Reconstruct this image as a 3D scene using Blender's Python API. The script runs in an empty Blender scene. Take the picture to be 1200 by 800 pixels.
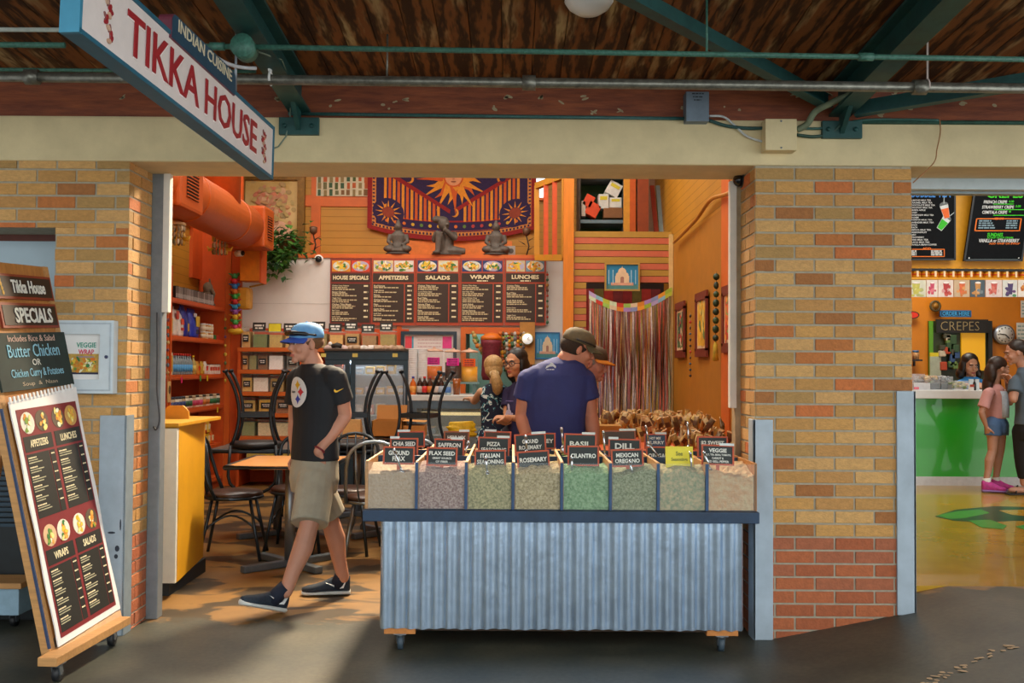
import bpy, bmesh, math, random
from mathutils import Vector as V, Matrix, Euler, noise
random.seed(7)
R = random.Random(11)
PI = math.pi
SC = bpy.context.scene
COL = SC.collection
# ------------------------------------------------------------------ camera model (used to lay out real positions)
F, H, PITCH, ROLL = 1167.0, 1.37, math.atan(31/1167.0), 0.0065
def ray(px, py):
    u, v = (px-600)/F, (400-py)/F
    cr, sr = math.cos(ROLL), math.sin(ROLL)
    u, v = u*cr - v*sr, u*sr + v*cr
    c, s = math.cos(PITCH), math.sin(PITCH)
    return V((u, c - v*s, s + v*c))
def at(px, py, Y):
    d = ray(px, py); return V((0, 0, H)) + d*(Y/d.y)
def atx(px, py, X):
    d = ray(px, py); return V((0, 0, H)) + d*(X/d.x)
def atz(px, py, Z):
    d = ray(px, py); return V((0, 0, H)) + d*((Z-H)/d.z)
# ------------------------------------------------------------------ materials
def lin(c):
    c = c/255.0
    return c/12.92 if c <= .04045 else ((c+.055)/1.055)**2.4
def hexrgb(c): return (int(c[0:2], 16), int(c[2:4], 16), int(c[4:6], 16))
def rgb(c):
    if isinstance(c, str): c = hexrgb(c)
    return tuple(lin(x) for x in c)
_mats = {}
def mat(c, rough=.6, metal=0., var=.12, scale=18., bump=0., bscale=60., emit=0., trans=0., alpha=1., stretch=None, c2=None, sharp=None, spec=.5, coat=0.):
    key = (c, rough, metal, var, scale, bump, bscale, emit, trans, alpha, stretch, c2, sharp, spec, coat)
    if key in _mats: return _mats[key]
    m = bpy.data.materials.new('m_%s' % (c,)); m.use_nodes = True
    nt = m.node_tree; N = nt.nodes; L = nt.links
    b = N['Principled BSDF']
    col = rgb(c)
    b.inputs['Roughness'].default_value = rough
    b.inputs['Metallic'].default_value = metal
    b.inputs['Specular IOR Level'].default_value = spec
    if coat: b.inputs['Coat Weight'].default_value = coat
    tc = N.new('ShaderNodeTexCoord'); mp = N.new('ShaderNodeMapping')
    L.new(tc.outputs['Object'], mp.inputs['Vector'])
    if stretch: mp.inputs['Scale'].default_value = stretch
    if var or c2:
        n = N.new('ShaderNodeTexNoise'); n.inputs['Scale'].default_value = scale; n.inputs['Detail'].default_value = 4
        n.inputs['Roughness'].default_value = .62
        L.new(mp.outputs[0], n.inputs['Vector'])
        r = N.new('ShaderNodeValToRGB')
        a = .5-(sharp if sharp else .22); z = .5+(sharp if sharp else .22)
        r.color_ramp.elements[0].position = a; r.color_ramp.elements[1].position = z
        ca = tuple(max(0, x*(1-var)) for x in col)
        cb = rgb(c2) if c2 else tuple(min(1, x*(1+var)) for x in col)
        r.color_ramp.elements[0].color = ca+(1,); r.color_ramp.elements[1].color = cb+(1,)
        L.new(n.outputs['Fac'], r.inputs['Fac']); L.new(r.outputs['Color'], b.inputs['Base Color'])
    else:
        b.inputs['Base Color'].default_value = col+(1,)
    if bump:
        n2 = N.new('ShaderNodeTexNoise'); n2.inputs['Scale'].default_value = bscale; n2.inputs['Detail'].default_value = 3
        L.new(mp.outputs[0], n2.inputs['Vector'])
        bp = N.new('ShaderNodeBump'); bp.inputs['Strength'].default_value = bump; bp.inputs['Distance'].default_value = .02
        L.new(n2.outputs['Fac'], bp.inputs['Height']); L.new(bp.outputs[0], b.inputs['Normal'])
    if emit:
        b.inputs['Emission Color'].default_value = col+(1,); b.inputs['Emission Strength'].default_value = emit
    if trans: b.inputs['Transmission Weight'].default_value = trans
    if alpha < 1: b.inputs['Alpha'].default_value = alpha
    _mats[key] = m
    return m
def glass(c='e8f0f0', alpha=.22, rough=.06):
    return mat(c, rough, 0, 0, alpha=alpha)
# ------------------------------------------------------------------ mesh builder
def face(o, right=(1, 0, 0), up=(0, 0, 1)):
    r = V(right).normalized(); u = V(up); u = (u - r*u.dot(r)).normalized(); n = r.cross(u)
    m = Matrix.Identity(4)
    for i in range(3): m[i][0] = r[i]; m[i][1] = u[i]; m[i][2] = n[i]; m[i][3] = o[i]
    return m
def T(x, y, z=0): return Matrix.Translation((x, y, z))
def RZ(a): return Matrix.Rotation(a, 4, 'Z')
def RX(a): return Matrix.Rotation(a, 4, 'X')
def RY(a): return Matrix.Rotation(a, 4, 'Y')
_tcache = {}
def text_geo(s, bold=0.0):
    k = (s, bold)
    if k in _tcache: return _tcache[k]
    cu = bpy.data.curves.new('t', 'FONT'); cu.body = s; cu.size = 1; cu.resolution_u = 2; cu.extrude = .012; cu.offset = bold; cu.fill_mode = 'BOTH'
    o = bpy.data.objects.new('t', cu); COL.objects.link(o)
    dg = bpy.context.evaluated_depsgraph_get(); me = o.evaluated_get(dg).to_mesh()
    vs = [tuple(v.co) for v in me.vertices]; fs = [tuple(p.vertices) for p in me.polygons]
    o.evaluated_get(dg).to_mesh_clear()
    bpy.data.objects.remove(o); bpy.data.curves.remove(cu)
    if vs:
        x0 = min(v[0] for v in vs); x1 = max(v[0] for v in vs); y0 = min(v[1] for v in vs); y1 = max(v[1] for v in vs)
    else: x0 = x1 = y0 = y1 = 0
    _tcache[k] = (vs, fs, x0, x1, y0, y1)
    return _tcache[k]
_bevcache = {}
def bev_box(sx, sy, sz, b):
    k = (round(sx, 4), round(sy, 4), round(sz, 4), round(b, 4))
    if k not in _bevcache:
        bm = bmesh.new(); bmesh.ops.create_cube(bm, size=1)
        bmesh.ops.scale(bm, vec=(sx, sy, sz), verts=bm.verts)
        bmesh.ops.bevel(bm, geom=bm.edges[:], offset=min(b, .45*min(sx, sy, sz)), segments=2, affect='EDGES', profile=.6)
        bm.verts.index_update()
        _bevcache[k] = ([tuple(v.co) for v in bm.verts], [tuple(v.index for v in f.verts) for f in bm.faces]); bm.free()
    return _bevcache[k]
_unit_sph = {}
def sph_geo(nu, nv):
    if (nu, nv) not in _unit_sph:
        vs = [(0, 0, 1)]; fs = []
        for j in range(1, nv):
            t = PI*j/nv
            for i in range(nu):
                p = 2*PI*i/nu; vs.append((math.sin(t)*math.cos(p), math.sin(t)*math.sin(p), math.cos(t)))
        vs.append((0, 0, -1))
        for i in range(nu): fs.append((0, 1+i, 1+(i+1) % nu))
        for j in range(nv-2):
            for i in range(nu):
                a = 1+j*nu; fs.append((a+i, a+nu+i, a+nu+(i+1) % nu, a+(i+1) % nu))
        a = 1+(nv-2)*nu
        for i in range(nu): fs.append((a+i, len(vs)-1, a+(i+1) % nu))
        _unit_sph[(nu, nv)] = (vs, fs)
    return _unit_sph[(nu, nv)]
class MB:
    def __init__(s): s.v = []; s.f = []; s.m = []; s.sm = []; s.mats = []
    def mi(s, m):
        if m not in s.mats: s.mats.append(m)
        return s.mats.index(m)
    def add(s, vs, fs, m, smooth=False, M=None):
        o = len(s.v); k = s.mi(m)
        if M is not None: vs = [M @ V(v) for v in vs]
        s.v.extend([tuple(v) for v in vs])
        for f in fs: s.f.append(tuple(i+o for i in f)); s.m.append(k); s.sm.append(smooth)
        return s
    def box(s, c, size, m, bev=0, M=None):
        sx, sy, sz = size
        if bev:
            vs, fs = bev_box(sx, sy, sz, bev)
        else:
            vs = [(x*sx/2, y*sy/2, z*sz/2) for x in (-1, 1) for y in (-1, 1) for z in (-1, 1)]
            fs = [(0, 1, 3, 2), (4, 6, 7, 5), (0, 4, 5, 1), (2, 3, 7, 6), (0, 2, 6, 4), (1, 5, 7, 3)]
        MM = Matrix.Translation(c)
        if M is not None: MM = M @ MM
        return s.add(vs, fs, m, False, MM)
    def bb(s, lo, hi, m, bev=0, M=None):
        return s.box([(a+b)/2 for a, b in zip(lo, hi)], [abs(b-a) for a, b in zip(lo, hi)], m, bev, M)
    def beam(s, a, b, w, h, m, bev=0, up=(0, 0, 1)):
        a = V(a); b = V(b); d = b-a; L = d.length
        M = face(a, d, up)          # x along, y up, z side
        return s.box((L/2, 0, 0), (L, h, w), m, bev, M)
    def ring(s, c, u, v, n): return [c + u*math.cos(2*PI*i/n) + v*math.sin(2*PI*i/n) for i in range(n)]
    def loft(s, rings, m, n=16, M=None, caps=True, smooth=True):
        vs = []; fs = []
        for c, u, v in rings: vs += s.ring(V(c), V(u), V(v), n)
        for j in range(len(rings)-1):
            for i in range(n):
                a = j*n; fs.append((a+i, a+(i+1) % n, a+n+(i+1) % n, a+n+i))
        if caps:
            fs.append(tuple(range(n-1, -1, -1))); fs.append(tuple(range((len(rings)-1)*n, len(rings)*n)))
        return s.add(vs, fs, m, smooth, M)
    def tube(s, pts, r, m, n=8, closed=False, M=None, smooth=True):
        pts = [V(p) for p in pts]; k = len(pts)
        rr = r if isinstance(r, (list, tuple)) else [r]*k
        rings = []; pu = None
        for i, p in enumerate(pts):
            if closed: t = pts[(i+1) % k]-pts[i-1]
            else: t = pts[min(i+1, k-1)]-pts[max(i-1, 0)]
            t.normalize()
            if pu is None: pu = t.cross(V((0, 0, 1)) if abs(t.z) < .9 else V((1, 0, 0)))
            pu = pu - t*pu.dot(t)
            if pu.length < 1e-6: pu = t.orthogonal()
            pu.normalize(); w = t.cross(pu)
            rings.append((p, pu*rr[i], w*rr[i]))
        if closed: rings.append(rings[0])
        return s.loft(rings, m, n, M, not closed, smooth)
    def cyl(s, a, b, r, m, n=16, r2=None, M=None, smooth=True):
        return s.tube([a, b], [r, r if r2 is None else r2], m, n, False, M, smooth)
    def lathe(s, prof, m, n=20, M=None, smooth=True):
        return s.loft([(V((0, 0, z)), V((max(r, 1e-4), 0, 0)), V((0, max(r, 1e-4), 0))) for r, z in prof], m, n, M, True, smooth)
    def sph(s, c, r, m, nu=14, nv=9, M=None):
        if not isinstance(r, (tuple, list)): r = (r, r, r)
        vs, fs = sph_geo(nu, nv)
        MM = Matrix.Translation(c) @ Matrix.Diagonal((r[0], r[1], r[2], 1))
        if M is not None: MM = M @ MM
        return s.add(vs, fs, m, True, MM)
    def prism(s, poly, h, m, M=None, z0=0.):
        n = len(poly)
        a = sum(poly[i][0]*poly[(i+1) % n][1]-poly[(i+1) % n][0]*poly[i][1] for i in range(n))
        if a < 0: poly = poly[::-1]
        vs = [(x, y, z0) for x, y in poly]+[(x, y, z0+h) for x, y in poly]
        fs = [tuple(range(n-1, -1, -1)), tuple(range(n, 2*n))]+[(i, (i+1) % n, n+(i+1) % n, n+i) for i in range(n)]
        return s.add(vs, fs, m, False, M)
    def rect(s, x0, y0, x1, y1, m, M, z0=0., h=.002): return s.prism([(x0, y0), (x1, y0), (x1, y1), (x0, y1)], h, m, M, z0)
    def ell(s, cx, cy, rx, ry, m, M, z0=0., h=.002, n=18, a=0.):
        ca, sa = math.cos(a), math.sin(a)
        return s.prism([(cx+rx*math.cos(2*PI*i/n)*ca-ry*math.sin(2*PI*i/n)*sa, cy+rx*math.cos(2*PI*i/n)*sa+ry*math.sin(2*PI*i/n)*ca) for i in range(n)], h, m, M, z0)
    def text(s, t, cx, cy, h, m, M, w=None, bold=.012, al='c', z0=.002, maxw=None):
        vs, fs, x0, x1, y0, y1 = text_geo(t, bold)
        if not vs: return s
        k = h/max(y1-y0, .01); kx = k
        if w: kx = w/max(x1-x0, .01)
        if maxw and (x1-x0)*kx > maxw: kx = maxw/(x1-x0)
        ox = {'c': -(x0+x1)/2, 'l': -x0, 'r': -x1}[al]
        zs = min(.003/.024, k)
        return s.add([((x+ox)*kx+cx, (y-(y0+y1)/2)*k+cy, z0+(z+.012)*zs) for x, y, z in vs], fs, m, False, M)
    def lines(s, x0, y, h, w, m, M, rnd, z0=.002):
        # a line of unreadably small print: word-length dashes
        x = x0
        while x < x0+w:
            L = min(h*rnd.uniform(1.2, 4.2), x0+w-x)
            s.rect(x, y-h/2, x+L, y+h/2, m, M, z0, .001); x += L+h*.55
        return s
    def dish(s, x0, y0, x1, y1, bg, plate, foods, M, rnd, z0=.002, n=34):
        s.rect(x0, y0, x1, y1, bg, M, z0, .001)
        cx, cy, rx, ry = (x0+x1)/2, (y0+y1)/2, (x1-x0)*.46, (y1-y0)*.46
        s.ell(cx, cy, rx, ry, plate, M, z0+.001, .001, 20)
        for i in range(n):
            a = rnd.uniform(0, 2*PI); q = rnd.uniform(0, .80)
            s.ell(cx+rx*q*math.cos(a), cy+ry*q*math.sin(a), rx*rnd.uniform(.14, .32), ry*rnd.uniform(.12, .28), rnd.choice(foods), M, z0+.002+.0002*i, .0006, 9, rnd.uniform(0, 3))
        return s
    def warp(s, fn): s.v = [tuple(fn(V(p))) for p in s.v]; return s
    def xf(s, M): s.v = [tuple(M @ V(p)) for p in s.v]; return s
    def mesh(s, name):
        me = bpy.data.meshes.new(name); me.from_pydata(s.v, [], s.f)
        for m in s.mats: me.materials.append(m)
        me.polygons.foreach_set('material_index', s.m); me.polygons.foreach_set('use_smooth', s.sm)
        me.update(); return me
    def build(s, name, parent=None, label=None):
        o = bpy.data.objects.new(name, s.mesh(name)); COL.objects.link(o)
        if parent is not None: o.parent = parent
        if label: o['label'] = label
        return o
def thing(name, label, cat, loc=(0, 0, 0), rz=0, group=None):
    o = bpy.data.objects.new(name, None); COL.objects.link(o); o.empty_display_size = .1
    o.location = loc; o.rotation_euler = (0, 0, rz)
    return tag(o, label, cat, group)
def tag(o, label, cat, group=None, kind=None):
    o['label'] = label; o['category'] = cat
    if group: o['group'] = group
    if kind: o['kind'] = kind
    return o
def struct(o, label=None):
    o['kind'] = 'structure'
    if label: o['label'] = label
    return o
def S(name, mb, label=None, cat=None):
    o = mb.build(name); struct(o, label)
    if cat: o['category'] = cat
    return o
def dup(root, loc=None, rz=None, label=None, group=None):
    r = root.copy(); COL.objects.link(r)
    if loc is not None: r.location = loc
    if rz is not None: r.rotation_euler = (0, 0, rz)
    if label: r['label'] = label
    if group: r['group'] = group
    for ch in list(root.children):
        c = ch.copy(); COL.objects.link(c); c.parent = r
        for g in list(ch.children):
            d = g.copy(); COL.objects.link(d); d.parent = c
    return r
def rebase_all():
    # things modelled in world coordinates get their origin moved to their own base
    for o in list(COL.objects):
        if o.parent is not None or o.type not in ('EMPTY', 'MESH') or o.get('kind') == 'structure': continue
        if o.location.length > 1e-6 or o.rotation_euler.to_matrix().to_quaternion().angle > 1e-6: continue
        pts = []
        if o.type == 'MESH': pts = [v.co for v in o.data.vertices]
        else:
            for c in o.children:
                if c.type == 'MESH': pts += [c.matrix_basis @ v.co for v in c.data.vertices]
        if not pts: continue
        b = V(((min(p.x for p in pts)+max(p.x for p in pts))/2, (min(p.y for p in pts)+max(p.y for p in pts))/2, min(p.z for p in pts)))
        if o.type == 'MESH':
            if o.data.users > 1: continue
            o.data.transform(Matrix.Translation(-b))
            for c in o.children: c.location -= b
        else:
            for c in o.children: c.location -= b
        o.location = b
def bez(a, b, c, d, n=10):
    a, b, c, d = V(a), V(b), V(c), V(d)
    return [a*(1-t)**3+b*3*t*(1-t)**2+c*3*t*t*(1-t)+d*t**3 for t in [i/n for i in range(n+1)]]
def arc(c, r, a0, a1, n, ax='xz'):
    out = []
    for i in range(n+1):
        a = a0+(a1-a0)*i/n; p = V(c)
        if ax == 'xz': p += V((r*math.cos(a), 0, r*math.sin(a)))
        elif ax == 'xy': p += V((r*math.cos(a), r*math.sin(a), 0))
        else: p += V((0, r*math.cos(a), r*math.sin(a)))
        out.append(p)
    return out
# ------------------------------------------------------------------ common materials
BLACK = mat('14161a', .5); WHITE = mat('e6e6e2', .6, var=.04); CHROME = mat('b8bcc0', .25, 1., .05)
ORANGE = mat('cc6420', .5, var=.1, scale=6); OCHRE = mat('c4861e', .55, var=.1, scale=5); OCHRE2 = mat('b87814', .6)
STEEL = mat('8a929a', .35, .8, .1); DKSTEEL = mat('2a3036', .4, .5, .15); TEAL = mat('1d4a48', .5, .2, .25, 14)
CREAM = mat('d8c69a', .75, var=.08, scale=7, bump=.12, bscale=40); BLUEBOARD = mat('213954', .55, var=.25, scale=14)
PINE = mat('b88852', .6, var=.2, scale=6, stretch=(1, 12, 12)); PLY = mat('b0763a', .6, var=.2, scale=5, stretch=(10, 10, 1.5))
REDBR = mat('86321c', .5, var=.1); CHALK = mat('e4e4da', .9, var=.1); SLATE = mat('22312d', .8, var=.25, scale=9)
MENUBR = mat('3a2a20', .6, var=.06); MENUBG = mat('ab4428', .6, var=.06); MENUTX = mat('e8dcb4', .7, var=.03)
PHOTO_FOODS = [mat(c, .6, var=.2, scale=90) for c in ('e6c23a', 'd88a28', 'f0e08a', '7a9a3a', 'e6c23a', 'f2ecd0', '3f7a3c', 'e0a648')]
# =================================================================== THE SETTING
WY = 5.1
# ---- floor shaders
def floor_mat():
    m = bpy.data.materials.new('worn_floor'); m.use_nodes = True; nt = m.node_tree; N = nt.nodes; L = nt.links
    b = N['Principled BSDF']; g = N.new('ShaderNodeNewGeometry'); sx = N.new('ShaderNodeSeparateXYZ'); L.new(g.outputs['Position'], sx.inputs[0])
    def nz(scale, det=5, st=(1, 1, 1), dist=0):
        mp = N.new('ShaderNodeMapping'); mp.inputs['Scale'].default_value = st; L.new(g.outputs['Position'], mp.inputs[0])
        n = N.new('ShaderNodeTexNoise'); n.inputs['Scale'].default_value = scale; n.inputs['Detail'].default_value = det; n.inputs['Distortion'].default_value = dist
        L.new(mp.outputs[0], n.inputs['Vector']); return n.outputs['Fac']
    def ramp(src, a, b_, ca, cb):
        r = N.new('ShaderNodeValToRGB'); r.color_ramp.elements[0].position = a; r.color_ramp.elements[1].position = b_
        r.color_ramp.elements[0].color = ca+(1,); r.color_ramp.elements[1].color = cb+(1,); L.new(src, r.inputs[0]); return r.outputs[0]
    def mix(fac, a, b_):
        x = N.new('ShaderNodeMix'); x.data_type = 'RGBA'; L.new(fac, x.inputs[0]); L.new(a, x.inputs[6]); L.new(b_, x.inputs[7]); return x.outputs[2]
    def mapr(src, a, b_):
        x = N.new('ShaderNodeMapRange'); x.inputs[1].default_value = a; x.inputs[2].default_value = b_; L.new(src, x.inputs[0]); return x.outputs[0]
    conc = ramp(nz(2.2, 7), .32, .7, rgb('343a34'), rgb('5c5848'))
    fine = ramp(nz(40, 4), .3, .75, (.75, .75, .75), (1.15, 1.15, 1.15))
    mul = N.new('ShaderNodeMix'); mul.data_type = 'RGBA'; mul.blend_type = 'MULTIPLY'; mul.inputs[0].default_value = 1; L.new(conc, mul.inputs[6]); L.new(fine, mul.inputs[7])
    worn = ramp(nz(2.0, 8, (1, 1.5, 1), .6), .455, .50, rgb('40331f'), rgb('8a6634'))
    fl = ramp(nz(6, 5), .3, .7, (.8, .8, .8), (1.1, 1.1, 1.1))
    wm = N.new('ShaderNodeMix'); wm.data_type = 'RGBA'; wm.blend_type = 'MULTIPLY'; wm.inputs[0].default_value = 1; L.new(worn, wm.inputs[6]); L.new(fl, wm.inputs[7])
    edge = N.new('ShaderNodeMath'); edge.operation = 'MULTIPLY_ADD'; L.new(nz(5, 4), edge.inputs[0]); edge.inputs[1].default_value = .5; L.new(sx.outputs['Y'], edge.inputs[2])
    fac = mapr(edge.outputs[0], 5.62, 5.68)
    L.new(mix(fac, mul.outputs[2], wm.outputs[2]), b.inputs['Base Color'])
    b.inputs['Roughness'].default_value = .5
    bp = N.new('ShaderNodeBump'); bp.inputs['Strength'].default_value = .12; L.new(nz(25, 4), bp.inputs['Height']); L.new(bp.outputs[0], b.inputs['Normal'])
    return m
FLOORM = floor_mat()
def fh(x, y): return max(0., min(.205, .195*(x-1.32))) if y < 5.45 else (.205 if x > 1.9 else 0.)
fb = MB(); vs = []; fs = []
xs = [-8, -4, -2, 0, 1.2, 1.32]+[1.32+.07*i for i in range(1, 16)]+[2.6, 4, 9]; ys = [-4, 0, 2, 3, 4, 4.6, 5.1, 5.44]
for y in ys:
    for x in xs: vs.append((x, y, fh(x, y)))
nx = len(xs)
for j in range(len(ys)-1):
    for i in range(nx-1): fs.append((j*nx+i, j*nx+i+1, (j+1)*nx+i+1, (j+1)*nx+i))
fb.add(vs, fs, FLOORM, True)
fb.add([(-8, 5.44, 0), (1.9, 5.44, 0), (1.9, 13.5, 0), (-8, 13.5, 0)], [(0, 1, 2, 3)], FLOORM)
S('floor', fb)
fl = MB(); g_ = random.Random(14); pc_ = mat('b89a78', .7, var=.2, scale=50)
for i in range(34):
    f = g_.random(); c = atz(1078+110*f+g_.uniform(-6, 6), 793-22*f+g_.uniform(-4, 4), fh(1.9, 4.2)); 
    fl.ell(c.x, c.y, g_.uniform(.008, .035), g_.uniform(.004, .012), pc_, T(0, 0, fh(c.x, c.y)+.001), 0, .0008, 9, g_.uniform(-.5, .9))
S('trim_18', fl)
# crepe shop floor, painted yellow, with a painted green leaf mark
YEL = mat('b88e22', .25, var=.18, scale=3, bump=.05, bscale=8, coat=.3)
cf = MB(); cf.bb((2.0, 5.43, -.1), (9, 13.5, .2055), YEL)
lf = mat('3f9a3c', .3, var=.15); lfd = mat('1e4a30', .3)
def leafmark(pts, m, z): cf.prism([atz(x, y, .206)[:2] for x, y in pts], .0015, m, T(0, 0, z))
leafmark([(1095, 605), (1120, 597), (1165, 593), (1200, 594), (1240, 598), (1240, 612), (1190, 610), (1150, 612), (1118, 610)], lfd, .2056)
leafmark([(1098, 604), (1122, 599), (1150, 597), (1160, 601), (1130, 607), (1112, 608)], lf, .2066)
leafmark([(1135, 610), (1160, 609), (1180, 616), (1175, 620), (1150, 618)], lf, .2072)
leafmark([(1170, 598), (1210, 597), (1240, 602), (1215, 606), (1185, 603)], YEL, .2066)
leafmark([(1190, 617), (1215, 612), (1240, 614), (1240, 621), (1205, 622)], lf, .2066)
struct(cf.build('floor_crepe'))
# ---- bricks
MORTAR = mat('a8a08c', .9, var=.15, scale=30)
BT = [mat(c, .8, var=.16, scale=45, bump=.25, bscale=90, stretch=(1, 1, 2)) for c in ('c89654', 'be8c50', 'cea062', 'bc8c4e', 'cc9e62', 'ae8850')]
BO = [mat(c, .8, var=.16, scale=45, bump=.25, bscale=90) for c in ('c4703a', 'b87038', 'a46a38')]
BRD = [mat(c, .8, var=.16, scale=45, bump=.25, bscale=90) for c in ('b0623a', 'a65a36', 'b86c40', 'a66040')]
CH, BW, BH, MJ = .0676, .2025, .0575, .0105
def brick_rect(mb, M, x0, x1, z0, z1, zref, rnd, oranges=(), redtop=None, xref=0., clip=None, porange=.09):
    """running-bond face bricks on local plane M (x right, y up, z out) from z1 downward"""
    mb.rect(x0, z0, x1, z1, MORTAR, M, -.05, .046)
    k = 0; zt = zref
    while zt > z0+.02:
        zb = zt-BH
        if zt <= z1+.03:
            off = xref + (0 if k % 2 == 0 else BW/2); x = off - math.ceil((off-x0)/BW+1)*BW
            j = 0
            while x < x1:
                a, b = max(x+MJ/2, x0), min(x+BW-MJ/2, x1)
                lo, hi = max(zb, z0), min(zt, z1)
                if b-a > .012 and hi-lo > .012 and not (clip and clip(a, b, lo, hi)):
                    key = (k, int(round((a-x0)/BW*2)))
                    if redtop is not None and zt < redtop: m = rnd.choice(BRD)
                    elif key in oranges or (not oranges and rnd.random() < porange): m = rnd.choice(BO)
                    elif rnd.random() < .03: m = BO[2]
                    else: m = rnd.choice(BT)
                    h = .008+rnd.uniform(-.0015, .0015)
                    mb.box(((a+b)/2, (lo+hi)/2, -.004+h/2-.002), (b-a, hi-lo, h), m, .0025, M)
                x += BW; j += 1
        zt -= CH; k += 1
ZT = 2.418; Z0R = 7*CH
rb = random.Random(5)
pr = MB()
# right pillar X 1.244..2.05 , Y 5.1..5.43 ; solid core then brick skins
PRX0, PRX1 = 1.246, 2.048
pr.bb((PRX0+.03, WY+.03, -.05), (PRX1-.03, 5.6, ZT), MORTAR)
OR = {(1, 3), (1, 7), (3, 1), (3, 5), (5, 3), (6, 4), (7, 0), (7, 7), (8, 2), (9, 7), (11, 3), (12, 0), (13, 0), (13, 3), (14, 2), (16, 4), (16, 6), (17, 0), (18, 2), (21, 4), (22, 0), (26, 1), (26, 5), (3, 6)}
brick_rect(pr, face((PRX0, WY, 0)), 0, PRX1-PRX0, -.02, ZT, ZT-.012, rb, OR, .545, 0.)
brick_rect(pr, face((PRX0, 5.45, 0), (0, -1, 0)), 0, .35, -.02, ZT, ZT-.012, rb, (), .545, .04, None, .16)
brick_rect(pr, face((PRX1, WY, 0), (0, 1, 0)), 0, .45, .1, ZT, ZT-.012, rb, (), .545, .06)
S('wall_pillar', pr)
# left pier X -2.35..-1.974, and lintel bricks above the far left opening
pl = MB(); PLX = -1.974
pl.bb((-2.32, WY+.03, -.05), (PLX-.03, 5.6, ZT), MORTAR)
OL = {(3, 1), (3, 7), (11, 7), (6, 9), (9, 7), (14, 9), (10, 8), (18, 9), (19, 7), (20, 8)}
brick_rect(pl, face((-4.2, WY, 0)), 0, 4.2+PLX, 2.075, ZT+.035, ZT+.02, rb, (), .545, .03, None, .10)
brick_rect(pl, face((-4.2, WY, 0)), 4.2-2.35, 4.2+PLX, -.02, 2.075, ZT+.02, rb, (), .545, .03, None, .16)
brick_rect(pl, face((PLX, WY, 0), (0, 1, 0)), 0, .36, -.02, ZT+.035, ZT+.02, rb, (), .545, .06, None, .15)
S('wall_left_pier', pl)
# cut: the far-left opening is set in front of the mortar sheet as a recessed door bay
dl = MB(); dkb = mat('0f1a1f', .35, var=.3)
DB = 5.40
dl.bb((-4.3, DB, 0), (-2.30, DB+.03, 2.2), dkb); dl.bb((-4.3, WY+.01, 2.075), (-2.3, DB, 2.5), MORTAR)  # dark panel stands in for the unlit depth of the bay
S('wall_bay', dl)
d1 = thing('door', 'dark glazed door bay beside the left brick pier, behind the sandwich board', 'door'); d1['kind'] = 'structure'; d1.name = 'door_1'
q = MB(); q.bb((-4.3, DB-.012, 1.60), (-2.34, DB-.004, 2.075), mat('9fb4c0', .3, var=.08, scale=3)); q.build('transom_panel', d1)
q = MB(); q.bb((-4.3, DB-.02, 2.04), (-2.34, DB-.002, 2.10), mat('5c2a1c', .6)); q.bb((-4.3, DB-.03, 1.55), (-2.34, DB-.002, 1.60), mat('7d8a90', .5)); q.build('head_rail', d1)
q = MB()
for i in range(16): q.bb((-4.2, DB-.03, .50+.028*i), (-2.42, DB-.006, .518+.028*i), mat('1f3a4c', .4))
q.build('louvre', d1)
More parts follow.
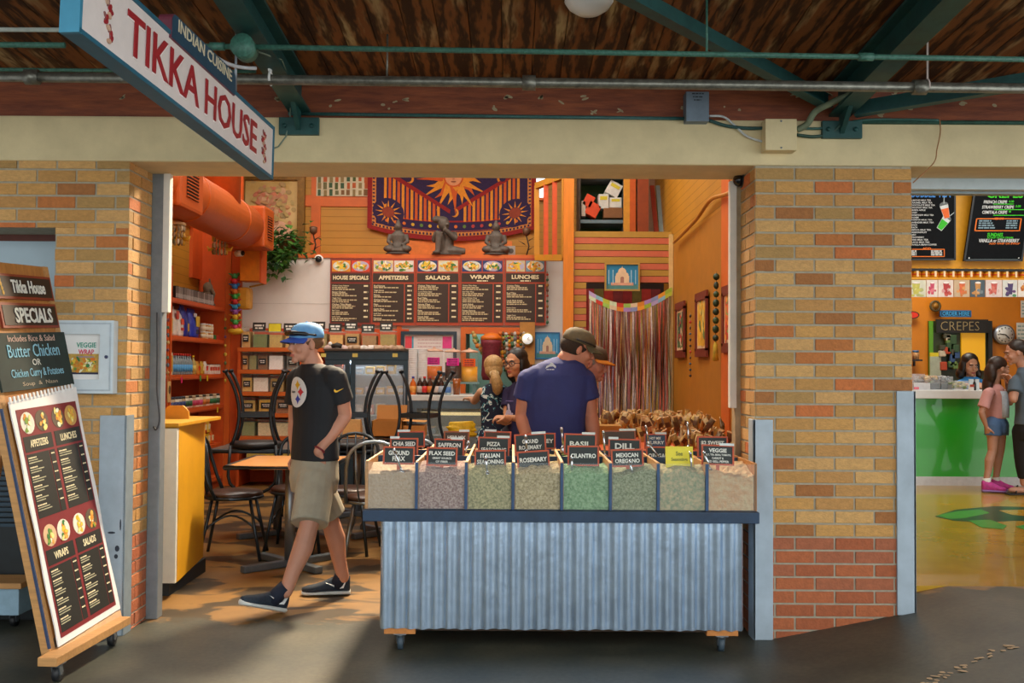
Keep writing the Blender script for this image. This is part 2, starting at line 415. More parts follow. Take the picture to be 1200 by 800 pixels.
# ---- beam, timber plate, ceiling
bm_ = MB(); bm_.bb((-6, WY-.012, ZT), (6.5, 5.49, 2.652), CREAM, .012); S('trim_beam', bm_)
TIMB = mat('7c3418', .6, var=.35, scale=5, bump=.15, bscale=30, stretch=(1, 8, 8), c2='9a5028')
tp = MB(); tp.bb((-6, WY+.01, 2.652), (6.5, 5.49, 2.90), TIMB)
lp = mat('a89a78', .8, var=.2, scale=60)
rp = random.Random(3)
for i in range(34):
    px = rp.uniform(0, 1200); c = at(px, rp.uniform(108, 134), WY+.01)
    for j in range(rp.randint(1, 3)): tp.ell(c.x+rp.uniform(-.015, .015), c.z+rp.uniform(-.01, .01), rp.uniform(.005, .02), rp.uniform(.003, .009), lp, face((0, WY+.01, 0)), 0, .001, 8, rp.uniform(-.6, .9))
S('trim_timber_plate', tp)
def wood_ceiling_mat():
    m = bpy.data.materials.new('weathered_planks'); m.use_nodes = True; nt = m.node_tree; N = nt.nodes; L = nt.links
    b = N['Principled BSDF']; b.inputs['Specular IOR Level'].default_value = .2; tc = N.new('ShaderNodeTexCoord'); oi = N.new('ShaderNodeNewGeometry')
    ad = N.new('ShaderNodeVectorMath'); ad.operation = 'MULTIPLY_ADD'
    cmb = N.new('ShaderNodeCombineXYZ'); ml = N.new('ShaderNodeMath'); ml.operation = 'MULTIPLY'; ml.inputs[1].default_value = 37
    L.new(oi.outputs['Random Per Island'], ml.inputs[0]); L.new(ml.outputs[0], cmb.inputs[0]); L.new(ml.outputs[0], cmb.inputs[1])
    a2 = N.new('ShaderNodeVectorMath'); L.new(tc.outputs['Object'], a2.inputs[0]); L.new(cmb.outputs[0], a2.inputs[1])
    mp = N.new('ShaderNodeMapping'); mp.inputs['Scale'].default_value = (1, .14, 1); L.new(a2.outputs[0], mp.inputs[0])
    w = N.new('ShaderNodeTexWave'); w.inputs['Scale'].default_value = 3.2; w.inputs['Distortion'].default_value = 16; w.inputs['Detail'].default_value = 5; w.inputs['Detail Scale'].default_value = 1.3; w.inputs['Detail Roughness'].default_value = .7
    L.new(mp.outputs[0], w.inputs['Vector'])
    n = N.new('ShaderNodeTexNoise'); n.inputs['Scale'].default_value = 9; n.inputs['Detail'].default_value = 6; L.new(mp.outputs[0], n.inputs['Vector'])
    r1 = N.new('ShaderNodeValToRGB'); e = r1.color_ramp.elements; e[0].position = .1; e[0].color = rgb('3a200e')+(1,); e[1].position = .9; e[1].color = rgb('7a4822')+(1,)
    L.new(w.outputs['Color'], r1.inputs[0])
    r2 = N.new('ShaderNodeValToRGB'); e = r2.color_ramp.elements; e[0].position = .54; e[0].color = (0, 0, 0, 1); e[1].position = .68; e[1].color = (1, 1, 1, 1)
    L.new(n.outputs['Fac'], r2.inputs[0])
    r3 = N.new('ShaderNodeValToRGB'); r3.color_ramp.elements[0].color = rgb('5a3a1c')+(1,); r3.color_ramp.elements[1].color = rgb('b49a6c')+(1,); L.new(w.outputs['Color'], r3.inputs[0])
    mx = N.new('ShaderNodeMix'); mx.data_type = 'RGBA'; L.new(r2.outputs[0], mx.inputs[0]); L.new(r1.outputs[0], mx.inputs[6]); L.new(r3.outputs[0], mx.inputs[7])
    L.new(mx.outputs[2], b.inputs['Base Color']); b.inputs['Roughness'].default_value = .7
    return m
CW = wood_ceiling_mat(); CS = .075
def cz(y): return 2.84+CS*(WY-y)
ce = MB(); x = -6.
while x < 6.5:
    w = .145
    ce.add([(x+.002, WY+.02, cz(WY+.02)), (x+w-.002, WY+.02, cz(WY+.02)), (x+w-.002, 1.6, cz(1.6)), (x+.002, 1.6, cz(1.6)),
            (x+.002, WY+.02, cz(WY)+.04), (x+w-.002, WY+.02, cz(WY)+.04), (x+w-.002, 1.6, cz(1.6)+.04), (x+.002, 1.6, cz(1.6)+.04)],
           [(0, 1, 2, 3), (4, 7, 6, 5), (0, 4, 5, 1), (1, 5, 6, 2), (2, 6, 7, 3), (3, 7, 4, 0)], CW)
    x += w
ce.add([(-6, WY+.02, cz(WY)+.045), (6.5, WY+.02, cz(WY)+.045), (6.5, 1.6, cz(1.6)+.045), (-6, 1.6, cz(1.6)+.045)], [(0, 1, 2, 3)], BLACK)
S('ceiling', ce)
# ---- steel rafters, braces, brackets
for X, lab in ((-1.10, 'teal steel rafter under the plank ceiling above the hanging sign'), (1.68, 'teal steel rafter under the plank ceiling above the right brick pillar')):
    t = thing('roof_rafter', lab, 'rafter'); q = MB()
    for dz, w, h in ((-.012, .11, .014), (-.16, .11, .014)):
        q.beam((X, WY, cz(WY)+dz), (X, 1.7, cz(1.7)+dz), w, h, TEAL)
    q.beam((X, WY, cz(WY)-.085), (X, 1.7, cz(1.7)-.085), .012, .14, TEAL); q.build('steel_section', t)
    q = MB(); q.bb((X-.10, WY-.04, 2.555), (X+.105, WY-.013, 2.645), TEAL, .004)
    for dx in (-.07, .07): q.cyl((X+dx, WY-.05, 2.6), (X+dx, WY-.04, 2.6), .012, TEAL, 6)
    q.build('wall_plate', t)
    q = MB(); q.add([(X-.012, WY-.03, 2.57), (X-.012, WY-.03, 2.72), (X-.012, WY-.22, 2.72), (X+.012, WY-.03, 2.57), (X+.012, WY-.03, 2.72), (X+.012, WY-.22, 2.72)], [(0, 1, 2), (5, 4, 3), (0, 2, 5, 3), (0, 3, 4, 1), (1, 4, 5, 2)], TEAL); q.build('gusset', t)
for a, b, lab in (((1.60, 5.04, 2.74), (-.36, 3.0, 2.90), 'flat teal brace slanting up to the left of the right rafter'), ((1.74, 5.04, 2.70), (4.2, 3.6, 2.84), 'flat teal brace slanting off to the right of the right rafter')):
    q = MB(); q.beam(a, b, .008, .075, TEAL, 0, (0, 0, 1)); q.beam((a[0], a[1], a[2]-.035), (b[0], b[1], b[2]-.035), .06, .008, TEAL); tag(q.build('roof_brace'), lab, 'brace')
# ---- interior shell
PLK = None
def plank_mat(c, sc, axis=2):
    m = bpy.data.materials.new('planked_%s' % c); m.use_nodes = True; nt = m.node_tree; N = nt.nodes; L = nt.links
    b = N['Principled BSDF']; g = N.new('ShaderNodeNewGeometry'); sp = N.new('ShaderNodeSeparateXYZ'); L.new(g.outputs['Position'], sp.inputs[0])
    mo = N.new('ShaderNodeMath'); mo.operation = 'MULTIPLY'; mo.inputs[1].default_value = sc; L.new(sp.outputs[axis], mo.inputs[0])
    fr = N.new('ShaderNodeMath'); fr.operation = 'FRACT'; L.new(mo.outputs[0], fr.inputs[0])
    r = N.new('ShaderNodeValToRGB'); e = r.color_ramp.elements; c0 = rgb(c)
    e[0].position = 0; e[0].color = tuple(x*.45 for x in c0)+(1,); e[1].position = .10; e[1].color = c0+(1,)
    L.new(fr.outputs[0], r.inputs[0]); 
    n = N.new('ShaderNodeTexNoise'); n.inputs['Scale'].default_value = 3; n.inputs['Detail'].default_value = 4; L.new(g.outputs['Position'], n.inputs['Vector'])
    r2 = N.new('ShaderNodeValToRGB'); r2.color_ramp.elements[0].color = (.8, .8, .8, 1); r2.color_ramp.elements[1].color = (1.15, 1.15, 1.15, 1); L.new(n.outputs[0], r2.inputs[0])
    mx = N.new('ShaderNodeMix'); mx.data_type = 'RGBA'; mx.blend_type = 'MULTIPLY'; mx.inputs[0].default_value = 1; L.new(r.outputs[0], mx.inputs[6]); L.new(r2.outputs[0], mx.inputs[7])
    L.new(mx.outputs[2], b.inputs['Base Color']); b.inputs['Roughness'].default_value = .5
    bp = N.new('ShaderNodeBump'); bp.inputs['Strength'].default_value = .5; bp.inputs['Distance'].default_value = .01; L.new(r.outputs[0], bp.inputs['Height']); L.new(bp.outputs[0], b.inputs['Normal'])
    return m
PLANK = plank_mat('b88428', 11.)
PLANK2 = plank_mat('ba8222', 12.)
LX, RX, BY, UY, CZ = -3.62, 1.76, 11.9, 12.6, 4.7
q = MB(); q.bb((LX-.15, 5.5, 0), (LX, UY, CZ), PLANK); S('wall_left', q)
q = MB(); q.bb((RX, 5.46, 0), (RX+.14, UY, 2.72), mat('a86c12', .55, var=.1, scale=5)); q.bb((RX, 5.46, 2.72), (RX+.14, UY, CZ), PLANK2)
q.bb((RX-.012, 8.02, 0), (RX, 8.32, 3.6), ORANGE); S('wall_right', q)
# lower back wall with pass-through hole: x from px 545..660, y 390..~470
a = at(546, 391, BY); b = at(617, 466, BY); HX0, HZ1, HX1, HZ0 = a.x, a.z, b.x, b.z
LEDGE = at(500, 301, BY).z
WB = mat('dcd8d2', .6, var=.05, scale=3)
q = MB()
x0 = LX; x1 = at(672, 400, BY).x
q.bb((x0, BY, 0), (HX0, BY+.1, LEDGE-.02), WB); q.bb((HX1, BY, 0), (x1, BY+.1, LEDGE-.02), WB)
q.bb((HX0, BY, HZ1), (HX1, BY+.1, LEDGE-.02), WB); q.bb((HX0, BY, 0), (HX1, BY+.1, HZ0), WB)
for zz in (.9, 1.7): q.bb((x0, BY-.003, zz*1.0+.42), (at(387, 350, BY).x, BY, zz*1.0+.426), mat('c4bfb8', .6))
S('wall_back', q)
q = MB(); q.bb((x0, BY-.02, LEDGE-.02), (x1, UY, LEDGE+.03), ORANGE); S('trim_ledge', q)
q = MB(); q.bb((LX, UY, 0), (RX+.1, UY+.12, CZ), PLANK)
for px0, px1 in ((365, 376),):
    q.bb((at(px0, 250, UY).x, UY-.026, LEDGE), (at(px1, 250, UY).x, UY, CZ), ORANGE)
z1, z2 = at(400, 242, UY).z, at(400, 229, UY).z
q.bb((at(358, 250, UY).x, UY-.02, z1), (at(432, 250, UY).x, UY, z2), ORANGE)
q.bb((at(470, 290, UY).x, UY-.015, LEDGE), (at(600, 290, UY).x, UY, at(500, 282, UY).z), mat('e07a2a', .5))
S('wall_back_upper', q)
# kitchen seen through the pass: green-blue wall
q = MB(); q.bb((HX0-.5, UY-.03, .6), (HX1+.5, UY-.01, 2.6), mat('7fa79c', .5, var=.15, scale=2)); S('wall_kitchen', q)
q = MB(); q.bb((LX-.15, 5.49, CZ), (RX+.15, UY+.12, CZ+.1), mat('8a5a24', .8)); S('ceiling_interior', q)
q = MB(); q.bb((-6, 5.40, 2.60), (6.5, 5.52, CZ+.1), mat('b8762a', .7)); S('wall_front_upper', q)
q = MB(); q.bb((LX-.2, 5.44, 0), (-2.3, 5.56, 2.7), OCHRE2); S('wall_front_left', q)
# clerestory window on the upper back wall
w1 = at(604, 232, UY); w2 = at(640, 196, UY)
t = thing('window_1', 'bright clerestory window high on the back wall right of the tapestry', 'window'); struct(t)
q = MB(); q.bb((w1.x, UY-.02, w1.z), (w2.x, UY-.005, w2.z+.3), mat('cfe6f2', .3, var=.1, scale=4, emit=1.6)); q.build('pane', t)
q = MB()
for X in (w1.x, (w1.x*.45+w2.x*.55), w2.x): q.bb((X-.015, UY-.05, w1.z), (X+.015, UY-.004, w2.z+.3), ORANGE)
q.bb((w1.x, UY-.05, w1.z-.03), (w2.x, UY-.004, w1.z), ORANGE); q.build('window_frame', t)
# door posts / roll-down shutter guides at the opening
GREYP = mat('7e858a', .5, .3, .12); WHT = mat('dcd9d0', .6, var=.08, scale=8)
q = MB(); q.bb((-1.974, 5.42, 0), (-1.908, 5.5, 2.42), GREYP, .006); q.bb((-1.908, 5.41, 1.66), (-1.872, 5.46, 2.42), WHT, .004); S('trim_1', q)
q = MB(); q.bb((1.215, 5.42, 0), (1.262, 5.5, 2.42), mat('a38e6e', .6, var=.2)); q.bb((1.185, 5.41, 1.16), (1.222, 5.46, 2.40), WHT, .004); S('trim_2', q)
# corner guards
GUARD = mat('a9b8c4', .55, .1, .14, 6)
q = MB(); q.bb((-2.10, WY-.012, 0), (-1.966, WY, 1.115), GUARD, .003); q.bb((-1.974, WY-.012, 0), (-1.962, WY+.09, 1.115), mat('7d8a92', .55), .003)  # side plate in darker grey, shade painted into its colour
for cxy in ((-2.03, .52, .02, .006), (-2.0, .44, .012, .016), (-2.005, .40, .01, .012), (-1.985, .56, .004, .03)): q.ell(cxy[0], cxy[1], cxy[2], cxy[3], mat('2c3440', .7), face((0, WY-.012, 0)), 0, .001, 9)
S('trim_3', q)
q = MB(); q.bb((1.232, WY-.014, 0), (1.334, WY, 1.115), GUARD, .003); q.bb((1.232, WY-.014, 0), (1.246, WY+.09, 1.115), GUARD, .003); S('trim_4', q)
q = MB(); q.bb((1.965, WY-.014, .13), (2.062, WY, 1.265), GUARD, .003); q.bb((2.049, WY-.014, .14), (2.062, WY+.1, 1.265), GUARD, .003); S('trim_5', q)
# =================================================================== OUTSIDE FITTINGS
SIGNBLUE = mat('24647c', .5, var=.12, scale=10); SIGNBLUE_LIT = mat('3a86a4', .5, var=.1, scale=10); SIGNW = mat('e2d8d4', .6, var=.04); SIGNR = mat('a3242c', .5, var=.08)
d = V((.081, 1, -.055)).normalized(); Lg = 1.78
P0 = at(319, 207, 4.7)
sm = face(P0 - d*Lg, d)
t = thing('hanging_shop_sign', 'long white and blue hanging sign reading TIKKA HOUSE', 'sign')
q = MB(); q.rect(0, 0, Lg, .228, SIGNW, sm, -.03, .027); q.build('panel', t)
q = MB(); fr = .014
for z0 in (-.058,):
    q.rect(-.012, -fr, Lg+.004, .001, SIGNBLUE, sm, -.058, .062); q.rect(-.012, .227, Lg+.004, .227+fr, SIGNBLUE, sm, -.058, .062)
    q.rect(-.016, -fr-.001, 0, .228+fr, SIGNBLUE_LIT, sm, -.058, .062); q.rect(Lg-.002, -fr, Lg+.006, .228+fr, SIGNBLUE, sm, -.058, .062)  # near end in a lighter blue, light painted into the colour
    q.rect(0, 0, Lg, .228, SIGNBLUE, sm, -.058, .026)
q.build('sign_frame', t)
SHAD = mat('f6efec', .6, var=0)
q = MB()
for w, u, ww in (('TIKKA', Lg-1.494, .60), ('HOUSE', Lg-.835, .60)):
    q.text(w, u+ww/2+.006, .115-.004, .142, SHAD, sm, ww, .012, z0=-.003); q.text(w, u+ww/2, .115, .142, SIGNR, sm, ww, .012, z0=0)
q.build('lettering', t)
def floral(cx, cy, h, name):
    q = MB(); rr = random.Random(4)
    for i in range(15):
        y = cy-h/2+h*i/14; x = cx+.018*math.sin(i*1.1)+ (h*.12)*(.5-i/14)
        m = SIGNR if i % 3 else mat('c8a48c', .6)
        q.ell(x, y, .012, .008, m, sm, -.002, .005, 8, i*.9)
        q.ell(x+.012*math.cos(i*2.), y+.006, .010, .005, mat('8c5a58', .6), sm, -.002, .004, 8, i*1.7)
    q.build(name, t)
floral(Lg-1.62, .125, .19, 'floral_emblem'); floral(Lg-.13, .105, .13, 'floral_emblem')
q = MB(); pts = []
u0, u1, v0, v1 = Lg-1.173, Lg-.53, .215, .312
rc = .03
for cx, cy, a0 in ((u1-rc, v1-rc, 0), (u0+rc, v1-rc, 90)):
    for i in range(6): a = math.radians(a0+18*i); pts.append((cx+rc*math.cos(a), cy+rc*math.sin(a)))
pts = [(u1, v0)]+pts+[(u0, v0)]
q.prism(pts, .05, mat('6e3040', .5), sm, -.045); q.prism([(x*.985+.015*(u0+u1)/2, y*.96+.04*.27) for x, y in pts], .002, mat('27485e', .5), sm, .005)
pq = q.build('plaque', t)
q = MB(); q.text('INDIAN CUISINE', (u0+u1)/2, .280, .046, mat('d8cdb0', .6), sm, .54, .012, z0=.008); q.build('lettering', pq)
q = MB()
for u in (.3, 1.35):
    p = sm @ V((u, .235, -.03)); q.cyl(p, (p.x, p.y, cz(p.y)-.001), .006, STEEL, 8)
q.build('hanger', t)
# ---- sandwich board
nb, nt_, fb_ = at(60, 765, 4.37), at(-24, 304, 4.37), at(138, 716, 5.0)
WD, HT = (fb_-nb).length, (nt_-nb).length
bm0 = face(nb, fb_-nb, nt_-nb)
t = thing('sandwich_board', 'tall wooden sandwich board on casters with chalkboard and menu banner', 'sandwich board')
q = MB()
for u in (0, WD-.045): q.rect(u, -.03, u+.045, HT, PINE, bm0, -.045, .04)
q.rect(.04, .05, WD-.04, HT, PLY, bm0, -.03, .02); q.build('front_frame', t)
q = MB(); q.rect(-.004, .02, .004, HT*.62, mat('2a3c5c', .6), bm0, -.01, .012); q.build('edge_strip', t)
def vmap(y): return (768-y)/464.*HT
hd = mat('2b1c14', .5, var=.1)
for txt, y0, y1, hh, ww in (('Tikka House', 316, 352, .062, .36), ('SPECIALS', 352, 388, .072, .40)):
    v1, v0 = vmap(y0)-.01, vmap(y1)+.008
    q = MB(); q.rect(.13, v0, WD-.02, v1, REDBR, bm0, -.008, .012); q.rect(.145, v0+.012, WD-.033, v1-.012, hd, bm0, .004, .002)
    if txt[0] == 'T':
        for i in range(4): q.ell(.165+.004*i, v1-.03-.02*i, .007, .011, mat('d0a020', .5), bm0, .006, .002, 8)
    p = q.build('header_board', t)
    q = MB(); q.text(txt, (.155+WD)/2+.0, (v0+v1)/2, hh, CHALK, bm0, ww*.8, .02, z0=.008); q.build('lettering', p)
v1, v0 = vmap(392), vmap(462)
q = MB(); q.rect(.02, v0, WD+.01, v1, SLATE, bm0, -.008, .014); cb = q.build('chalkboard', t)
q = MB(); cx = WD/2+.02
BLC = mat('8fc4d8', .9); 
for txt, f, h, w, m in (('Includes Rice & Salad', .90, .030, .40, mat('d8b8a8', .9)), ('Butter Chicken', .68, .060, .44, BLC), ('OR', .47, .030, .07, CHALK), ('Chicken Curry & Potatoes', .27, .050, .45, BLC), ('Soup  &  Naan', .09, .024, .30, mat('b8a890', .9))):
    q.text(txt, cx, v0+(v1-v0)*f, h, m, bm0, w, -.005, z0=.007)
q.build('chalk_writing', cb)
vt, vb = vmap(474), .01
VIN = mat('eceae8', .5, var=.04)
q = MB(); wav = [(0.045+.004*math.sin(i*1.3), vb+(vt-vb)*i/14) for i in range(15)]; wav2 = [(WD+.004+.006*math.sin(i*.9+1), vb-.0+(vt+.03-vb)*i/14) for i in range(15)]
q.prism(wav+wav2[::-1], .006, VIN, bm0, .006)
for i in range(18): q.box((.05+i*(WD-.05)/18, vt+.005+.0016*i, .014), (.012, .03, .008), VIN, .003, bm0 @ T(0, 0, 0))
ban = q.build('menu_banner', t)
q = MB(); rr = random.Random(8); red = mat('7c2228', .55, var=.06); dk = mat('1c1e1c', .55)
q.rect(.075, .04, WD-.03, vt-.04, red, bm0, .012, .002)
um = (.075+WD-.03)/2
cols = ((.088, um-.012), (um+.012, WD-.042))
half = (vt-.08)/2
for r, heads in ((1, ('APPETIZERS', 'LUNCHES')), (0, ('WRAPS', 'SALADS'))):
    vv0 = .06+r*half; vv1 = vv0+half-.03
    for c, (a, b) in enumerate(cols):
        for k in range(2):
            x0 = a+(b-a)*(k*.5+.02); x1 = a+(b-a)*(k*.5+.48)
            q.ell((x0+x1)/2, vv1-.055, (x1-x0)/2, .05, mat(('d8b48c', 'e0dccc', '5a4a3a', 'caa05a')[(c+k+r) % 4], .6), bm0, .014, .001, 18)
            for i in range(11): q.ell((x0+x1)/2+rr.uniform(-.022, .022), vv1-.055+rr.uniform(-.035, .035), rr.uniform(.008, .02), rr.uniform(.007, .015), rr.choice(PHOTO_FOODS), bm0, .015+.0002*i, .0006, 8, rr.uniform(0, 3))
        q.rect(a, vv1-.185, b, vv1-.115, dk, bm0, .014, .001)
        q.text(heads[c], (a+b)/2, vv1-.15, .034, MENUTX, bm0, (b-a)*(.62 if len(heads[c]) > 6 else .5), .02, z0=.016)
        q.rect(a, vv0, b-.05, vv1-.195, dk, bm0, .014, .001); q.rect(b-.044, vv0, b, vv1-.195, dk, bm0, .014, .001)
        y = vv1-.212
        while y > vv0+.02:
            q.lines(a+.008, y, .006, rr.uniform(.05, .08), MENUTX, bm0, rr, .0155)
            q.lines(b-.038, y, .006, .03, MENUTX, bm0, rr, .0155)
            for k in range(2): q.lines(a+.008, y-.011*(k+1), .0045, rr.uniform(.07, .115), mat('b8b494', .7), bm0, rr, .0155)
            y -= .043
q.build('printed_menu', ban)
q = MB(); q.rect(.04, -.03, WD, .004, mat('d6ae84', .6, var=.1), bm0, -.02, .035); q.build('bottom_rail', t)
ca, cb_ = atz(66, 799, 0), atz(130, 757, 0)
ba = V((ca.x-.01, ca.y-.07, .105)); bb_ = V((cb_.x+.02, cb_.y+.09, .105))
q = MB(); q.beam(ba, bb_, .085, .038, PINE, .004); q.build('base_board', t)
def caster(p, h, parent, r=.035, name='caster', m=BLACK):
    q = MB(); x, y, z = p
    q.bb((x-.03, y-.03, z+h-.008), (x+.03, y+.03, z+h), STEEL, .002)
    q.cyl((x, y, z+h-.02), (x, y, z+h-.006), .018, STEEL, 12)
    for sx in (-1, 1): q.beam((x+sx*.016, y, z+h-.012), (x+sx*.016, y+.012, z+r), .005, .03, STEEL)
    o = q.build(name, parent)
    w = MB(); w.cyl((x-.012, y+.012, z+r), (x+.012, y+.012, z+r), r, m, 18); w.cyl((x-.018, y+.012, z+r), (x+.018, y+.012, z+r), .008, STEEL, 8)
    w.build('wheel', o)
caster((ca.x, ca.y, 0), .086, t); caster((cb_.x, cb_.y, 0), .086, t)
q = MB()
up_ = (nt_-nb)
for u in (.02, WD-.02):
    top = bm0 @ V((u, HT-.05, -.06)); q.beam(top, (top.x-.33, top.y, .03), .04, .022, PINE)
q.build('rear_legs', t)
q = MB(); b1 = bm0 @ V((.02, HT-.05, -.06)); q.beam((b1.x-.33, b1.y-.02, .045), (b1.x-.33+.1, b1.y+WD+.02, .045), .07, .035, PINE, .004); q.build('rear_base_board', t)
# ---- low trolley in the bay at far left
t = thing('low_trolley', 'low pale trolley with wooden top in the dark bay behind the sandwich board', 'trolley')
q = MB(); q.bb((-3.4, 5.16, .215), (-2.52, 5.38, .245), PINE, .004); q.build('top_board', t)
q = MB(); q.bb((-3.38, 5.18, .075), (-2.54, 5.37, .215), mat('8fb0c4', .5), .004); q.build('side_panel', t)
caster((-2.6, 5.25, 0), .078, t, .032); caster((-3.3, 5.25, 0), .078, t, .032)
# ---- framed display case on the brick
a, b = at(80, 375, WY-.06), at(132, 461, WY-.06)
x1, z1, z0 = b.x, a.z, b.z; x0 = x1-.335
t = thing('notice_case', 'white framed notice case with VEGGIE WRAP poster on left brick pier', 'notice case')
q = MB(); fm = face((x0, WY-.004, z0)); W_, H_ = x1-x0, z1-z0; FW = mat('d3dfe6', .45, var=.05)
for r in ((0, 0, .07, H_), (W_-.07, 0, W_, H_), (.07, 0, W_-.07, .07), (.07, H_-.07, W_-.07, H_)): q.rect(*r, FW, fm, .0, .055)
for r in ((.012, .012, .02, H_-.012), (W_-.02, .012, W_-.012, H_-.012), (.02, .012, W_-.02, .02), (.02, H_-.02, W_-.02, H_-.012)): q.rect(*r, mat('b4c2cc', .5), fm, .055, .003)
q.build('case_frame', t)
q = MB(); q.rect(.07, .07, W_-.07, H_-.07, mat('f0eeec', .6, var=.02), fm, .0, .03); po = q.build('poster', t)
q = MB(); cx = W_/2+.02
q.text('VEGGIE', cx, H_-.125, .026, mat('3f9a84', .6), fm, .10, .02, z0=.032); q.text('WRAP', cx, H_-.16, .026, mat('d0405a', .6), fm, .08, .02, z0=.032)
q.lines(cx-.05, H_-.185, .006, .09, mat('9a88b0', .6), fm, R, .032); q.build('lettering', po)
q = MB(); q.rect(.085, .10, W_-.085, .20, mat('c8a24a', .6, var=.3, scale=40), fm, .03, .002); q.rect(.085, .096, W_-.085, .106, mat('202848', .6), fm, .032, .001)
rr = random.Random(2)
for i in range(46): q.ell(rr.uniform(.10, W_-.10), .115+rr.uniform(0, .06), rr.uniform(.006, .016), rr.uniform(.005, .012), rr.choice(PHOTO_FOODS+[mat('e8761c', .6)]), fm, .0325+.0001*i, .0005, 8, rr.uniform(0, 3))
q.build('food_photo', po)
q = MB(); q.cyl(fm @ V((W_-.035, H_*.5, .054)), fm @ V((W_-.035, H_*.5, .06)), .009, mat('3a4468', .4), 10); q.build('lock', t)
# ---- pipes under the canopy
GP = mat('3d6d5e', .5, var=.35, scale=60, bump=.2); GALV = mat('77766c', .35, .6, .4, 30)
def pipe(px0, y0, px1, y1, Y, r, m, lab, couplings=(), name='overhead_pipe'):
    a, b = at(px0, y0, Y), at(px1, y1, Y)
    t = thing(name, lab, 'pipe'); q = MB(); q.cyl(a, b, r, m, 12); q.build('pipe_run', t)
    if Y < 4.9:
        c = a.lerp(b, .42 if couplings else .3); q = MB(); q.cyl(c, (c.x, c.y, cz(c.y)+.002), .005, m, 6); q.build('hanger_rod', t)
    for f in couplings:
        c = a.lerp(b, f); q = MB(); q.cyl(c-V((.03, 0, 0)), c+V((.03, 0, 0)), r*1.5, m, 12); q.build('coupling', t)
    return t
t = pipe(-420, 85, 1660, 109, 4.50, .0235, GALV, 'thick galvanised pipe running across in front of the dark red timber', (.22, .5, .72))
for px, m in ((317, WHITE), (1086, mat('c8b8b0', .6))):
    p = at(px, 92 if px < 600 else 101, 4.5); q = MB()
    q.tube(arc((p.x, 4.5, p.z), .029, -.4*PI, 1.2*PI, 10, 'yz'), .006, m, 6); q.beam((p.x, 4.49, p.z+.03), (p.x-.012, 4.46, cz(4.46)+.005), .008, .02, m); q.build('pipe_strap', t)
t = pipe(226, 54, 1660, 77, 4.1, .0115, GP, 'thin green conduit nearest the front below the plank ceiling', (.02, .55))
p = at(287, 57, 4.1); q = MB(); q.cyl(p-V((0, .04, 0)), p+V((0, .04, 0)), .048, GP, 16); q.cyl(p-V((0, .046, 0)), p-V((0, .04, 0)), .05, GP, 16); q.build('round_box', t)
pipe(-420, 49, 76, 53, 4.1, .012, GP, 'short green conduit entering at far left behind the hanging sign')
pipe(-420, 33, 73, 35, 4.0, .009, mat('a8b0a8', .5, var=.2), 'thin pale conduit at far left above the green one')
pipe(-420, 78, 300, 84, 4.65, .009, GP, 'thin dark green conduit just above the galvanised pipe at left')
pipe(338, 133, 806, 139, WY-.02, .009, mat('2d5a58', .5, var=.3, scale=50), 'thin teal conduit along the joint between timber and cream beam')
pipe(1000, 143, 1660, 146, WY-.02, .011, mat('2f5a4c', .5, var=.3, scale=50), 'green conduit on the cream beam right of the right wall plate', (.42,))
q = MB(); e = at(287, 76, 4.7)
q.tube(bez(at(232, 50, 4.14), at(255, 67, 4.14), at(262, 80, 4.2), at(300, 80, 4.3), 14), .008, mat('c8c8cc', .5), 8); tag(q.build('flexible_conduit'), 'pale bent flexible conduit looping behind the INDIAN CUISINE plaque', 'conduit')
q = MB(); q.tube([at(300, 60, 4.15), at(330, 70, 4.5), at(342, 100, 4.9), at(340, 138, WY-.03), at(335, 160, WY-.04), at(326, 172, WY-.03), at(320, 174, 4.72)], .004, mat('6a7a6a', .6), 6); tag(q.build('cable'), 'thin grey cable hanging down beside the left rafter plate', 'cable')
# ---- boxes and wires
t = thing('junction_box', 'grey metal junction box with marker writing on the red timber', 'junction box')
a, b = at(804, 107, WY-.08), at(831, 142, WY-.08); q = MB(); q.bb((a.x, WY-.08, b.z), (b.x, WY+.008, a.z), mat('71808e', .5, .3, .12), .004); q.build('body', t)
q = MB(); fm = face((a.x, WY-.081, b.z)); rr = random.Random(9)
for k in range(3): q.lines(.03+.005*k, .14-.016*k, .006, .06-.012*k, mat('2a343c', .6), fm, rr, 0)
q.build('writing', t)
t = thing('junction_box', 'cream painted junction box on the cream beam above the brick pillar', 'junction box')
a, b = at(897, 139, WY-.1), at(934, 176, WY-.1); q = MB(); q.bb((a.x, WY-.10, b.z), (b.x, WY-.012, a.z), CREAM, .004); q.build('body', t)
q = MB()
for zz in (a.z-.012, b.z+.012): q.cyl(((a.x+b.x)/2, WY-.103, zz), ((a.x+b.x)/2, WY-.1, zz), .005, STEEL, 8)
q.build('cover_screws', t)
def wire(pts, r, m, lab, n=6, name='cable', cat='cable'):
    P = [V(p) for p in pts]; out = []
    for i in range(len(P)-1):
        p0, p1, p2, p3 = P[max(i-1, 0)], P[i], P[i+1], P[min(i+2, len(P)-1)]
        for k in range(n):
            t = k/n; out.append(.5*((2*p1)+(p2-p0)*t+(2*p0-5*p1+4*p2-p3)*t*t+(3*p1-p0-3*p2+p3)*t**3))
    out.append(P[-1]); q = MB(); q.tube(out, r, m, 7); o = q.build(name); tag(o, lab, cat); return o
YB = WY-.03
wire([at(831, 136, YB), at(848, 137, YB), at(862, 148, YB), at(876, 160, YB), at(898, 167, YB)], .006, mat('c4c8c8', .5), 'pale cable sagging between the grey and cream junction boxes')
wire([at(831, 141, YB), at(850, 147, YB), at(872, 150, YB), at(898, 150, YB)], .009, mat('1f4a48', .5), 'dark teal conduit joining the grey and cream junction boxes')
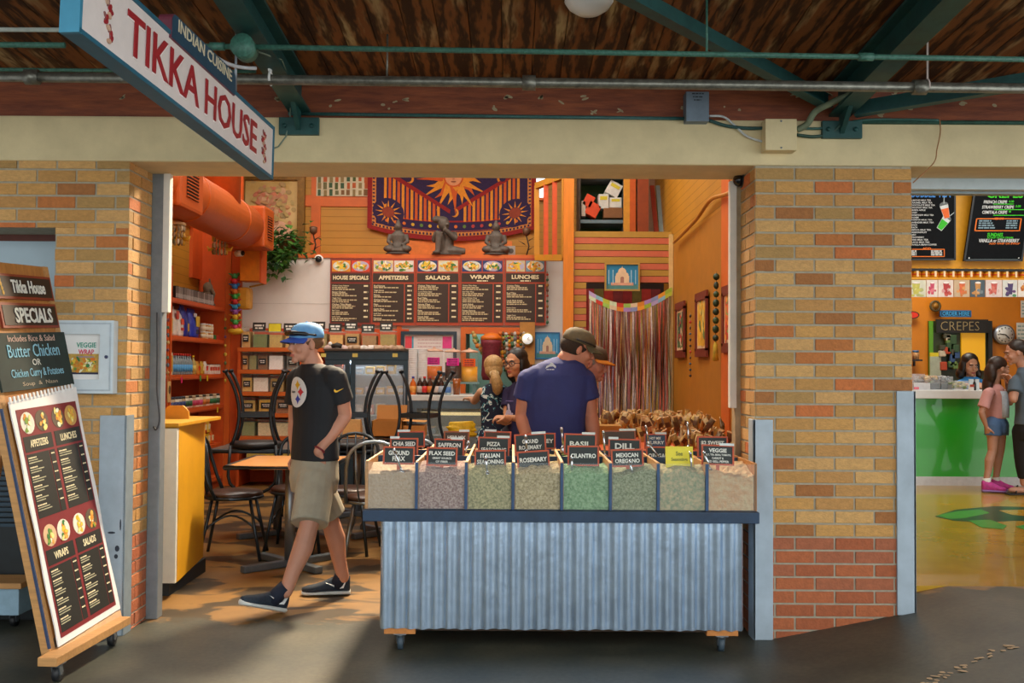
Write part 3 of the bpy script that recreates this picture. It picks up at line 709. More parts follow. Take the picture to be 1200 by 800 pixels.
wire([at(934, 152, YB), at(946, 145, YB-.02), at(955, 131, YB-.06), at(975, 120, 4.95), at(1000, 108, 4.9), at(1022, 88, 4.78), at(1052, 48, 4.45), at(1100, -10, 4.05)], .017, mat('6e7a62', .55, var=.3), 'thick grey green conduit bending up from cream box to the ceiling', 6, 'bent_conduit', 'conduit')
wire([at(934, 150, YB), at(965, 150, YB), at(1010, 141, YB), at(1060, 140, YB), at(1100, 141, YB)], .007, mat('2c5a52', .5), 'green cable from the cream box across the right wall plate')
wire([at(934, 158, YB), at(955, 160, YB), at(975, 155, YB), at(990, 140, YB-.03), at(1008, 112, 4.95), at(1035, 80, 4.7)], .009, mat('2a4a40', .5), 'dark green cable rising from cream box along the rafter')
wire([at(1101, 139, YB), at(1102, 155, YB), at(1098, 175, YB-.01), at(1094, 191, YB-.02), at(1070, 214, YB-.03)], .0028, mat('a06a38', .6), 'thin rusty orange wire dangling from the beam at right')
wire([at(184, 366, 5.38), at(184.5, 410, 5.38), at(184, 455, 5.38), at(187, 490, 5.38), at(183, 503, 5.38), at(180, 500, 5.40)], .005, mat('3a3c40', .5), 'thin dark cord hanging below the white post beside the yellow cabinet')
# ---- dome lamp and dome camera
t = thing('ceiling_lamp', 'white round glass lamp dome on the plank ceiling', 'lamp')
c = at(690, 0, 4.15); q = MB(); q.lathe([(0, -.085), (.05, -.078), (.085, -.055), (.108, -.02), (.112, .01), (.1, .03)], mat('f0ece8', .3, var=.02), 28, T(c.x, c.y, c.z+.02)); q.build('glass_dome', t)
q = MB(); q.lathe([(.06, .03), (.118, .03), (.118, .055), (.03, .06), (.03, cz(c.y)-c.z-.02)], STEEL, 28, T(c.x, c.y, c.z+.02)); q.build('base_ring', t)
t = thing('security_camera', 'black dome security camera at top of the opening by the pillar', 'security camera')
c = at(866, 211, 5.38); q = MB(); q.sph(c, (.033, .036, .036), mat('0d0f14', .1), 16, 10); q.build('dome', t)
q = MB(); q.cyl((c.x+.012, c.y, c.z+.004), (1.243, c.y, c.z+.004), .046, mat('16181c', .4), 20); q.build('mount', t)
# =================================================================== THE SPICE CART
CMET = mat('bcd2ea', .24, .9, .14, 9, bump=.05, bscale=20); CY0, CY1 = 4.83, 5.94
cxa, cxb = at(447, 670, CY0).x, at(869, 670, CY0).x
cart = thing('spice_cart', 'long rolling spice cart clad in corrugated metal with blue shelf', 'cart')
def corr(name, a, b, nrm, z0, z1, period=.0617, amp=.0085):
    a, b, nrm = V(a), V(b), V(nrm); L = (b-a).length; n = int(L/period*12); vs = []; fs = []
    for i in range(n+1):
        p = a.lerp(b, i/n)+nrm*(amp*math.sin(2*PI*i/12)+.0015*math.sin(i*.21))
        vs += [(p.x, p.y, z0+.002*math.sin(i*.13)), (p.x, p.y, z1)]
    for i in range(n): fs.append((2*i, 2*i+2, 2*i+3, 2*i+1))
    q = MB(); q.add(vs, fs, CMET, True); return q.build(name, cart)
corr('corrugated_panel', (cxa, CY0, 0), (cxb, CY0, 0), (0, -1, 0), .112, .632)
corr('corrugated_panel', (cxb, CY0, 0), (cxb, CY1-.02, 0), (1, 0, 0), .112, .632)
corr('corrugated_panel', (cxa, CY1-.02, 0), (cxa, CY0, 0), (-1, 0, 0), .112, .632)
q = MB(); q.bb((cxa+.02, CY0+.02, .10), (cxb-.02, CY1-.02, .62), mat('3c2c1e', .8)); q.build('carcass', cart)
sxa, sxb = at(425, 603, CY0-.04).x, at(890, 603, CY0-.04).x
q = MB(); q.bb((sxa, CY0-.045, .632), (sxb, CY1+.03, .686), BLUEBOARD, .004); q.build('shelf_board', cart)
for x in (cxa+.09, cxb-.09):
    for y in (CY0+.05, CY1-.1):
        q = MB(); q.bb((x-.075, y-.045, .086), (x+.075, y+.05, .112), mat('c07a3a', .6, var=.2, scale=30)); q.build('corner_block', cart)
        caster((x, y-.01, 0), .086, cart, .036, 'caster', mat('3a4a56', .5))
pxs = [428, 487, 545, 600, 657, 714, 770, 827, 887]
bx = [at(p, 570, CY0).x for p in pxs]
SP = [('c2ac90', 'a88f70', 220, 'pale tan ground flax'), ('7c5650', 'b8a094', 320, 'purplish brown flax seed'), ('7c7a48', 'bcb07a', 260, 'olive green italian seasoning'), ('8c7a46', 'c4b284', 240, 'dried rosemary'),
      ('5c8a54', '90b484', 240, 'bright green cilantro'), ('68744a', 'a0a680', 260, 'grey green oregano'), ('c8b488', '7c8a68', 160, 'beige spice mix'), ('d4bc90', 'c09468', 140, 'pale veggie mix')]
SP2 = [('4a3a30', '8a7a68', 300, 'dark chia seed'), ('a06a28', 'c89a48', 220, 'saffron'), ('94803e', 'b49a58', 240, 'pizza seasoning'), ('8a7a44', 'aa9860', 260, 'ground rosemary'),
       ('667a3a', '8a9a58', 240, 'green basil'), ('6a8048', '94a468', 260, 'feathery dill'), ('8a6a34', 'b48e50', 220, 'brown oregano'), ('b8742c', 'd09a50', 160, 'sweet mix')]
SP3 = [('a8783a', 'c89a5c', 200, 'tan root pieces'), ('88743c', 'a8945c', 200, 'dried herbs'), ('7a5a34', '9a7a50', 200, 'brown bark pieces'), ('5a7a30', '7a9a50', 240, 'green parsley'),
       ('a88030', 'c8a050', 200, 'yellow spice'), ('8a5a2c', 'b0844c', 200, 'brown spice'), ('6a4a2a', '9a6a3c', 200, 'dark spice'), ('a87838', 'c89858', 200, 'tan spice')]
ACR = glass('e4eef0', .06, .08)
ords = ('first', 'second', 'third', 'fourth', 'fifth', 'sixth', 'seventh', 'eighth')
rows = ((CY0, SP, 'front'), (CY0+.37, SP2, 'middle'), (CY0+.74, SP3, 'back'))
for ri, (y0, sp, rn) in enumerate(rows):
    for i in range(8):
        c1, c2, sc, desc = sp[i]; x0, x1 = bx[i], bx[i+1]; y1 = y0+.365; z0 = .687
        lab = '%s bin of %s, %s from left in the %s row' % (('clear fronted' if ri == 0 else 'blue fronted'), desc, ords[i], rn)
        t = thing('spice_bin', lab, 'spice bin', group='spice bins on the cart')
        if ri == 0:
            q = MB(); q.bb((x0+.004, y0-.006, z0), (x1-.004, y0, .912), ACR); q.build('clear_front', t)
            q = MB(); q.bb((x0-.002, y0-.010, z0), (x0+.012, y0+.004, .912), mat('2a4a70', .5, var=.2)) if i else q.bb((x0, y0-.004, z0), (x0+.006, y0+.002, .912), PINE); q.build('corner_strip', t)
        else:
            q = MB(); q.bb((x0+.008, y0-.012, z0), (x1-.001, y0, .912), BLUEBOARD); q.build('front_board', t)
        q = MB(); q.bb((x0, y0, z0), (x0+.014, y1, .916), PINE)
        q.build('divider', t)
        if i == 7: q = MB(); q.bb((x1-.012, y0, z0), (x1, y1, .916), PLY); q.build('divider', t)
        n = 12; vs = []; fs = []; seed = V((i*7.1, ri*3.3, 0))
        for a in range(n+1):
            for b in range(n+1):
                x = x0+.015+(x1-x0-.018-(.012 if i == 7 else 0))*a/n; y = y0+.002+(y1-y0-.016)*b/n
                z = .868+.03*noise.noise(V((x*6, y*6, 0))+seed)+.010*noise.noise(V((x*40, y*40, 0)))+.03*(b/n)*(1-b/n)*4*.6
                if ri == 0 and b == 0: z -= .006+.02*max(0, noise.noise(V((x*5, 3.3, i))))
                vs.append((x, y, min(z, .915)))
        k = len(vs)
        for a in range(n):
            for b in range(n): j = a*(n+1)+b; fs.append((j, j+n+1, j+n+2, j+1))
        for a in range(n+1): vs.append((vs[a*(n+1)][0], y0+.002, z0+.002))
        for a in range(n): fs.append((k+a, k+a+1, (a+1)*(n+1), a*(n+1)))
        q = MB(); q.add(vs, fs, mat(c1, .9, var=.15, scale=sc*.36, c2=c2, sharp=.16, bump=.5, bscale=sc*.4), False); o = q.build('spice', t); o['kind'] = 'stuff'
LFR = mat('b84a20', .5, var=.15); LSL = mat('1b2422', .55, var=.15)
def spice_label(px0, px1, py0, py1, Y, lines, lab, roll=0, frame=LFR, slate=LSL, strip=None, pen=CHALK):
    a = at(px0, py0, Y); b = at(px1, py0, Y); w = (b-a).length; h = (at(px0, py0, Y)-at(px0, py1, Y)).length
    c = at((px0+px1)/2, (py0+py1)/2, Y)
    m = face(c, (math.cos(roll), 0, math.sin(roll)), (0, .18, 1)) @ T(-w/2, -h/2, 0)
    t = thing('spice_label', lab, 'label', group='spice labels on the cart')
    q = MB(); f = .008
    for r in ((0, 0, w, f), (0, h-f, w, h), (0, f, f, h-f), (w-f, f, w, h-f)): q.rect(*r, frame, m, -.004, .010)
    q.rect(w/2-.008, -.05, w/2+.008, f, frame, m, -.004, .005); q.build('frame', t)
    q = MB(); q.rect(f, f, w-f, h-f, slate, m, -.003, .005); s_ = q.build('slate', t)
    q = MB()
    for (txt, fy, hh, ww) in lines: q.text(txt, w/2, h*fy, h*hh, pen, m, w*ww, .03, z0=.003)
    q.build('lettering', s_)
    if strip: q = MB(); q.rect(w*strip[0], h-.004, w*strip[1], h+.008, mat('d4dcd8', .5), m, -.006, .014); q.build('price_strip', t)
    return t
Y1, Y2, Y3 = CY0+.08, CY0+.45, CY0+.83
BRF = mat('9a5028', .55); BRS = mat('4a3426', .6)
spice_label(466, 498, 505, 524, Y3, [('LE', .45, .2, .22)], 'black label with pale strip at the left end of the back row', .02, strip=(0, .45))
spice_label(520, 550, 505, 524, Y3, [('HERB MIX', .60, .22, .7)], 'brown label reading HERB in the back row behind SAFFRON', 0, BRF, BRS, (.6, 1))
spice_label(567, 599, 505, 524, Y3, [('', .5, .2, .3)], 'blank brown framed label in the back row behind PIZZA SEASONING', -.03, LFR, BRS, (.03, .45))
spice_label(618, 651, 507, 526, Y3, [('PARSLEY', .5, .26, .85)], 'label ending in EY in the back row behind GROUND ROSEMARY', 0)
spice_label(707, 745, 504, 522, Y3, [('', .5, .2, .3)], 'blank brown label in the back row behind DILL', .02, BRF, BRS, (.5, 1))
spice_label(755, 781, 508, 526, Y3, [('HOT MIX', .7, .18, .5), ('CURRY', .42, .22, .8)], 'small blue label in the back row left of $2 SWEET', 0, LFR, mat('1e3a56', .5), (.5, 1))
spice_label(457, 490, 513, 536, Y2, [('CHIA SEED', .70, .22, .8)], 'slate label reading CHIA SEED', 0, strip=(0, .33))
spice_label(509, 544, 514, 537, Y2, [('SAFFRON', .68, .22, .75)], 'slate label reading SAFFRON', -.02, strip=(.55, .95))
spice_label(560, 597, 512, 536, Y2, [('PIZZA', .66, .2, .42), ('SEASONING', .38, .2, .8)], 'slate label reading PIZZA SEASONING', -.02, strip=(.6, 1))
spice_label(603, 640, 508, 533, Y2, [('GROUND', .64, .2, .5), ('ROSEMARY', .36, .2, .72)], 'slate label reading GROUND ROSEMARY', .06, strip=(.55, 1))
spice_label(661, 699, 508, 533, Y2, [('BASIL', .52, .24, .65)], 'slate label reading BASIL', -.02, strip=(.55, .95))
spice_label(713, 751, 514, 537, Y2, [('DILL', .62, .3, .6)], 'slate label reading DILL', -.02, strip=(0, .3))
spice_label(757, 791, 523, 545, Y2, [('OREGANO', .5, .25, .85)], 'slate label half hidden behind the yellow note', 0)
spice_label(817, 853, 511, 536, Y2, [('$2 SWEET', .68, .2, .75)], 'slate label reading $2 SWEET', -.01)
spice_label(449, 486, 523, 544, Y1, [('GROUND', .64, .26, .66), ('FLAX', .32, .26, .4)], 'slate label reading GROUND FLAX', -.01)
spice_label(500, 536, 524, 546, Y1, [('FLAX SEED', .68, .22, .84), ('GREAT SOURCE', .42, .11, .62), ('OF FIBER', .24, .11, .4)], 'slate label reading FLAX SEED', -.02)
spice_label(556, 593, 527, 548, Y1, [('ITALIAN', .68, .24, .62), ('SEASONING', .34, .24, .84)], 'slate label reading ITALIAN SEASONING', .02)
spice_label(606, 644, 528, 549, Y1, [('ROSEMARY', .5, .26, .84)], 'tilted slate label reading ROSEMARY alone', .07)
spice_label(665, 702, 522, 546, Y1, [('CILANTRO', .5, .22, .8)], 'slate label reading CILANTRO', .0)
spice_label(716, 754, 526, 547, Y1, [('MEXICAN', .66, .24, .68), ('OREGANO', .34, .24, .76)], 'slate label reading MEXICAN OREGANO', .03)
spice_label(780, 812, 523, 549, Y1, [('See', .68, .2, .25), ('Seasonings', .4, .2, .6)], 'bright yellow handwritten note card', .0, mat('e2d02a', .5, var=.05), mat('e6d630', .5, var=.04), None, mat('8a8a3a', .7))
spice_label(822, 860, 521, 545, Y1, [('VEGGIE', .72, .2, .55), ('SALT, TEA, BEAN, TOMATO,', .5, .11, .82), ('CARROT &', .34, .11, .36), ('RED BELL PEPPER', .18, .11, .68)], 'slate label reading VEGGIE', -.03, strip=(.55, 1))
sc_ = [((462, 527), (470, 549), Y1-.06, 'left of centre over GROUND FLAX'), ((549, 518), (543, 536), Y2, 'beside the SAFFRON label'), ((569, 536), (571, 552), Y1-.06, 'in front of ITALIAN SEASONING'), ((616, 511), (617, 527), Y2-.05, 'in front of GROUND ROSEMARY'),
       ((658, 502), (660, 522), Y2+.05, 'standing left of BASIL'), ((707, 506), (709, 532), Y2, 'standing between BASIL and DILL'), ((757, 500), (760, 518), Y3-.03, 'standing right of DILL in the back row'), ((760, 519), (772, 536), Y2-.05, 'leaning right of DILL in the middle row'), ((809, 531), (811, 552), Y1-.04, 'bright and upright at the right edge of the yellow note'),
       ((670, 536), (670, 553), Y1-.06, 'in front of CILANTRO'), ((738, 541), (742, 558), Y1-.06, 'in front of MEXICAN OREGANO'), ((806, 496), (807, 522), Y2+.1, 'standing upright behind the yellow note'), ((825, 530), (832, 549), Y1-.06, 'leaning left of VEGGIE')]
SCM = mat('c8ccd0', .22, .95, .05)
for (x0, y0), (x1, y1), Y, where in sc_:
    a, b = at(x0, y0, Y), at(x1, y1, Y); dd = (b-a).normalized()
    t = thing('spice_scoop', 'metal scoop '+where, 'scoop', group='metal scoops in the spices')
    q = MB(); q.tube([a, a.lerp(b, .5), b], [.007, .006, .005], SCM, 8); q.sph(a, .0085, SCM, 8, 6); q.build('handle', t)
    q = MB(); q.loft([(b, V((.006, 0, 0)), V((0, .005, 0))), (b+dd*.012, V((.017, 0, 0)), V((0, .012, 0))), (b+dd*.03, V((.02, 0, 0)), V((0, .014, 0))), (b+dd*.05, V((.016, 0, 0)), V((0, .010, 0)))], SCM, 12); q.build('bowl', t)
# =================================================================== INSIDE THE SHOP: LEFT SIDE
# yellow cabinet by the left door post
t = thing('yellow_cabinet', 'tall yellow cabinet with white front edge at left of the opening', 'cabinet')
YC = mat('c9930f', .5, var=.08, scale=4)
a = at(205, 700, 5.9); b = at(238, 668, 6.72)
X1 = a.x; X1b = b.x; Zt = at(205, 500, 5.9).z
q = MB(); q.add([(X1-.5, 5.93, .09), (X1, 5.93, .09), (X1b, 6.72, .09), (X1b-.5, 6.72, .09), (X1-.5, 5.93, Zt), (X1, 5.93, Zt), (X1b, 6.72, Zt), (X1b-.5, 6.72, Zt)], [(3, 2, 1, 0), (4, 5, 6, 7), (0, 1, 5, 4), (1, 2, 6, 5), (2, 3, 7, 6), (3, 0, 4, 7)], YC); q.build('body', t)
q = MB(); q.bb((X1-.5, 5.90, .09), (X1-.002, 5.93, Zt-.01), mat('d8d6cc', .5, var=.05)); q.build('front_panel', t)
q = MB(); q.bb((X1-.48, 5.97, 0), (X1-.06, 6.68, .09), mat('20282c', .6)); q.build('plinth', t)
q = MB(); q.bb((X1-.52, 5.88, Zt), (X1+.012, 6.74, Zt+.022), mat('b88510', .5), .004); q.build('top', t)
p = at(207, 498, 6.4); q = MB(); pts = [(-.085, 0), (.085, 0), (.08, .05), (.045, .085), (-.045, .085), (-.08, .05)]
q.prism([(x, y) for x, y in pts], .02, mat('c48a2e', .5), face((p.x, 6.4, Zt+.022))); tag(q.build('wooden_plaque'), 'round topped wooden plaque standing on the yellow cabinet', 'plaque')
# ---- orange shelf units along the left wall
SX, SB = -3.30, -3.585
LEV = [.13, .50, .934, 1.28, 1.666, 2.036]
SO = mat('c8541a', .5, var=.12, scale=5); SO2 = mat('a8441a', .6, var=.15, scale=4)
for (y0, y1, lab) in ((9.62, 11.46, 'tall orange shelf unit with goods on the left wall'), (7.9, 9.58, 'orange shelf unit beside it, mostly hidden by the door post')):
    t = thing('wall_shelf', lab, 'shelf')
    for yy in (y0, y1-.04): q = MB(); q.bb((SB, yy, 0), (SX, yy+.04, 2.34 if yy == y0 else 2.36), SO); q.build('side_panel', t)
    for z in LEV: q = MB(); q.bb((SB, y0+.04, z-.035), (SX-.004, y1-.04, z), SO); q.bb((SX-.012, y0+.04, z-.05), (SX-.002, y1-.04, z-.035), SO2); q.build('shelf', t)
    q = MB(); q.bb((SB-.02, y0, 0), (SB, y1, 2.036), SO2); q.build('back_panel', t)
    q = MB(); q.bb((SB, y0+.04, 0), (SX-.03, y1-.04, .09), SO2); q.build('plinth', t)
q = MB(); q.bb((LX, 11.47, 0), (-3.13, 11.53, 4.6), SO); q.bb((-3.30, 11.44, 0), (-3.24, 11.47, 3.0), ORANGE); S('trim_6', q)
q = MB(); q.bb((LX, 9.6, 2.95), (LX+.05, 11.5, 3.0), ORANGE); q.bb((LX, 11.12, 2.36), (LX+.04, 11.5, 4.2), SO); S('trim_7', q)
def sy(px, z): # Y along the shelf front for a picture column
    return atx(px, 431, SX-.05).y
rr = random.Random(21)
# cases on the top shelf
cc = [mat(c, .4, var=.1) for c in ('8e8480', '6c6260', 'b4aaa6', '7c706c', 'a09894')]
y = sy(201, 0); ye = sy(246.5, 0); proto = None
while y < ye-.02:
    w = .017; h = .125+rr.uniform(-.003, .003)
    q = MB(); q.bb((SX-.14, y, 2.036), (SX-.02, y+w-.002, 2.036+h), BLACK); q.bb((SX-.02, y, 2.04), (SX-.016, y+w-.003, 2.036+h*.96), rr.choice(cc)); q.bb((SX-.016, y+.002, 2.05), (SX-.0155, y+w-.005, 2.036+h*.42), WHITE)
    tag(q.build('music_case'), 'slim grey case in the packed row on the top orange shelf', 'case', 'row of cases on the top shelf'); y += w*2.0 if False else .030
STONE = mat('6e6250', .8, var=.3, scale=30)
q = MB(); yy = sy(251.5, 0); cX = SX-.14
q.sph((cX, yy, 2.14), (.07, .09, .10), STONE); q.sph((cX+.01, yy-.03, 2.25), (.055, .06, .065), STONE); q.sph((cX, yy+.08, 2.10), (.05, .05, .07), STONE); q.sph((cX, yy-.02, 2.06), (.09, .13, .04), STONE)
q.tube([(cX+.05, yy-.04, 2.24), (cX+.09, yy-.06, 2.18), (cX+.07, yy-.04, 2.11)], [.022, .017, .01], STONE); q.tube([(cX, yy+.05, 2.2), (cX, yy+.08, 2.3), (cX, yy+.06, 2.36)], [.02, .015, .01], STONE)
q.build('carved_figurine'); tag(COL.objects['carved_figurine'], 'small grey stone figurine at the right end of the top shelf', 'figurine')
def pouch(w, h, d, m, mats=(), name='pouch'):
    q = MB(); rings = []
    for k, (t_, sd, sw) in enumerate(((0, .9, .95), (.1, 1, 1), (.45, 1, 1), (.8, .55, .97), (.93, .12, .93), (1, .08, 1.0))):
        rings.append((V((0, 0, h*t_)), V((d/2*sd, 0, 0)), V((0, w/2*sw, 0))))
    vs = []; fs = []; n = 16
    for c, u, v in rings:
        for i in range(n):
            a = 2*PI*i/n; ca, sa = math.cos(a), math.sin(a); ca = math.copysign(abs(ca)**.6, ca); sa = math.copysign(abs(sa)**.6, sa)
            vs.append(c+u*ca+v*sa)
    for j in range(len(rings)-1):
        for i in range(n): k = j*n; fs.append((k+i, k+(i+1) % n, k+n+(i+1) % n, k+n+i))
    fs.append(tuple(range(n-1, -1, -1))); fs.append(tuple(range(len(vs)-n, len(vs))))
    q.add(vs, fs, m, True)
    return q
def decal(t, x, y, z0, w, h, m, name='printed_label'):
    q = MB(); q.box((x, y, z0+h/2), (.004, w, h), m, .0015); return q.build(name, t)
PK = {}
def bag(px, z, w, h, d, c, dec, lab, grp='large bags on the shelf', tilt=0):
    yy = sy(px, z); t = thing('food_bag', lab, 'bag', (SX-.04-d/2, yy, z), tilt, grp)
    pouch(w, h, d, mat(c, .35, var=.2, scale=12, bump=.3, bscale=25)).build('pouch', t)
    for (dy, dz, dw, dh, dc) in dec: decal(t, d/2*(1.0 if dz < h*.6 else .72), dy, dz, dw, dh, mat(dc, .4, var=.1))
    return t
bag(206, 1.666, .17, .30, .12, 'd8d4cc', ((0, .17, .11, .08, 'c8301c'), (0, .05, .08, .05, 'e8e4dc')), 'white bag with red panel, leftmost on the second shelf', tilt=.1)
bag(212, 1.666, .17, .27, .12, 'e0dcd6', ((0, .12, .1, .06, 'd8401c'), (0, .06, .1, .03, 'c82820')), 'white bag with two red panels beside the blue bags', tilt=.05)
bag(218.5, 1.666, .18, .33, .14, '1c2c8c', ((.02, .06, .06, .08, 'd8b020'),), 'dark blue bag leaning behind the front blue bag', tilt=.1)
bag(229, 1.666, .25, .31, .14, '2238b0', ((.03, .12, .12, .11, 'd8b828'), (.03, .04, .10, .05, '1c2448'), (0, .22, .1, .04, 'c8c8d0')), 'shiny blue bag with a yellow panel on the second shelf')
def jar(px, z, r, h, body, cap, lab, grp, name='jar', dx=0., label=None, capr=.92, caph=.18):
    yy = sy(px, z); t = thing(name, lab, name.replace('_', ' '), (SX-.07-dx, yy, z), 0, grp)
    q = MB(); q.lathe([(r*.92, 0), (r, .006), (r, h*(1-caph)-.01), (r*.85, h*(1-caph))], body, 12); q.build('body', t)
    q = MB(); q.lathe([(r*capr, h*(1-caph)), (r*capr, h)], cap, 12); q.build('lid', t)
    if label: q = MB(); q.lathe([(r*1.02, h*.15), (r*1.02, h*.6)], label, 12); q.build('printed_label', t)
    return t
for k in range(8):
    px = 239+(k % 4)*3.1; z = 1.666+(.085 if k > 3 else 0)
    jar(px, z, .032, .083, mat(('c89a50', 'd8c8a0', 'b87838')[k % 3], .5), WHITE, 'small pale jar in the two-high block right of the blue bags', 'small jars beside the blue bags', label=mat('e0d8c0', .5))
for px, c in ((252, '2c7a3c'), (255, 'c83a28'), (258, 'c83a28'), (261, 'd8b020')):
    yy = sy(px, 0); q = MB(); q.bb((SX-.12, yy-.035, 1.666), (SX-.05, yy+.035, 1.72), mat(c, .5), .003); tag(q.build('small_box'), 'small %s at right end of second shelf' % {'2c7a3c': 'green box', 'c83a28': 'red box of two', 'd8b020': 'yellow box'}[c], 'box', 'small boxes right of the jars')
def bottle_mb(r, h, body, cap, label, neck=.3):
    q = MB(); q.lathe([(r*.9, 0), (r, .01), (r, h*.55), (r*.85, h*.66), (r*.36, h*.8), (r*.34, h*.9)], body, 14)
    c = MB(); c.lathe([(r*.42, h*.9), (r*.42, h)], cap, 10); l = MB(); l.lathe([(r*1.03, h*.14), (r*1.03, h*.48)], label, 14)
    return q, c, l
def bottle(loc, r, h, body, cap, label, lab, grp):
    t = thing('bottle', lab, 'bottle', loc, 0, grp); q, c, l = bottle_mb(r, h, body, cap, label); q.build('body', t); c.build('cap', t); l.build('printed_label', t); return t
b0 = None
for k in range(9):
    loc = (SX-.08, sy(203.5+k*2.75, 0), 1.28)
    if k == 0: b0 = bottle(loc, .031, .215, mat('7a8a90', .2, 0, .1), mat('c82a20', .4), mat('4a98d0', .5, var=.15), 'red capped bottle with blue label in the row on third shelf', 'red capped bottles on the third shelf')
    else: dup(b0, loc)
bottle((SX-.08, sy(229.5, 0), 1.28), .034, .20, mat('a89048', .3), mat('d8b81c', .4), mat('d8c060', .5), 'yellow capped bottle at the end of the red capped row', 'bottles on the third shelf')
for px, c, dc in ((234, 'c88a30', 'd84a20'), (239, 'b89428', 'e0d0a0'), (243, 'd8d0c8', 'd83828')):
    t = thing('food_pouch', 'small %s pouch on third shelf right of the bottles' % {'c88a30': 'orange', 'b89428': 'mustard', 'd8d0c8': 'white and red'}[c], 'pouch', (SX-.08, sy(px, 0), 1.28), 0, 'pouches on the third shelf')
    pouch(.09, .14, .06, mat(c, .5)).build('pouch', t); decal(t, .03, 0, .04, .06, .05, mat(dc, .5))
for k in range(6):
    yy = sy(246.5+k*2.9, 0); c = 'd8a818' if k > 3 else 'd04a28'
    q = MB(); q.bb((SX-.14, yy-.036, 1.28), (SX-.04, yy+.036, 1.385), mat('e4ddd0', .5), .003); q.bb((SX-.041, yy-.035, 1.32), (SX-.037, yy+.035, 1.36), mat(c, .5)); q.bb((SX-.14, yy-.036, 1.385), (SX-.04, yy+.036, 1.392), mat('3a342c', .5))
    tag(q.build('small_box'), 'small carton with %s band on the third shelf' % ('yellow' if k > 3 else 'red'), 'box', 'banded cartons on the third shelf')
CAPC = ['26366c']*5+['2c5a38', '2c5a38', 'b83a5a', 'b83a5a', 'c84a78', 'c87830', 'b06a30', '2c6a3c', '2c6a3c', '345a38']
for k in range(15):
    jar(199.5+k*4.05, .934, .040, .125, mat(('c8bca8', 'b09a78', 'd8d0bc')[k % 3], .5), mat('2a3444' if k < 5 else ('c0aa84' if k % 2 else '3a3428'), .5), 'jar %s from the left in the row on the fourth shelf' % (ords+('ninth', 'tenth', 'eleventh', 'twelfth', 'thirteenth', 'fourteenth', 'fifteenth'))[k], 'jars on the fourth shelf', label=mat(CAPC[k], .5, var=.2))
for k in range(5):
    t = thing('snack_packet', 'crumpled %s snack packet in the pile on a low shelf' % ('mostly red', 'mostly yellow', 'orange')[k % 3], 'packet', (SX-.09, sy(242+(k % 3)*4, 0), .5+(.13 if k > 2 else 0)), 0, 'snack packets on the low shelf')
    pouch(.15, .16, .09, mat(('c83a24', 'd8b030', 'd06020')[k % 3], .4, var=.4, scale=14)).build('pouch', t); decal(t, .044, 0, .04, .07, .06, mat('e8d8a8', .5))
for k in range(3):
    t = thing('snack_packet', 'blue packet on the bottom orange shelf', 'packet', (SX-.1, sy(236+k*5, 0), .13), 0, 'blue packets on the bottom shelf')
    pouch(.17, .2, .1, mat('28348c', .4, var=.3)).build('pouch', t); decal(t, .05, 0, .04, .08, .06, mat('c8c8d8', .5))
for k, (px, z, h, c) in enumerate(((187, 1.666, .2, 'd8c818'), (192, 1.666, .2, 'd8c818'), (188.5, 1.28, .24, 'd8c080'), (193, 1.28, .22, 'c8a040'), (189, .934, .13, 'b8b0a0'))):
    yy = atx(px, 431, SX-.1).y; q = MB(); q.bb((SX-.16, yy-.05, z), (SX-.04, yy+.05, z+h), mat('e8e0c0', .5), .004); q.bb((SX-.042, yy-.048, z+.03), (SX-.036, yy+.048, z+h-.03), mat(c, .5, var=.15))
    tag(q.build('carton'), ('bright yellow carton' if k < 2 else ('tall patterned carton' if k < 4 else 'grey carton'))+' beside the white door post', 'carton', 'cartons in the hidden shelf bay')
# price tabs and hanging tag
for px, py, c in ((213, 445, 'e0286a'), (235, 443, '4a9a3c'), (243, 443, 'd8c020'), (255, 480, 'd8c828'), (212, 484, 'e0507a'), (188, 440, 'e0286a')):
    p = atx(px, py, SX+.004); q = MB(); q.box((SX+.004, p.y, p.z), (.003, .04, .06), mat(c, .5)); tag(q.build('price_tab'), '%s price tab on an orange shelf edge' % {'e0286a': 'pink', '4a9a3c': 'green', 'd8c020': 'yellow', 'd8c828': 'bright yellow', 'e0507a': 'pale pink'}[c], 'price tab', 'coloured tabs on the shelf edges')
t = thing('hanging_tag', 'tan wooden tag hung on a string from the orange upright', 'wooden tag')
p = atx(198, 459, SX+.05); q = MB(); q.box((p.x, p.y, p.z), (.012, .085, .20), mat('c8a468', .6, var=.2), .006); tg = q.build('tag_board', t)
q = MB(); q.ell(0, 0, .03, .04, mat('5a4424', .6), face((p.x+.006, p.y, p.z+.02), (0, 1, 0)), 0, .002); q.build('round_mark', tg)
q = MB(); q.tube([(p.x, p.y-.03, p.z+.1), (p.x-.02, p.y, p.z+.22), (p.x, p.y+.03, p.z+.1)], .003, mat('b89a60', .7), 5); q.build('string', t)
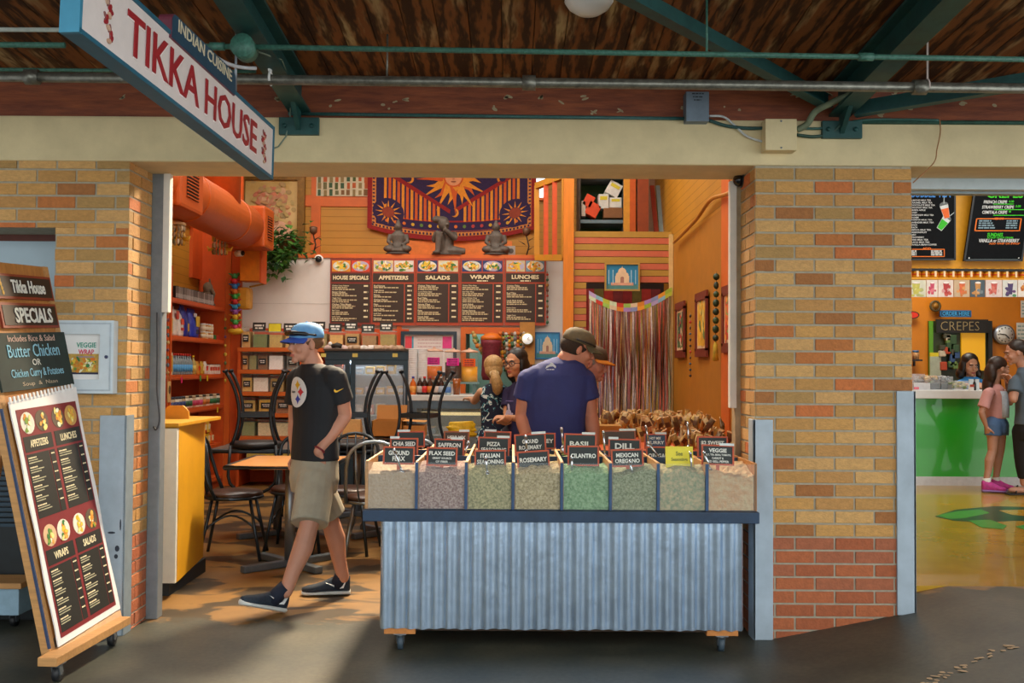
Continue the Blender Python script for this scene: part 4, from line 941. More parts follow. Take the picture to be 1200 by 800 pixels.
# ---- garlands
def garland(p0, p1, cols, r, lab, name='garland', kind='bead', n=12, seed=1, tassel=None):
    t = thing(name, lab, 'garland'); q = MB(); p0 = V(p0); p1 = V(p1); q.cyl(p0, p1, .003, mat('8a6a3a', .7), 5); q.build('cord', t); g = random.Random(seed)
    for k in range(n):
        c = p0.lerp(p1, (k+.6)/n); m = mat(cols[k % len(cols)], .5, var=.1); q = MB()
        if kind == 'bird':
            q.sph(c, (r*.8, r*1.0, r*.8), m, 8, 6); s_ = 1 if k % 2 else -1
            q.loft([(c+V((s_*r*.3, 0, r*.2)), V((0, r*.5, 0)), V((0, 0, r*.4))), (c+V((s_*r*1.6, 0, r*.7)), V((0, r*.2, 0)), V((0, 0, r*.1)))], m, 8); q.sph(c+V((-s_*r*.9, 0, r*.5)), r*.45, m, 8, 6)
            q.build('bird', t)
        else:
            q.sph(c, (r*g.uniform(.7, 1.1), r*g.uniform(.7, 1.1), r*g.uniform(.8, 1.3)), m, 8, 6); q.build('bead', t)
    if tassel: q = MB(); q.lathe([(.004, 0), (r*.7, -.03), (r*.9, -.16), (r*.2, -.165)], mat(tassel, .8, var=.3), 10, T(*p1)); q.build('tassel', t)
    return t
BC = ('3a8a4c', 'c82c38', '2c7ac0', 'c86a28', '3aa04a', 'b82a30', '2888b8', '8a4a98', 'd8b02c', '3a9a4a', 'c83a6a', '2a6ab0')
garland(at(275, 320, 11.36), at(276, 386, 11.36), BC, .045, 'string of colourful stuffed birds hanging on the orange upright', kind='bird', n=11)
q = MB(); c = at(276, 388, 11.36); q.sph(c, (.09, .05, .04), mat('d8b028', .6)); tag(q.build('paper_lantern'), 'yellow round lantern tail under the string of birds', 'lantern')
garland(at(196.5, 352, 9.55), at(196.5, 440, 9.55), ('5a6a7a', 'b8a060', '7a4a5a', '4a7a6a'), .02, 'thin string of small charms on the left orange upright', n=10, seed=2)
garland(at(264, 368, 11.38), at(264, 450, 11.38), ('c8b040', '5a6a3a', '7a5a8a', 'c8a838'), .02, 'thin string of charms on the right orange upright', n=8, seed=3)
# ---- duct with grille boxes
DX, DZ, DR = -2.97, 2.91, .235
DO = mat('c45a18', .45, var=.08, scale=5)
t = thing('ventilation_duct', 'fat orange air duct running back along the upper left', 'duct')
q = MB(); q.cyl((DX, 6.2, DZ), (DX, 11.0, DZ), DR, DO, 28)
for yy in (7.4, 8.95, 10.35): q.cyl((DX, yy, DZ), (DX, yy+.03, DZ), DR+.008, DO, 28)
q.build('duct_tube', t)
q = MB(); q.cyl((DX+.02, 10.0, DZ+.1), (DX+.02, 10.0, 4.65), .20, mat('c4561c', .45), 24); q.build('riser', t)
for yc, ln in ((8.42, .62), (11.12, .42)):
    q = MB(); q.box((DX, yc, DZ), (.50, ln, .46), mat('bc5418', .45, var=.06), .03); o = q.build('outlet_box', t)
    q = MB(); gm = face((DX+.251, yc-ln*.25, DZ-.13), (0, 1, 0)); gw, gh = ln*.5, .26
    q.rect(0, 0, gw, gh, mat('1a0e08', .7), gm, 0, .003)
    for k in range(9): q.rect(.0, gh*k/9+.004, gw, gh*k/9+.012, DO, gm, .003, .01)
    q.build('grille', o)
    q = MB(); gm = face((DX-.12, yc-ln/2-.001, DZ-.15)); 
    q.rect(0, 0, .24, .26, mat('1a0e08', .7), gm, 0, .003)
    for k in range(9): q.rect(.0, .26*k/9+.004, .24, .26*k/9+.012, DO, gm, .003, .01)
    q.build('grille', o)
# hanging mobiles under the duct
for (px, y0, y1, Y, lab, cap) in ((207, 258, 294, 8.9, 'shell mobile hanging under the duct by the door post', 'c8b48c'), (258, 272, 305, 10.6, 'mobile with brass dome cap hanging farther back under duct', 'c89a3c')):
    a, b = at(px, y0, Y), at(px, y1, Y); hgt = a.z-b.z; r = hgt*.30
    t = thing('hanging_mobile', lab, 'mobile'); q = MB(); q.cyl((a.x, Y, a.z+.2), (a.x, Y, a.z), .004, mat('c8a850', .5), 5); q.build('cord', t)
    q = MB(); q.lathe([(r*1.0, -hgt*.16), (r*.95, -hgt*.08), (r*.5, -.01), (.01, 0)], mat(cap, .4, .3, .2), 16, T(a.x, Y, a.z)); q.build('cap', t)
    g = random.Random(5)
    for k in range(12):
        an = 2*PI*k/12; q = MB(); x, y = a.x+r*.8*math.cos(an), Y+r*.8*math.sin(an); zz = a.z-hgt*.2
        for j in range(3): q.sph((x, y, zz-j*hgt*.22-.02), (r*.16, r*.16, hgt*.10), mat(g.choice(('d8d0bc', '9a8a6a', 'c8a030', '6a6a4a', 'b0a890')), .5), 7, 5)
        q.build('strand', t)
    for s_ in (-1, 1): q = MB(); q.tube([(a.x+s_*r*.7, Y, a.z-hgt*.6), (a.x+s_*r*1.3, Y, a.z-hgt*.62), (a.x+s_*r*1.5, Y, a.z-hgt*.5)], [.02, .02, .006], mat('d0a028', .5), 8); q.build('bird_charm', t)
# ---- painting, wall cloth, plants on the ledge
def pic_frame(p0, p1, Y, fr, fm, cm, lab, draw=None, name='framed_picture', depth=.04, cat='picture'):
    a, b = at(p0[0], p0[1], Y), at(p1[0], p1[1], Y); m = face((a.x, Y, b.z)); w, h = b.x-a.x, a.z-b.z
    t = thing(name, lab, cat); q = MB()
    for r in ((0, 0, w, fr), (0, h-fr, w, h), (0, fr, fr, h-fr), (w-fr, fr, w, h-fr)): q.rect(*r, fm, m, -.0, depth)
    q.build('frame', t); q = MB(); q.rect(fr, fr, w-fr, h-fr, cm, m, 0, depth*.4)
    if draw: draw(q, m, w, h, depth*.4)
    q.build('canvas', t); return t
def flowers(q, m, w, h, z):
    g = random.Random(6)
    for i in range(120):
        x, y = w*(.5+g.gauss(0, .15)), h*(.62+g.gauss(0, .15))
        if .15*w < x < .85*w and .15*h < y < .9*h: q.ell(x, y, g.uniform(.02, .055), g.uniform(.015, .04), mat(g.choice(('c89a68', 'c08a68', 'd0a880', 'b8a064', 'c08060', 'b8a068', 'a89060', 'c87a5c')), .7), m, z+.0002*i, .0004, 9, g.uniform(0, 3))
    q.ell(w*.55, h*.25, w*.28, h*.18, mat('dcae90', .7), m, z, .0006)
pic_frame((280, 203), (357, 300), UY-.03, .09, mat('7a5a20', .4, .3, .3, 20), mat('c2a050', .7, var=.15, scale=3, c2='d8bc80'), 'large gold framed flower painting high on the back wall', flowers, 'framed_painting', .06)
q = MB(); a, b = at(371, 203, UY-.03), at(432, 230, UY-.03); m = face((a.x, UY-.03, b.z)); w, h = b.x-a.x, a.z+.15-b.z
q.rect(0, 0, w, h, mat('c4c0a4', .8), m, 0, .004); g = random.Random(3)
for i in range(9):
    for j in range(5): x, y = (i+.5)*w/9, (j+.5)*h/5; q.rect(x-.026*g.uniform(.6, 1), y-.05*g.uniform(.5, 1), x+.026*g.uniform(.6, 1), y+.045*g.uniform(.6, 1), mat(g.choice(('4a5a30', '7a5a38', 'b05a30', '6a6a48', '8a7a50', '3a5a40')), .8), m, .004, .001)
tag(q.build('wall_hanging'), 'patterned green and cream cloth pinned on the back wall left of tapestry', 'wall cloth')
def leaf(q, c, d, ln, wd, m):
    d = V(d).normalized(); s_ = d.cross(V((0, 0, 1)));  s_ = s_.normalized() if s_.length > .01 else V((1, 0, 0)); n = s_.cross(d)
    c = V(c); pts = [c, c+d*ln*.35+s_*wd/2+n*.01, c+d*ln, c+d*ln*.35-s_*wd/2+n*.01]
    q.add([tuple(p) for p in pts]+[tuple(p-n*.003) for p in pts], [(0, 1, 2, 3), (7, 6, 5, 4), (0, 4, 5, 1), (1, 5, 6, 2), (2, 6, 7, 3), (3, 7, 4, 0)], m)
G1 = [mat(c, .5, var=.2) for c in ('2c5c1e', '3c7024', '1e4a1c', '508030')]
t = thing('potted_ivy', 'bushy trailing green plant at the left end of the back ledge', 'potted plant'); g = random.Random(12)
c = at(334, 294, 11.85); q = MB(); q.lathe([(.09, 0), (.12, .16), (.13, .17)], mat('7a4a2a', .7), 16, T(c.x, 12.0, LEDGE+.03)); q.build('pot', t); q = MB()
for i in range(520):
    x = c.x+g.gauss(0, .12); z = LEDGE+.14+g.gauss(0, .10)
    if i > 330: x = c.x-.05+g.gauss(0, .13); z = LEDGE+.03-abs(g.gauss(0, .13))*(1.0 if x < c.x+.05 else .5)
    y = 11.84-g.uniform(0, .16) if z < LEDGE+.06 else 11.98+g.gauss(0, .08)
    leaf(q, (x, y, z), (g.uniform(-1, 1), g.uniform(-1, .2), g.uniform(-1, .3)), g.uniform(.07, .11), g.uniform(.055, .08), g.choice(G1))
o = q.build('foliage', t)
t = thing('spiky_plant', 'dark spiky plant between the orange duct and the flower painting', 'potted plant'); q = MB(); c = at(306, 288, 12.2)
for i in range(46):
    an = g.uniform(0, 2*PI); r = g.uniform(.04, .26); hh = g.uniform(.2, .52); b0_ = V((c.x, 12.2, LEDGE+.12))
    q.tube([b0_, b0_+V((math.cos(an)*r*.4, math.sin(an)*r*.4, hh*.6)), b0_+V((math.cos(an)*r, math.sin(an)*r, hh))], [.008, .007, .001], mat('24402a', .6, var=.2), 4)
q.build('blades', t); q = MB(); q.lathe([(.08, 0), (.11, .14)], mat('4a3420', .7), 14, T(c.x, 12.2, LEDGE+.03)); q.build('pot', t)
IRON = mat('3a2e26', .5, .4, .2)
for px, lab in ((365, 'metal rose sculpture on the ledge beside the green ivy'), (617, 'metal rose sculpture on the ledge at right of the statues')):
    t = thing('rose_sculpture', lab, 'sculpture'); c = at(px, 298, 11.9); z = LEDGE+.03; q = MB()
    q.tube([(c.x, 12.0, z), (c.x+.03, 12.0, z+.12), (c.x, 12.0, z+.24)], .009, IRON, 6); q.tube([(c.x-.07, 12.0, z+.004), (c.x+.07, 12.0, z+.004)], .008, IRON, 6); q.build('stem', t)
    q = MB(); q.lathe([(.01, 0), (.045, .03), (.05, .09), (.035, .10), (.03, .07)], mat('6a4c38', .5, .3, .2), 10, T(c.x, 12.0, z+.24)); q.build('bloom', t)
    for s_, h_ in ((1, .05), (-1, .12), (1, .16)):
        q = MB(); leaf(q, (c.x, 12.0, z+h_), (s_, 0, .7), .12, .045, IRON); q.build('leaf', t)
# statues
def remeshed(mb, name, vox, sm, parent=None, mats=None):
    me = mb.mesh(name+'_src'); o = bpy.data.objects.new(name+'_src', me); COL.objects.link(o)
    r = o.modifiers.new('r', 'REMESH'); r.mode = 'VOXEL'; r.voxel_size = vox; r.use_smooth_shade = True
    if sm: s_ = o.modifiers.new('s', 'SMOOTH'); s_.factor = .5; s_.iterations = sm
    dg = bpy.context.evaluated_depsgraph_get(); me2 = bpy.data.meshes.new_from_object(o.evaluated_get(dg), depsgraph=dg)
    bpy.data.objects.remove(o); bpy.data.meshes.remove(me)
    me2.name = name; me2.materials.clear()
    for m in (mats or mb.mats[:1]): me2.materials.append(m)
    me2.polygons.foreach_set('use_smooth', [True]*len(me2.polygons)); me2.polygons.foreach_set('material_index', [0]*len(me2.polygons))
    o2 = bpy.data.objects.new(name, me2); COL.objects.link(o2)
    if parent is not None: o2.parent = parent
    return o2
STAT = mat('5c544c', .6, .1, .35, 14)
def buddha_up(px, lab, k):
    c = at(px, 299, 11.95); z = LEDGE+.03; t = thing('seated_statue', lab, 'statue', (c.x, 11.98, z), 0, 'grey statues on the ledge'); q = MB()
    q.sph((0, 0, .05), (.145, .11, .05), STAT); q.sph((-.10, -.05, .07), (.07, .06, .045), STAT); q.sph((.10, -.05, .07), (.07, .06, .045), STAT)
    q.loft([((0, 0, .06), (.085, 0, 0), (0, .065, 0)), ((0, .01, .15), (.07, 0, 0), (0, .055, 0)), ((0, .01, .24), (.095, 0, 0), (0, .06, 0)), ((0, .01, .275), (.06, 0, 0), (0, .04, 0)), ((0, 0, .30), (.03, 0, 0), (0, .03, 0))], STAT, 14)
    q.tube([(-.095, .01, .245), (-.115, -.01, .16), (-.06, -.08, .11)], [.03, .027, .02], STAT); q.tube([(.095, .01, .245), (.115, -.01, .16), (.05, -.08, .11)], [.03, .027, .02], STAT)
    q.sph((0, -.005, .345), (.043, .048, .055), STAT); q.sph((0, 0, .405), (.022, .022, .022), STAT); q.sph((0, -.05, .342), (.008, .012, .014), STAT, 8, 6)
    for s_ in (-1, 1): q.sph((s_*.043, .005, .335), (.008, .012, .026), STAT, 8, 6)
    remeshed(q, 'figure', .007, 2, t)
    q = MB(); q.lathe([(.15, 0), (.15, .02), (.135, .025)], mat('453e38', .6), 20, Matrix.Diagonal((1, .8, 1, 1))); q.build('base', t)
buddha_up(466, 'small seated grey statue at left above the APPETIZERS menu', 0); buddha_up(581, 'small seated grey statue at right above the WRAPS menu', 1)
c = at(518, 299, 11.95); t = thing('seated_statue', 'larger grey statue resting head on knee, in the middle of the ledge', 'statue', (c.x+.03, 11.98, LEDGE+.03), 0, 'grey statues on the ledge'); q = MB()
q.loft([((0, .02, 0), (.13, 0, 0), (0, .11, 0)), ((0, .02, .1), (.11, 0, 0), (0, .10, 0)), ((-.0, .02, .24), (.11, 0, 0), (0, .085, 0)), ((-.01, .02, .29), (.07, 0, 0), (0, .06, 0))], STAT, 14)
q.tube([(.02, 0, .05), (.12, -.05, .05), (.25, -.03, .045)], [.07, .06, .035], STAT); q.tube([(-.03, -.03, .06), (-.06, -.11, .26)], [.06, .05], STAT); q.tube([(-.06, -.11, .26), (-.07, -.12, .04)], [.048, .035], STAT)
q.sph((-.09, -.12, .02), (.05, .07, .025), STAT); q.tube([(.11, .02, .26), (.13, -.07, .20), (.0, -.13, .30)], [.045, .04, .03], STAT); q.tube([(-.10, .02, .26), (-.12, -.06, .18), (-.07, -.13, .27)], [.045, .04, .03], STAT)
q.sph((-.01, -.06, .37), (.07, .075, .085), STAT); q.sph((-.10, -.02, .43), (.06, .05, .045), STAT); q.sph((-.04, -.03, .42), (.085, .075, .05), STAT); q.sph((.045, -.12, .36), (.012, .014, .014), STAT, 8, 6)
remeshed(q, 'figure', .008, 2, t); q = MB(); q.box((.03, 0, .004), (.36, .24, .012), mat('453e38', .6), .004); q.build('base', t)
q = MB(); c = at(599, 293, 11.9); q.box((c.x, 12.0, LEDGE+.09), (.10, .03, .12), mat('9a948c', .5), .006); q.ell(0, 0, .03, .03, mat('4a4640', .5), face((c.x, 11.984, LEDGE+.09)), 0, .004); tag(q.build('desk_clock'), 'little square grey clock beside the right statue', 'clock')
# ---- tapestry
a, b = at(431, 200, UY-.06), at(628, 283, UY-.06); X0, X1_, Z1, Z0 = a.x, b.x, a.z+.75, b.z
W_, H_ = X1_-X0, Z1-Z0; tm = Matrix.Identity(4); q = MB()
PUR = mat('2c1c44', .85, var=.2, scale=30); REDT = mat('8c1c1c', .85, var=.2, scale=40); GOLD = mat('d88a24', .8, var=.15, scale=30); ORT = mat('c4561c', .8)
nx_, nz_ = 40, 10
def sag(x): # lower hem curves down in the middle
    u = (x/W_)*2-1; return -.0 + .15*(abs(u)**2.0)
def clothrect(x0, y0, x1, y1, m, z, n=24):
    vs = []; fs = []; k = 12 if y1-y0 > .3 else 1
    for i in range(n+1):
        x = x0+(x1-x0)*i/n
        for j in range(k+1): vs.append((x, y0+(y1-y0)*j/k, z))
    for i in range(n):
        for j in range(k): a = i*(k+1)+j; fs.append((a, a+k+1, a+k+2, a+1))
    q.add(vs, fs, m)
clothrect(0, 0, W_, H_, REDT, 0, 40)
clothrect(.06, .06, W_-.06, H_, mat('c8803c', .8, var=.3, scale=60), .003, 40)
for i in range(44): x = .06+(W_-.12)*i/44; q.rect(x, .065, x+.022, .095, PUR, tm, .004, .001)
for i in range(22):
    for xx in (.065, W_-.095): q.rect(xx, .1+i*.055, xx+.03, .122+i*.055, PUR, tm, .004, .001)
clothrect(.11, .11, W_-.11, H_, PUR, .005, 40)
cxm = W_/2; ap = (cxm, .34)
# stripes band under the big purple V
for i in range(-15, 16):
    if i == 0: continue
    x = cxm+i*.056; top = .34+abs(x-cxm)*.62; 
    if abs(x-cxm) < .12: continue
    q.prism([(x-.017, .24), (x+.017, .24), (x+.017, top+.0), (x-.017, top+.0)], .001, GOLD if i % 2 else ORT, tm, .006)
clothrect(.20, .235, W_-.20, .255, REDT, .0065, 30); clothrect(.2, .12, W_-.2, .125, ORT, .0065, 30)
for s_ in (-1, 1):
    q.prism([(cxm, .33), (cxm+s_*.9, .33+.9*.62), (cxm+s_*.9, .39+.9*.62), (cxm, .385)], .001, REDT, tm, .007)
    # corner suns
    ccx, ccz = cxm+s_*.80, .30; q.ell(ccx, ccz, .20, .20, PUR, tm, .0075, .001); q.ell(ccx, ccz, .075, .075, mat('8c3a24', .8), tm, .009, .001)
    for k in range(12): an = 2*PI*k/12; q.prism([(ccx+.08*math.cos(an-.15), ccz+.08*math.sin(an-.15)), (ccx+.08*math.cos(an+.15), ccz+.08*math.sin(an+.15)), (ccx+.17*math.cos(an), ccz+.17*math.sin(an))], .001, GOLD, tm, .009)
# main sun
scx, scz = cxm+.02, at(530, 208, UY-.06).z-Z0
for k in range(24):
    an = 2*PI*k/24+.06; ln = .48 if k % 2 == 0 else .36; w_ = .055; wob = .03 if k % 2 else 0
    p = lambda r, da: (scx+r*math.cos(an)-da*math.sin(an), scz+r*math.sin(an)+da*math.cos(an))
    q.prism([p(.10, -w_), p(.25, -w_*.45+wob), p(ln, 0), p(.25, w_*.45+wob), p(.10, w_)], .001, GOLD if k % 3 else ORT, tm, .0085+.0001*k)
q.ell(scx, scz, .125, .125, ORT, tm, .0115, .001, 24); q.ell(scx, scz, .105, .105, mat('d8966a', .8), tm, .0125, .001, 24)
FD = mat('8a4a34', .8)
for s_ in (-1, 1): q.ell(scx+s_*.035, scz+.025, .02, .008, FD, tm, .0135, .001, 10)
q.prism([(scx-.008, scz+.03), (scx+.008, scz+.03), (scx+.016, scz-.03), (scx-.012, scz-.03)], .001, mat('c07a54', .8), tm, .0135); q.ell(scx, scz-.055, .035, .010, FD, tm, .0135, .001, 12)
for dx, dz, s_ in ((-.55, -.03, 1), (.60, -.02, -1), (.02, -.45, 1)):
    q.ell(scx+dx, scz+dz, .05, .055, GOLD, tm, .0085, .001, 14); q.ell(scx+dx-s_*.02, scz+dz+.006, .042, .047, PUR, tm, .0095, .001, 14)
g = random.Random(2)
for i in range(16): x = .25+(W_-.5)*i/15; q.ell(x, .18, .022, .022, mat(g.choice(('c86a24', '5a7a3a', 'c8a030', 'a83a3a')), .8), tm, .0075, .001, 10)
def tw(p):
    u = p.x/W_*2-1; drop = .16*u*u if True else 0
    k = max(0, 1-p.y/.9)
    return V((X0+p.x, UY-.06-p.z-.008*math.sin(p.x*7)*k, Z0+p.y+drop*k))
q.warp(tw); tag(q.build('tapestry'), 'purple and orange sun tapestry hung above the statues', 'tapestry')
# =================================================================== BACK OF THE SHOP
MY = BY-.03
heads = ('HOUSE SPECIALS', 'APPETIZERS', 'SALADS', 'WRAPS', 'LUNCHES')
edges = [387, 435.5, 487, 539, 591, 640]
ITEMS = {'SALADS': ('Chicken Tikka Salad', 'Curry Chicken Salad', 'Beef Tikka', 'Samosa Chaat', 'Raita', 'House Salad'), 'WRAPS': ('Chicken Tikka Wrap', 'Beef Tikka Wrap', 'Curry Chicken Wrap', 'Lamb Kabab', 'Potato Samosa', 'Veggie Wrap'),
         'LUNCHES': ('Chicken Tikka', 'Beef Tikka', 'Lamb Shish Kabab', 'Potato Curry', 'Veggie Curry'), 'HOUSE SPECIALS': ('Chicken Curry Potatoes', 'Butter Chicken', 'Veggie Curry', 'Chicken Tikka Masala', 'Beef Curry', 'Lamb Curry'), 'APPETIZERS': ('Beef Samosa', 'Veggie Samosa', 'Pakora', 'Chicken Pakora', 'Naan', 'Garlic Naan', 'Lentil Soup', 'Hummus')}
rr = random.Random(31)
BGS = [('d88a20', 'd8401c'), ('e0d0a0', 'd8d0c8'), ('2c3c6c', 'd8c8a0'), ('24386c', '24386c'), ('c8b890', '6a8a9a')]
PLT = [mat('d0d4c8', .5), mat('b8b0c8', .5), mat('e4e0d4', .5)]
for i, hd_ in enumerate(heads):
    tl, br = at(edges[i]+.6, 302.5, MY), at(edges[i+1]-.6, 381.5, MY); w, h = br.x-tl.x, tl.z-br.z
    m = face((tl.x, MY, br.z)); t = thing('menu_board', 'brown menu board headed %s with two dish photos on top' % hd_, 'menu board', group='menu boards over the counter')
    bgm = MENUBG if i else mat('842e22', .6)
    q = MB(); q.rect(0, 0, w, h, bgm, m, 0, .02); q.build('backing', t)
    hb = h*.80; f = w*.03
    q = MB(); q.rect(f, h*.645, w-f, h*.775, MENUBR, m, .02, .003); hp = q.build('heading_panel', t)
    q = MB(); q.text(hd_, w/2, h*(.72 if i > 2 else .71), h*.062, MENUTX, m, w*(.86, .68, .56, .56, .66)[i], .035, z0=.024)
    if i > 2: q.lines(w*.38, h*.662, h*.018, w*.25, MENUTX, m, rr, .0235)
    q.build('lettering', hp)
    q = MB(); ws = w*.76 if i else w
    q.rect(f, h*.045, ws-f*.6 if i else w-f, h*.62, MENUBR, m, .02, .003)
    if i: q.rect(ws+f*.2, h*.045, w-f, h*.62, MENUBR, m, .02, .003)
    pp = q.build('price_panel', t)
    q = MB(); its = ITEMS[hd_]; n = len(its); step = h*.55/n
    for k, it in enumerate(its):
        y = h*.60-step*k-h*.012
        q.text(it, f*1.8, y, h*.024, MENUTX, m, None, .02, 'l', .0235, maxw=w*.5)
        for j in (1, 2): 
            if step > h*.08 or j == 1: q.lines(f*1.8, y-j*h*.027, h*.016, w*rr.uniform(.36, .60), mat('c8b890', .7), m, rr, .0235)
        q.lines(w*.82, y, h*.024, w*.10, MENUTX, m, rr, .0235)
    q.build('lettering', pp)
    for k in range(2):
        q = MB(); x0 = f+(w-2*f)*(.5*k+.012); x1 = f+(w-2*f)*(.5*k+.488)
        q.dish(x0, h*.80, x1, h*.965, mat(BGS[i][k], .6), PLT[(i+k) % 3], PHOTO_FOODS[(i*2+k) % 5:]+PHOTO_FOODS[:2], m, rr, .02); q.build('dish_photo', t)
garland(at(641.5, 318, MY-.03), at(641.5, 380, MY-.03), ('b83a2a', '3a6a4a', 'a87a30', '6a3a2a'), .018, 'thin string of coloured beads at the right edge of the LUNCHES board', n=10, seed=8)
# round dome camera on the white wall, speaker boxes
q = MB(); c = at(374, 304, BY); q.cyl((c.x, BY-.03, c.z), (c.x, BY, c.z), .055, WHITE, 18); q.sph((c.x, BY-.035, c.z), .04, mat('202428', .15)); tag(q.build('dome_camera'), 'small round white and black dome camera on the white wall', 'camera')
t = thing('wall_speaker', 'orange speaker cabinet under the end of the duct', 'speaker'); a, b = at(281, 293, 11.3), at(304, 329, 11.3)
q = MB(); q.box(((a.x+b.x)/2, 11.42, (a.z+b.z)/2), (b.x-a.x, .22, a.z-b.z), mat('d0780e', .5), .008); q.build('cabinet', t); q = MB(); q.bb((b.x, 11.3, b.z-.02), (b.x+.02, 11.55, a.z+.02), SO); q.build('edge_board', t)
q = MB(); c = at(280, 297, 11.2); q.cyl(c+V((-.03, .0, 0)), c+V((.05, -.04, 0)), .035, WHITE, 14); q.cyl(c+V((.05, -.04, 0)), c+V((.06, -.045, 0)), .028, BLACK, 14); q.cyl(c+V((0, 0, 0)), c+V((0, .22, 0)), .012, WHITE, 8); tag(q.build('bullet_camera'), 'small white bullet camera on the orange speaker cabinet', 'camera')
t = thing('wall_speaker', 'rounded yellow speaker box hung below the orange cabinet', 'speaker'); a, b = at(279, 336, 11.35), at(290, 362, 11.35); cx, cz_ = (a.x+b.x)/2, (a.z+b.z)/2
q = MB(); q.box((cx, 11.45, cz_), (b.x-a.x+.04, .18, a.z-b.z), mat('c48f28', .5), .04); q.build('cabinet', t); q = MB(); q.beam((b.x, 11.45, a.z+.01), (b.x+.14, 11.6, a.z+.06), .03, .02, mat('a88020', .5)); q.build('bracket', t)
# ---- orange spice shelves with clear boxes
ux0, ux1 = -3.13, at(474, 400, 11.4).x; SFY = 11.36
lev = [at(300, y, SFY).z for y in (407, 433, 459, 484, 511, 545)]
t = thing('spice_shelf', 'long orange shelf unit of clear spice boxes under the white wall', 'shelf')
for z in lev: q = MB(); q.bb((ux0, SFY, z-.045), (ux1, BY-.03, z), ORANGE); q.build('shelf', t)
for x in (ux0, at(351, 440, SFY).x, at(405, 440, SFY).x, ux1-.03): q = MB(); q.bb((x, SFY+.004, 0), (x+.03, BY-.02, lev[0]), SO); q.build('upright', t)
q = MB(); q.bb((ux0, BY-.035, 0), (ux1, BY-.012, lev[0]+.24), mat('c24a10', .6)); q.build('back_panel', t)
CL = glass('e8ece4', .05, .1)
def spice_box(px0, px1, ptop, z, c, lab, card=None, front=None, Y=SFY+.04, fill=.78, grp='clear spice boxes on the back shelves', words='SPICE'):
    a, b = at(px0, 400, Y), at(px1, 400, Y); w = b.x-a.x; h = at(px0, ptop, Y).z-z; dp = .22
    c = tuple(min(255, int(x*1.18+8)) for x in hexrgb(c))
    t = thing('spice_box', lab, 'spice box', (a.x+w/2, Y+dp/2, z), 0, grp)
    q = MB(); q.bb((-w/2+.006, -dp/2+.006, .004), (w/2-.006, dp/2-.006, h*fill), mat(c, .9, var=.2, scale=60, c2=None, bump=.3)); q.build('spice', t)
    q = MB(); k = .004
    for lo, hi in (((-w/2, -dp/2, 0), (w/2, -dp/2+k, h)), ((-w/2, -dp/2, 0), (-w/2+k, dp/2, h)), ((w/2-k, -dp/2, 0), (w/2, dp/2, h)), ((-w/2, -dp/2, 0), (w/2, dp/2, k))): q.bb(lo, hi, CL)
    q.bb((-w/2, -dp/2, h-.012), (w/2, dp/2, h), glass('e4e8e0', .35, .1)); q.build('clear_box', t)
    if front: q = MB(); q.bb((-w*.34, -dp/2-.006, h*.28), (w*.34, -dp/2-.001, h*.62), mat(front, .6)); q.lines(-w*.26, h*.5, h*.05, w*.5, CHALK, face((0, -dp/2-.006, 0)), rr, 0); q.lines(-w*.2, h*.4, h*.04, w*.4, CHALK, face((0, -dp/2-.006, 0)), rr, 0); q.build('front_label', t)
    if card:
        cw, ch_ = .15, .105; q = MB(); cm = face((-.02, -dp/2+.03, h-.01), (1, 0, 0), (0, .15, 1)); q.rect(-cw/2, 0, cw/2, ch_, mat('3a2a1c', .6), cm, -.008, .006); q.rect(-cw/2+.006, .006, cw/2-.006, ch_-.006, mat(card, .6), cm, -.002, .002)
        if card == '20221e':
            q.lines(-cw*.36, ch_*.66, ch_*.2, cw*.72, CHALK, cm, rr, .0005); q.lines(-cw*.3, ch_*.36, ch_*.16, cw*.6, CHALK, cm, rr, .0005)
        q.build('name_card', t)
    return t
K = '20221e'; z0 = lev[0]
rowdef = [
 (lev[0], [(283, 293, 383, 'b08a48', None, K, 'tan'), (296, 313, 387, '5a6a34', K, None, 'green'), (315, 331, 388, 'a08a44', 'd8c820', None, 'olive with yellow card'), (334, 348, 388, '9a8040', K, None, 'golden'), (366, 383, 386, '7a7040', K, None, 'olive brown'), (386, 402, 388, 'b8924c', K, None, 'sandy'), (404, 421, 386, 'a07c40', K, K, 'brown with front label'), (424, 441, 389, '86683a', K, None, 'dark tan'), (445, 463, 387, '8a7a3c', K, None, 'olive tan')]),
 (lev[1], [(284, 291, 412, 'a87830', None, K, 'ochre'), (292, 301, 412, '7a7a48', None, None, 'grey green'), (302, 314, 412, '6a4a2c', None, K, 'dark brown'), (315, 332, 412, 'd8d4cc', None, None, 'white crystal'), (336, 350, 413, '5a5a54', None, K, 'grey')]),
 (lev[2], [(284, 296, 438, 'b89a48', None, K, 'yellowish'), (297, 315, 438, 'd0c8b8', None, None, 'white powder'), (317, 333, 439, '8a7030', None, K, 'olive'), (336, 350, 439, '9a8444', None, None, 'straw')]),
 (lev[3], [(283, 300, 465, 'a89040', None, K, 'mustard'), (304, 322, 464, 'b8962c', None, K, 'bright mustard'), (324, 342, 464, '7a5024', None, K, 'red brown')]),
 (lev[4], [(284, 300, 490, '6a7a4a', None, None, 'pale green'), (303, 345, 491, 'b8b08c', None, None, 'wide pale')]),
 (lev[5], [(290, 345, 517, 'a8962c', None, None, 'large mustard tub, widest of all,')]),
]
for ri, (z, lst) in enumerate(rowdef):
    for (p0, p1, pt, c, card, fr, desc) in lst:
        spice_box(p0, p1, pt, z, c, 'clear box of %s spice on the %s orange shelf' % (desc, ('top', 'second', 'third', 'fourth', 'fifth', 'lowest')[ri]), card, fr)
